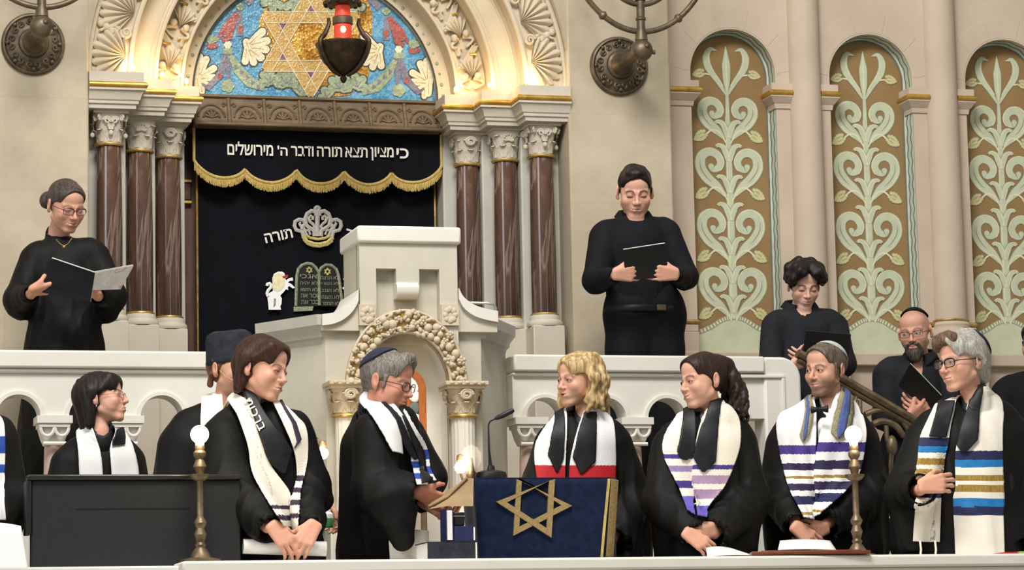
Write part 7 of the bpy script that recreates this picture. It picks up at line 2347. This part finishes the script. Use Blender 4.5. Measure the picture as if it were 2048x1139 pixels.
# bearded man
p = Person('person in glasses, black skullcap and dark shirt holding a folder by the stair rail', 13.95, (1830, 664), 1.0, -12, 10, -3, floor=.44,
           face=dict(jaw=1.0, wide=.97, nose=1.0, open=.6, lip='9a5f58', lipw=.6, brow='5a4438', broww=.5, stubble=.35, stubc='6a5044', hairline=.085, scalp='8a6f60', scalpw=.25, look=-20), tone='d5a28c')
clad(p, [(1828, 775, 58, .04), (1830, 900, 60, .05)], [(1785, 738, 27, .05), (1876, 734, 27, .05)],
     [[(1772, 752, 28, .05), (1772, 832, 26, .0), (1815, 838, 16, -.2)], [(1890, 750, 28, .06), (1898, 830, 26, .02), (1858, 832, 16, -.18)]],
     legs=((1830, 915, 62, .05), (1812, 1850, .08)), body_yaw=-8, m='charcoal', seed=131, neck_v=.14)
p.hand(p.w(1818, 834, -.24), RIGHT*.7+UP*.4, AWAY*.6+UP*.4, True); p.hand(p.w(1855, 828, -.22), LEFT*.7+UP*.4, AWAY*.6+UP*.4, False)
p.skin()
def beard_s4(S):
    S.ell((0, -.058, -.100), (.044, .042, .034), 0)
    S.ell((0, -.070, -.122), (.028, .026, .028), .015)
    for e in (-1, 1): S.cone((e*.026, -.088, -.056), (e*.036, -.070, -.092), .008, .014, .010)
    S.cone((-.024, -.096, -.054), (.024, -.096, -.054), .0055, .0055, .006)
    S.ell((0, -.100, -.066), (.020, .020, .008), .006, '-')
p.hair(beard_s4, M['h_greybrown'], amp=.002, freq=(260, 260, 110), name='beard', seed=26)
p.kippah(M['black_cotton'], axis=(0, .42, .9), ang=52, lift=.006)
p.spectacles(M['frame_red'], hgt=.014, w=.026)
# person at the right edge
p = Person('person in dark jacket cut off by the right edge', 13.9, (2078, 690), 1.0, -20, 0, 0, floor=.44, face=dict(open=.6), tone='c08a72')
clad(p, [(2060, 800, 58, .04), (2062, 920, 60, .05)], [(2020, 776, 27, .05), (2108, 772, 27, .05)],
     [[(2008, 790, 28, .05), (1998, 870, 28, 0), (2040, 900, 18, -.2)], [(2120, 790, 28, .05), (2130, 880, 26, 0), (2090, 900, 16, -.2)]],
     legs=((2062, 930, 62, .05), (2044, 2082, .08)), body_yaw=-10, m='black_cotton', seed=141)
p.hand(p.w(2044, 898, -.24), RIGHT*.8+UP*.2, AWAY, True); p.hand(p.w(2086, 898, -.24), LEFT*.8+UP*.2, AWAY, False)
p.skin()
p.hair(hair_s2, M['h_black'], seed=28)
# ================================================================ things in hands, on the ledge and before the pulpit
def quadbook(name, label, cat, pts, m, th=.006, page=None, group=None):
    """board with four corners given as (px, py, Y)"""
    P_ = [W(*q) for q in pts]
    c = sum(P_, Vector())/4
    t = empty(name, c, 0, label, cat, group)
    n = (P_[1]-P_[0]).cross(P_[3]-P_[0]).normalized()
    if n.y > 0: n = -n
    mb = MB(); b = [p+n*th/2 for p in P_]+[p-n*th/2 for p in P_]
    mb.add(b, [(0, 1, 2, 3), (7, 6, 5, 4), (0, 4, 5, 1), (1, 5, 6, 2), (2, 6, 7, 3), (3, 7, 4, 0)])
    part(mb, 'cover', m, t, bevel=.0015)
    if page:
        s = [c+(p-c)*.965 for p in P_]
        up_ = (P_[0]-P_[3]).normalized()
        mb = MB(); b = [p-n*(th/2+.0005)+up_*.004 for p in s]+[p-n*(th/2+.005)+up_*.004 for p in s]
        mb.add(b, [(0, 1, 2, 3), (7, 6, 5, 4), (0, 4, 5, 1), (1, 5, 6, 2), (2, 6, 7, 3), (3, 7, 4, 0)])
        part(mb, 'pages', page, t)
    return t
def slab(mb, P_, n, th):
    b = [p+n*th/2 for p in P_]+[p-n*th/2 for p in P_]
    return mb.add(b, [(0, 1, 2, 3), (7, 6, 5, 4), (0, 4, 5, 1), (1, 5, 6, 2), (2, 6, 7, 3), (3, 7, 4, 0)])
# open booklet of the woman on the terrace
Yb = 13.9
bk = empty('open_booklet', W(180, 560, Yb-.36), 0, 'open booklet with black cover and pale back page held on the terrace', 'booklet')
A_, B_, C_, D_ = W(104, 516, Yb-.30), W(190, 545, Yb-.37), W(181, 603, Yb-.33), W(72, 582, Yb-.26)
n = (B_-A_).cross(D_-A_).normalized(); n = n if n.y < 0 else -n
part(slab(MB(), [A_, B_, C_, D_], n, .003), 'front_cover', M['black_cotton'], bk)
mb = MB(); slab(mb, [A_+UP*.004-n*.004 if False else Vector(A_)+Vector((0, 0, .005)), Vector(B_)+Vector((0, 0, .005)), C_, D_], n, .001)
mb.v = [tuple(Vector(v)-n*.006) for v in mb.v]; part(mb, 'left_pages', M['paper'], bk)
A2, B2, C2, D2 = W(190, 545, Yb-.37), W(267, 531, Yb-.30), W(241, 578, Yb-.26), W(183, 580, Yb-.33)
n2 = (B2-A2).cross(D2-A2).normalized(); n2 = n2 if n2.y < 0 else -n2
def pale_page():
    t = NT('pale printed page'); v = t.coords((1, 1, 1))
    nz = t.n('ShaderNodeTexNoise', Scale=14.0, Detail=2.0); t.l(v, nz.inputs['Vector'])
    t.l(t.ramp(nz.outputs['Fac'], [(.40, 'b9b7b4'), (.56, 'c9c6c2'), (.62, 'b58a80'), (.68, 'c4c1bd')]), t.b.inputs['Base Color'])
    return t.m
part(slab(MB(), [A2, B2, C2, D2], n2, .002), 'back_page', pale_page(), bk)
mb = slab(MB(), [A2, B2, C2, D2], n2, .002); mb.v = [tuple(Vector(v)-n2*.004+Vector((0, 0, .004))) for v in mb.v]; part(mb, 'right_pages', M['paper'], bk)
quadbook('folder', 'closed black folder held by the person with a belt on the terrace', 'folder', [(1246, 499, 13.55), (1332, 486, 13.55), (1336, 553, 13.62), (1251, 560, 13.62)], M['black_plastic'], .006, M['paper'])
quadbook('folder', 'black folder held low by the person in white skullcap', 'folder', [(1611, 660, 13.66), (1702, 668, 13.66), (1694, 738, 13.74), (1602, 734, 13.74)], M['black_plastic'], .006)
quadbook('folder', 'black folder held slanting by the stair rail, white pages showing', 'folder', [(1820, 726, 13.62), (1884, 792, 13.66), (1858, 824, 13.74), (1796, 770, 13.70)], M['black_plastic'], .006, M['paper'])

# black desk at the left
dk0, dk1 = W(64, 1000, 11.71).x, W(481, 1000, 11.71).x
zt, zb = W(270, 948, 11.71).z, .807
desk = empty('black_desk', ((dk0+dk1)/2, 11.76, zb), 0, 'wide black desk panel with polished top edge standing at the lower left', 'desk')
mb = MB().box((dk0, 11.715, zb), (dk1, 11.80, zt-.022)); part(mb, 'panel', M['desk_black'], desk, bevel=.004)
mb = MB().box((dk0-.02, 11.70, zt-.022), (dk1+.004, 11.815, zt)); part(mb, 'top_edge', M['desk_edge'], desk, bevel=.006)
mb = MB().box((dk0-.024, 11.705, zb+.13), (dk0-.002, 11.81, zt-.022)); part(mb, 'side_post', M['black_plastic'], desk, bevel=.004)
mb = MB().box((dk0+.17, 11.7135, zt-.135), (dk1-.20, 11.7155, zt-.131)); part(mb, 'seam', M['black_plastic'], desk)

# candlestick lamps on the ledge
def candlestick(px, label, base_py, bulb_py, X_dim=1.0, Yc=11.60):
    z0 = .822; x = W(px, base_py, Yc).x
    k = (W(px, 900, Yc).z-W(px, 1000, Yc).z)/100
    t = empty('candlestick_lamp', (x, Yc, z0), 0, label, 'lamp', 'candlestick lamps on the ledge')
    H = ZX(905, x, Yc)-z0
    h = lambda py: ZX(py, x, Yc)-z0
    mb = MB().lathe([(.078, 0), (.078, .006), (.072, .010), (.040, .016), (.036, .03), (.026, .045), (.018, .055)], (0, 0, 0), n=32); mb.build('base', M['brass_dark'], t)
    mb = MB().lathe([(.018, .055), (.022, .065), (.016, .075), (.020, .09), (.025, .105), (.019, .12), (.016, .13), (.022, .14), (.026, .15), (.018, .165), (.013, .175), (.0125, h(965)), (.015, h(960))], (0, 0, 0), n=28); mb.build('stem', M['brass_dark'], t)
    mb = MB().lathe([(.014, h(962)), (.030, h(958)), (.040, h(952)), (.041, h(948)), (.034, h(949)), (.022, h(950))], (0, 0, 0), n=32); mb.build('drip_pan', M['brass_dark'], t)
    mb = MB().lathe([(.014, h(950)), (.018, h(940)), (.026, h(933)), (.020, h(924)), (.015, h(918)), (.024, h(911)), (.025, h(905)), (.018, h(900)), (.020, h(893)), (.017, h(890))], (0, 0, 0), n=28); mb.build('socket', M['brass_dark'], t)
    zb_ = h(bulb_py); rr = .036
    mb = MB().lathe([(.015, h(892)), (.018, zb_-.032)]+[(rr*math.cos(a), zb_+rr*math.sin(a)) for a in np.linspace(-1.0, PI/2-.02, 12)], (0, 0, 0), n=28); mb.build('bulb', M['globe'], t)
    point('candlestick_light', (x, Yc-.055, z0+zb_), 2.2, (1, .82, .5), .035)
    return t
def point(name, loc, power, color, r_=0.02):
    l = bpy.data.lights.new(name, 'POINT'); l.energy = power; l.color = color; l.shadow_soft_size = r_
    o = bpy.data.objects.new(name, l); col.objects.link(o); o.location = loc
candlestick(401, 'brass candlestick lamp with lit round bulb at the right end of the black desk', 1112, 868)
candlestick(1715, 'brass candlestick lamp with lit round bulb in front of the person with bow tie', 1100, 868, 1.0, 11.705)

# lectern under a blue velvet cloth
Yl = 11.92
lx0, lx1 = W(950, 1030, Yl).x, W(1238, 1000, Yl).x
lz = W(1090, 957, Yl).z
lec = empty('lectern', ((lx0+lx1)/2, Yl+.105, 0), 0, 'plain lectern hidden under the blue velvet cloth', 'lectern')
mb = MB().box((lx0+.065, Yl+.03, .06), (lx1-.05, Yl+.19, lz-.012)); part(mb, 'body', M['wood_brown'], lec, bevel=.004)
mb = MB().box((lx0+.01, Yl+.02, 0), (lx1-.01, Yl+.21, .06)); part(mb, 'plinth', M['wood_brown'], lec, bevel=.004)
cl = empty('lectern_cloth', ((lx0+lx1)/2, Yl+.105, lz), 0, 'navy velvet cloth with gold six-pointed star draped over the lectern', 'cloth')
rc = .035
zlow = .56
def clothpt(s_, v):
    """s_ runs round the plan of the lectern (left side, front, right side); v up the side and over the top"""
    x0, x1, y0, y1 = lx0, lx1, Yl, Yl+.21
    L = [(y1-y0-rc), PI/2*rc, (x1-x0-2*rc), PI/2*rc, (y1-y0-rc)]
    tot = sum(L); d = s_*tot; i = 0
    while i < 4 and d > L[i]: d -= L[i]; i += 1
    if i == 0: p = (x0, y1-d); nrm = (-1, 0)
    elif i == 1:
        a = PI+d/rc; p = (x0+rc+rc*math.cos(a), y0+rc+rc*math.sin(a)); nrm = (math.cos(a), math.sin(a))
    elif i == 2: p = (x0+rc+d, y0); nrm = (0, -1)
    elif i == 3:
        a = -PI/2+d/rc; p = (x1-rc+rc*math.cos(a), y0+rc+rc*math.sin(a)); nrm = (math.cos(a), math.sin(a))
    else: p = (x1, y0+rc+d); nrm = (1, 0)
    z = zlow+(lz-zlow)*v
    hang = (1-v)
    off = .010*hang*math.sin(s_*38)*(.4 if i == 2 else 1.0)+.004*hang*math.sin(s_*17+1)
    # the left edge draws in towards its hem
    sh_ = .038*hang*(1-(p[0]-x0)/(x1-x0)) - .018*hang*((p[0]-x0)/(x1-x0))
    return (p[0]+nrm[0]*off+sh_, p[1]+nrm[1]*off, z)
mb = MB()
mb.grid(lambda u, v: clothpt(u, min(v, 1)), 120, 24)
top = [clothpt(i/60, 1) for i in range(61)]
mb.add([(x, y, z) for x, y, z in top]+[((x-cl.location.x)*.985+cl.location.x, (y-cl.location.y)*.985+cl.location.y, z+.006) for x, y, z in top]+[(cl.location.x, cl.location.y, lz+.007)],
       [(i, i+1, 61+i+1, 61+i) for i in range(60)]+[(61+i, 61+i+1, 122) for i in range(60)])
o = part(mb, 'velvet', M['velvet_blue'], cl, sharp=60)
so = o.modifiers.new('thick', 'SOLIDIFY'); so.thickness = .004; so.offset = -1
def fpl(px, py, off):
    """a point on the front fall of the cloth"""
    p = W(px, py, Yl); h = (lz-p.z)/(lz-zlow); return Vector((p.x, Yl-.006-off-.012*max(0, h)*0, p.z))
mb = MB()
SCc, SRr = (1067, 1007), 76
tt = []
for s in (0, 1):
    t3 = [(SCc[0]+SRr*math.cos(2*PI*i/3+s*PI+R(3)), SCc[1]+SRr*math.sin(2*PI*i/3+s*PI+R(3))) for i in range(3)]
    for i in range(3):
        a, b = Vector(t3[i]), Vector(t3[(i+1) % 3]); d = (b-a).normalized(); nn = Vector((-d.y, d.x))*5.2
        a2, b2 = a-d*0+nn*0, b
        q = [a2+nn-d*1+d*0, b2+nn+d*0, b2-nn, a2-nn]
        cen = Vector(SCc)
        # mitre the corners so that points stay sharp
        inn = 1-10.4/ (SRr*.5)
        q = [a, b, cen+(b-cen)*inn*0.99, cen+(a-cen)*inn*0.99]
        q = [Vector((p_[0], max(p_[1], 957.5))) for p_ in q]
        P3_ = [fpl(p_[0], p_[1], .004+.0009*s+.0003*i) for p_ in q]
        k = len(mb.v)
        mb.prism([(p_.x, p_.z) for p_ in P3_], P3_[0].y-.002, Yl+.004)
part(mb, 'gold_star', M['embroid_gold'], cl)
mb = MB()
ctop, cbot = [], []
def fr(px0, px1, py): return fpl(px0, py, .004), fpl(px1, py, .004)
rows_ = [(957, 1214, 1219), (1000, 1210, 1215), (1060, 1204, 1209), (1118, 1199, 1204), (1180, 1193, 1198)]
for i in range(len(rows_)-1):
    a0, a1 = fr(rows_[i][1], rows_[i][2], rows_[i][0]); b0, b1 = fr(rows_[i+1][1], rows_[i+1][2], rows_[i+1][0])
    slab(mb, [a0, a1, b1, b0], Vector((0, -1, 0)), .006)
part(mb, 'gold_border', M['fringe'], cl)
mb = MB()
for i in range(110):
    py = 958+i*2.05
    a = fpl(1221-(py-957)*.066, py, .003); b = fpl(1237-(py-957)*.066, py+3, .003); b.y += .012
    mb.tube([a, (a+b)/2+Vector((0, -.003, 0)), b], .0028, 4)
part(mb, 'gold_fringe', M['embroid_gold'], cl)
# microphone on its dark cushion
ym = Yl+.07
mc = empty('microphone_stand', (W(982, 950, ym).x, ym, lz+.008), 0, 'black gooseneck microphone on a round base at the lectern edge', 'microphone')
b = W(982, 948, ym)
rb = (W(1012, 948, ym).x-W(951, 948, ym).x)/2
mb = MB().lathe([(rb, lz+.004), (rb*1.02, lz+.018), (rb*.95, lz+.032), (rb*.6, lz+.040), (.018, lz+.042), (.015, lz+.06)], (b.x, ym, 0), n=36); part(mb, 'base', M['black_plastic'], mc)
mb = MB().tube([W(982, 938, ym), W(980, 925, ym), W(978, 900, ym), W(977, 860, ym), W(977, 848, ym), W(980, 842, ym-.003), W(992, 836, ym-.01)], [.010, .008, .005, .0035, .0032, .0032, .0035], 10); part(mb, 'gooseneck', M['black_plastic'], mc)
mb = MB().tube([W(990, 837, ym-.01), W(996, 834, ym-.012), W(1004, 831, ym-.015), W(1024, 821, ym-.03), W(1028, 819, ym-.032)], [.006, .010, .011, .011, .006], 14); part(mb, 'capsule', M['black_plastic'], mc)

# books beside the lectern
def book(label, x0, x1, z0, z1, y0, y1, m, spine='x-', page_side=1):
    t = empty('book', ((x0+x1)/2, (y0+y1)/2, z0), 0, label, 'book', 'books beside the lectern')
    c = .004
    vert = (z1-z0) > (x1-x0)
    if not vert:
        mb = MB().box((x0, y0, z0), (x1, y1, z0+c)).box((x0, y0, z1-c), (x1, y1, z1)).box((x0, y0, z0+c), (x1-.012, y0+c, z1-c)); part(mb, 'cover', m, t, bevel=.0015)
        mb = MB().box((x0+c, y0+c, z0+c), (x1-.006, y1-.006, z1-c)).box((x1-.012, y0+.001, z0+c), (x1-.006, y0+c+.001, z1-c)); part(mb, 'pages', M['paper'], t)
    else:
        mb = MB().box((x0, y0, z0), (x0+c, y1, z1)).box((x1-c, y0, z0), (x1, y1, z1)).box((x0+c, y1-c, z0), (x1-c, y1, z1)); part(mb, 'cover', m, t, bevel=.0015)
        mb = MB().box((x0+c, y0+.004, z0+.005), (x1-c, y1-c, z1-.005)); part(mb, 'pages', M['paper'], t)
    return t
Yk = 11.60
q = lambda px, py: (W(px, py, Yk).x, W(px, py, Yk).z)
bx0, bx1 = q(855, 1090)[0], q(957, 1090)[0]
zb0 = .8205; zb1 = q(900, 1082)[1]
book('thick grey black book lying at the bottom of the pile by the lectern', bx0, bx1, zb0, zb1, Yk, Yk+.22, M['grey_felt'])
book('dark blue book lying on the thick grey one, its pages towards the lectern', q(909, 1060)[0], q(953, 1060)[0], zb1+.001, q(930, 1051)[1], Yk, Yk+.16, M['navy_stripe'])
book('upright blue book with white page edge standing on the pile', q(892, 1040)[0], q(907, 1040)[0], zb1+.001, q(900, 1017)[1], Yk, Yk+.10, M['navy_stripe'])
t = empty('black_case', (W(919, 1045, Yk+.05).x, Yk+.05, q(919, 1050)[1]), 0, 'small black case lying on top of the dark blue book', 'case')
mb = MB().box((q(909, 1045)[0], Yk+.01, q(919, 1050.5)[1]), (q(931, 1045)[0], Yk+.09, q(919, 1023)[1])); part(mb, 'case_body', M['black_plastic'], t, bevel=.005)
mb = MB().box((q(909, 1045)[0]-.001, Yk+.0085, q(919, 1032)[1]), (q(931, 1045)[0]+.001, Yk+.0915, q(919, 1030)[1])); part(mb, 'lid_seam', M['chrome'], t)
# brown board held by the man in profile
Yd = 11.80
bd = empty('brown_board', W(905, 985, Yd), 0, 'brown board slanting from the reader in side view to the lectern', 'board')
mb = MB(); PP = [W(857, 1016, Yd-.02), W(893, 1010, Yd-.06), W(946, 1010, Yd-.06), W(947, 957, Yd+.05), W(934, 956, Yd+.06), W(862, 1004, Yd+.04)]
nn = Vector((-.1, -.75, -.6)).normalized(); k = len(PP)
mb.add([p+nn*.005 for p in PP]+[p-nn*.005 for p in PP], [tuple(range(k)), tuple(range(2*k-1, k-1, -1))]+[(i, k+i, k+(i+1) % k, (i+1) % k) for i in range(k)])
part(mb, 'board', M['paper_brown'], bd)
mb = MB().tube([W(857, 1012, Yd-.025), W(895, 992, Yd), W(934, 954, Yd+.05)], .006, 8); part(mb, 'rolled_edge', M['paper_brown'], bd)

# small lit lamps on the pulpit
def small_lamp(px, py, Y, label, arm):
    c = W(px, py, Y); t = empty('small_lamp', c, 0, label, 'lamp', 'small lamps before the pulpit')
    part(MB().ball(c, .026, 20), 'lit_bulb', M['globe_small'], t)
    part(MB().tube([W(*a) for a in arm], .006, 8), 'arm', M['brass_dark'], t)
    part(MB().lathe([(.012, .024), (.018, .03), (.016, .05), (.010, .056)], tuple(c), n=16), 'socket', M['brass_dark'], t)
    point('small_lamp_light', tuple(c+Vector((0, -.06, .02))), 2.5, (1, .80, .50), .03)
    return t
small_lamp(645, 906, 12.72, 'small lit bulb on a curved arm left of the person reading the board', [(643, 893, 12.72), (640, 882, 12.72), (632, 875, 12.74), (622, 877, 12.78), (617, 888, 12.84), (616, 905, 13.0)])
t = small_lamp(921, 934, 12.62, 'small lit bulb beside a clear glass globe near the lectern', [(921, 945, 12.62), (925, 958, 12.62), (935, 966, 12.64), (940, 1000, 12.66), (940, 1090, 12.66)])
c = W(942, 915, 12.60)
part(MB().lathe([(.010, -.065), (.030, -.045), (.046, -.01), (.044, .02), (.03, .045), (.008, .056)], tuple(c), n=24), 'clear_globe', M['glass'], t)
part(MB().lathe([(.010, -.115), (.022, -.11), (.024, -.07), (.016, -.055), (.009, -.02), (.006, .0)], tuple(c), n=18), 'globe_socket', M['bronze_dark'], t)

# scroll, papers, board and bag
sc_ = empty('paper_scroll', W(570, 1096, 11.72), 0, 'rolled white paper scroll held at the ledge', 'scroll')
a, b = W(486, 1092, 11.73), W(652, 1097, 11.71)
mb = MB(); d = (b-a).normalized(); u_ = d.orthogonal().normalized(); v_ = d.cross(u_)
N = 90; vs = []
for i in range(N):
    w = 2*PI*i/30; rr = .030-.0016*i/30
    for e in (0, 1):
        p = a+(b-a)*e; vs.append(p+(u_*math.cos(w)+v_*math.sin(w))*rr)
mb.add(vs, [(2*i, 2*i+1, 2*i+3, 2*i+2) for i in range(N-1)])
o = part(mb, 'roll', M['paper'], sc_, sharp=80); so = o.modifiers.new('thick', 'SOLIDIFY'); so.thickness = .0006
def sheet(name, label, pts, m='paper', cat='paper', th=.003, curl=.006):
    P_ = [W(*q) for q in pts]; c = sum(P_, Vector())/4
    t = empty(name, c, 0, label, cat)
    mb = MB()
    n = (P_[1]-P_[0]).cross(P_[3]-P_[0]).normalized(); n = n if n.z > 0 else -n
    mb.grid(lambda u, v: tuple((P_[0]*(1-u)+P_[1]*u)*(1-v)+(P_[3]*(1-u)+P_[2]*u)*v+n*curl*math.sin(PI*u)*(1-v*.5)), 12, 8)
    o = part(mb, 'sheet', M[m], t, sharp=80); so = o.modifiers.new('thick', 'SOLIDIFY'); so.thickness = th
    return t
sheet('paper_sheets', 'white paper sheets lying on the ledge beside the clasped hands next to the wooden board'.replace('’', "'"), [(1412, 1094, 11.84), (1462, 1095, 11.84), (1502, 1108, 11.56), (1414, 1111, 11.56)])
sheet('paper_sheet', 'white paper under the clasped hands of the person with bow tie', [(1560, 1080, 12.06), (1660, 1080, 12.06), (1672, 1098, 11.94), (1556, 1098, 11.94)])
sheet('paper_sheet', 'large white sheet standing at the bottom left corner', [(-12, 1044, 11.54), (42, 1051, 11.54), (57, 1145, 11.5), (-12, 1145, 11.5)], curl=.01)
sheet('white_cloth', 'white cloth hanging below the wide sleeve next to the book pile', [(776, 1056, 11.895), (858, 1060, 11.89), (858, 1122, 11.88), (780, 1122, 11.89)], 'white', 'cloth', .004, .012)
x0, x1 = W(1500, 1104, 11.52).x, W(1737, 1098, 11.56).x
pq = empty('wooden_board', ((x0+x1)/2, 11.6, .822), 0, 'reddish wooden board lying on the ledge in front of the person with bow tie', 'board')
mb = MB(); mb.plan([(x0, 11.50), (x1-.03, 11.46), (x1, 11.60), (x0+.03, 11.62)], .824, .838); part(mb, 'board', M['wood_red'], pq, bevel=.003)
mb = MB(); mb.plan([(x0+.05, 11.515), (x1-.06, 11.48), (x1-.04, 11.585), (x0+.07, 11.605)], .838, .842); part(mb, 'raised_panel', M['wood_red'], pq, bevel=.002)
# silver bag hanging from the rail
Yg = 12.75
bg_ = empty('silver_bag', W(1793, 1030, Yg), 0, 'crinkled silver bag with black band hanging by the stair rail', 'bag')
c = W(1793, 1034, Yg)
def bagpt(u, v):
    a = 2*PI*u; t = v
    w = .052*(math.sin(PI*(.10+.86*t))**.6)*(1.05-.25*t)
    f = 1+.10*math.sin(7*a+5*t)+.07*math.sin(13*a-8*t)
    return (c.x+w*f*math.cos(a), c.y+w*.55*f*math.sin(a), c.z-.062+.125*t)
part(MB().grid(bagpt, 48, 20, 0, closed_u=True), 'pouch', M['silver'], bg_, weld=False)
part(MB().tube([(c.x+.03*math.cos(w), c.y+.018*math.sin(w), c.z+.030) for w in np.linspace(0, 2*PI, 24, endpoint=False)], .008, 8, closed=True), 'black_band', M['black_plastic'], bg_)
part(MB().tube([(c.x-.012, c.y, c.z+.06), W(1783, 980, Yg), W(1782, 930, Yg+.1), W(1784, 900, 13.5)], .0035, 6), 'strap', M['black_plastic'], bg_)
# small bottle in the hidden man's hand
c = W(657, 1038, 12.40)
bo_ = empty('small_bottle', (c.x, c.y, c.z), 0, 'small green and white bottle held behind the person with the scroll', 'bottle')
part(MB().lathe([(.018, -.035), (.021, -.03), (.021, .005)], tuple(c), n=20), 'green_body', mat('green plastic', '3f8f4a', '57a862', 0.4), bo_)
part(MB().lathe([(.021, .005), (.020, .022), (.010, .032), (.010, .042)], tuple(c), n=20), 'white_top', M['white_bright'], bo_)
# small things on the ledge at the lower right
zz = .8205
x0 = W(2006, 1113, 11.60).x; x1 = W(2033, 1113, 11.60).x
t = empty('red_booklet', ((x0+x1)/2, 11.64, zz), 0, 'small red booklet lying on the ledge at the lower right corner', 'booklet')
part(MB().box((x0, 11.58, zz), (x1, 11.70, zz+.010)), 'cover', M['red_cloth'], t, bevel=.002)
x0 = W(2036, 1113, 11.60).x
t = empty('green_packet', (x0+.03, 11.64, zz), 0, 'small yellow green packet on the ledge at the right edge', 'packet')
part(MB().box((x0, 11.58, zz), (x0+.06, 11.68, zz+.012)), 'wrapper', mat('yellow green paper', '8ea03c', 'a6b650', 0.6), t, bevel=.004)
# ================================================================ light
w = bpy.data.worlds.new('hall'); scene.world = w; w.use_nodes = True
bg = w.node_tree.nodes['Background']
bg.inputs['Color'].default_value = (1.0, 0.965, 0.91, 1); bg.inputs['Strength'].default_value = 0.42
def area(name, loc, target, sx, sy, power, color=(1, 0.96, 0.9)):
    l = bpy.data.lights.new(name, 'AREA'); l.shape = 'RECTANGLE'; l.size = sx; l.size_y = sy; l.energy = power; l.color = color
    o = bpy.data.objects.new(name, l); col.objects.link(o); o.location = loc
    o.rotation_euler = (Vector(target)-Vector(loc)).to_track_quat('-Z', 'Y').to_euler()
    return o
area('overhead_key_light', (2.0, 8.5, 7.5), (3.2, 13.5, 1.6), 3.0, 2.0, 620)  # area light added high in front as the key; no chandelier hangs there
area('hall_window_light', (-5, 6, 5.5), (3.2, 13.5, 1.8), 3, 3, 260, (0.97, 0.98, 1.0))
def point(name, loc, power, color, r_=0.02):
    l = bpy.data.lights.new(name, 'POINT'); l.energy = power; l.color = color; l.shadow_soft_size = r_
    o = bpy.data.objects.new(name, l); col.objects.link(o); o.location = loc
WARM = (1.0, 0.66, 0.28)
k = 0
for sx in (1, -1):
    for a, y, pw in ((1.005, 14.53, 1.7), (0.845, 14.66, 1.3), (0.70, 14.80, 1.0)):
        x = XM-a*sx
        z = 3.358
        t = empty('cornice_lamp', (x, y, z), 0, 'small warm lamp glowing on the ledge %s of the arch, %s' % ('left' if sx > 0 else 'right', {14.53: 'beside the carved shell', 14.66: 'between shell and leaf carving', 14.80: 'nearest the mosaic'}[y]), 'lamp', 'lamps on the arch ledge')
        mb = MB().lathe([(0.010, 0.0), (0.011, 0.012), (0.009, 0.016)], (0, 0, 0), n=12); mb.build('socket', M['gold_dim'], t)
        mb = MB().lathe([(0.007, 0.016), (0.009, 0.024), (0.008, 0.038), (0.002, 0.044)], (0, 0, 0), n=12); mb.build('bulb', M['bulb_warm'], t)
        point('cornice_lamp_light', (x, y-0.02, z+0.05), pw, WARM, 0.015)
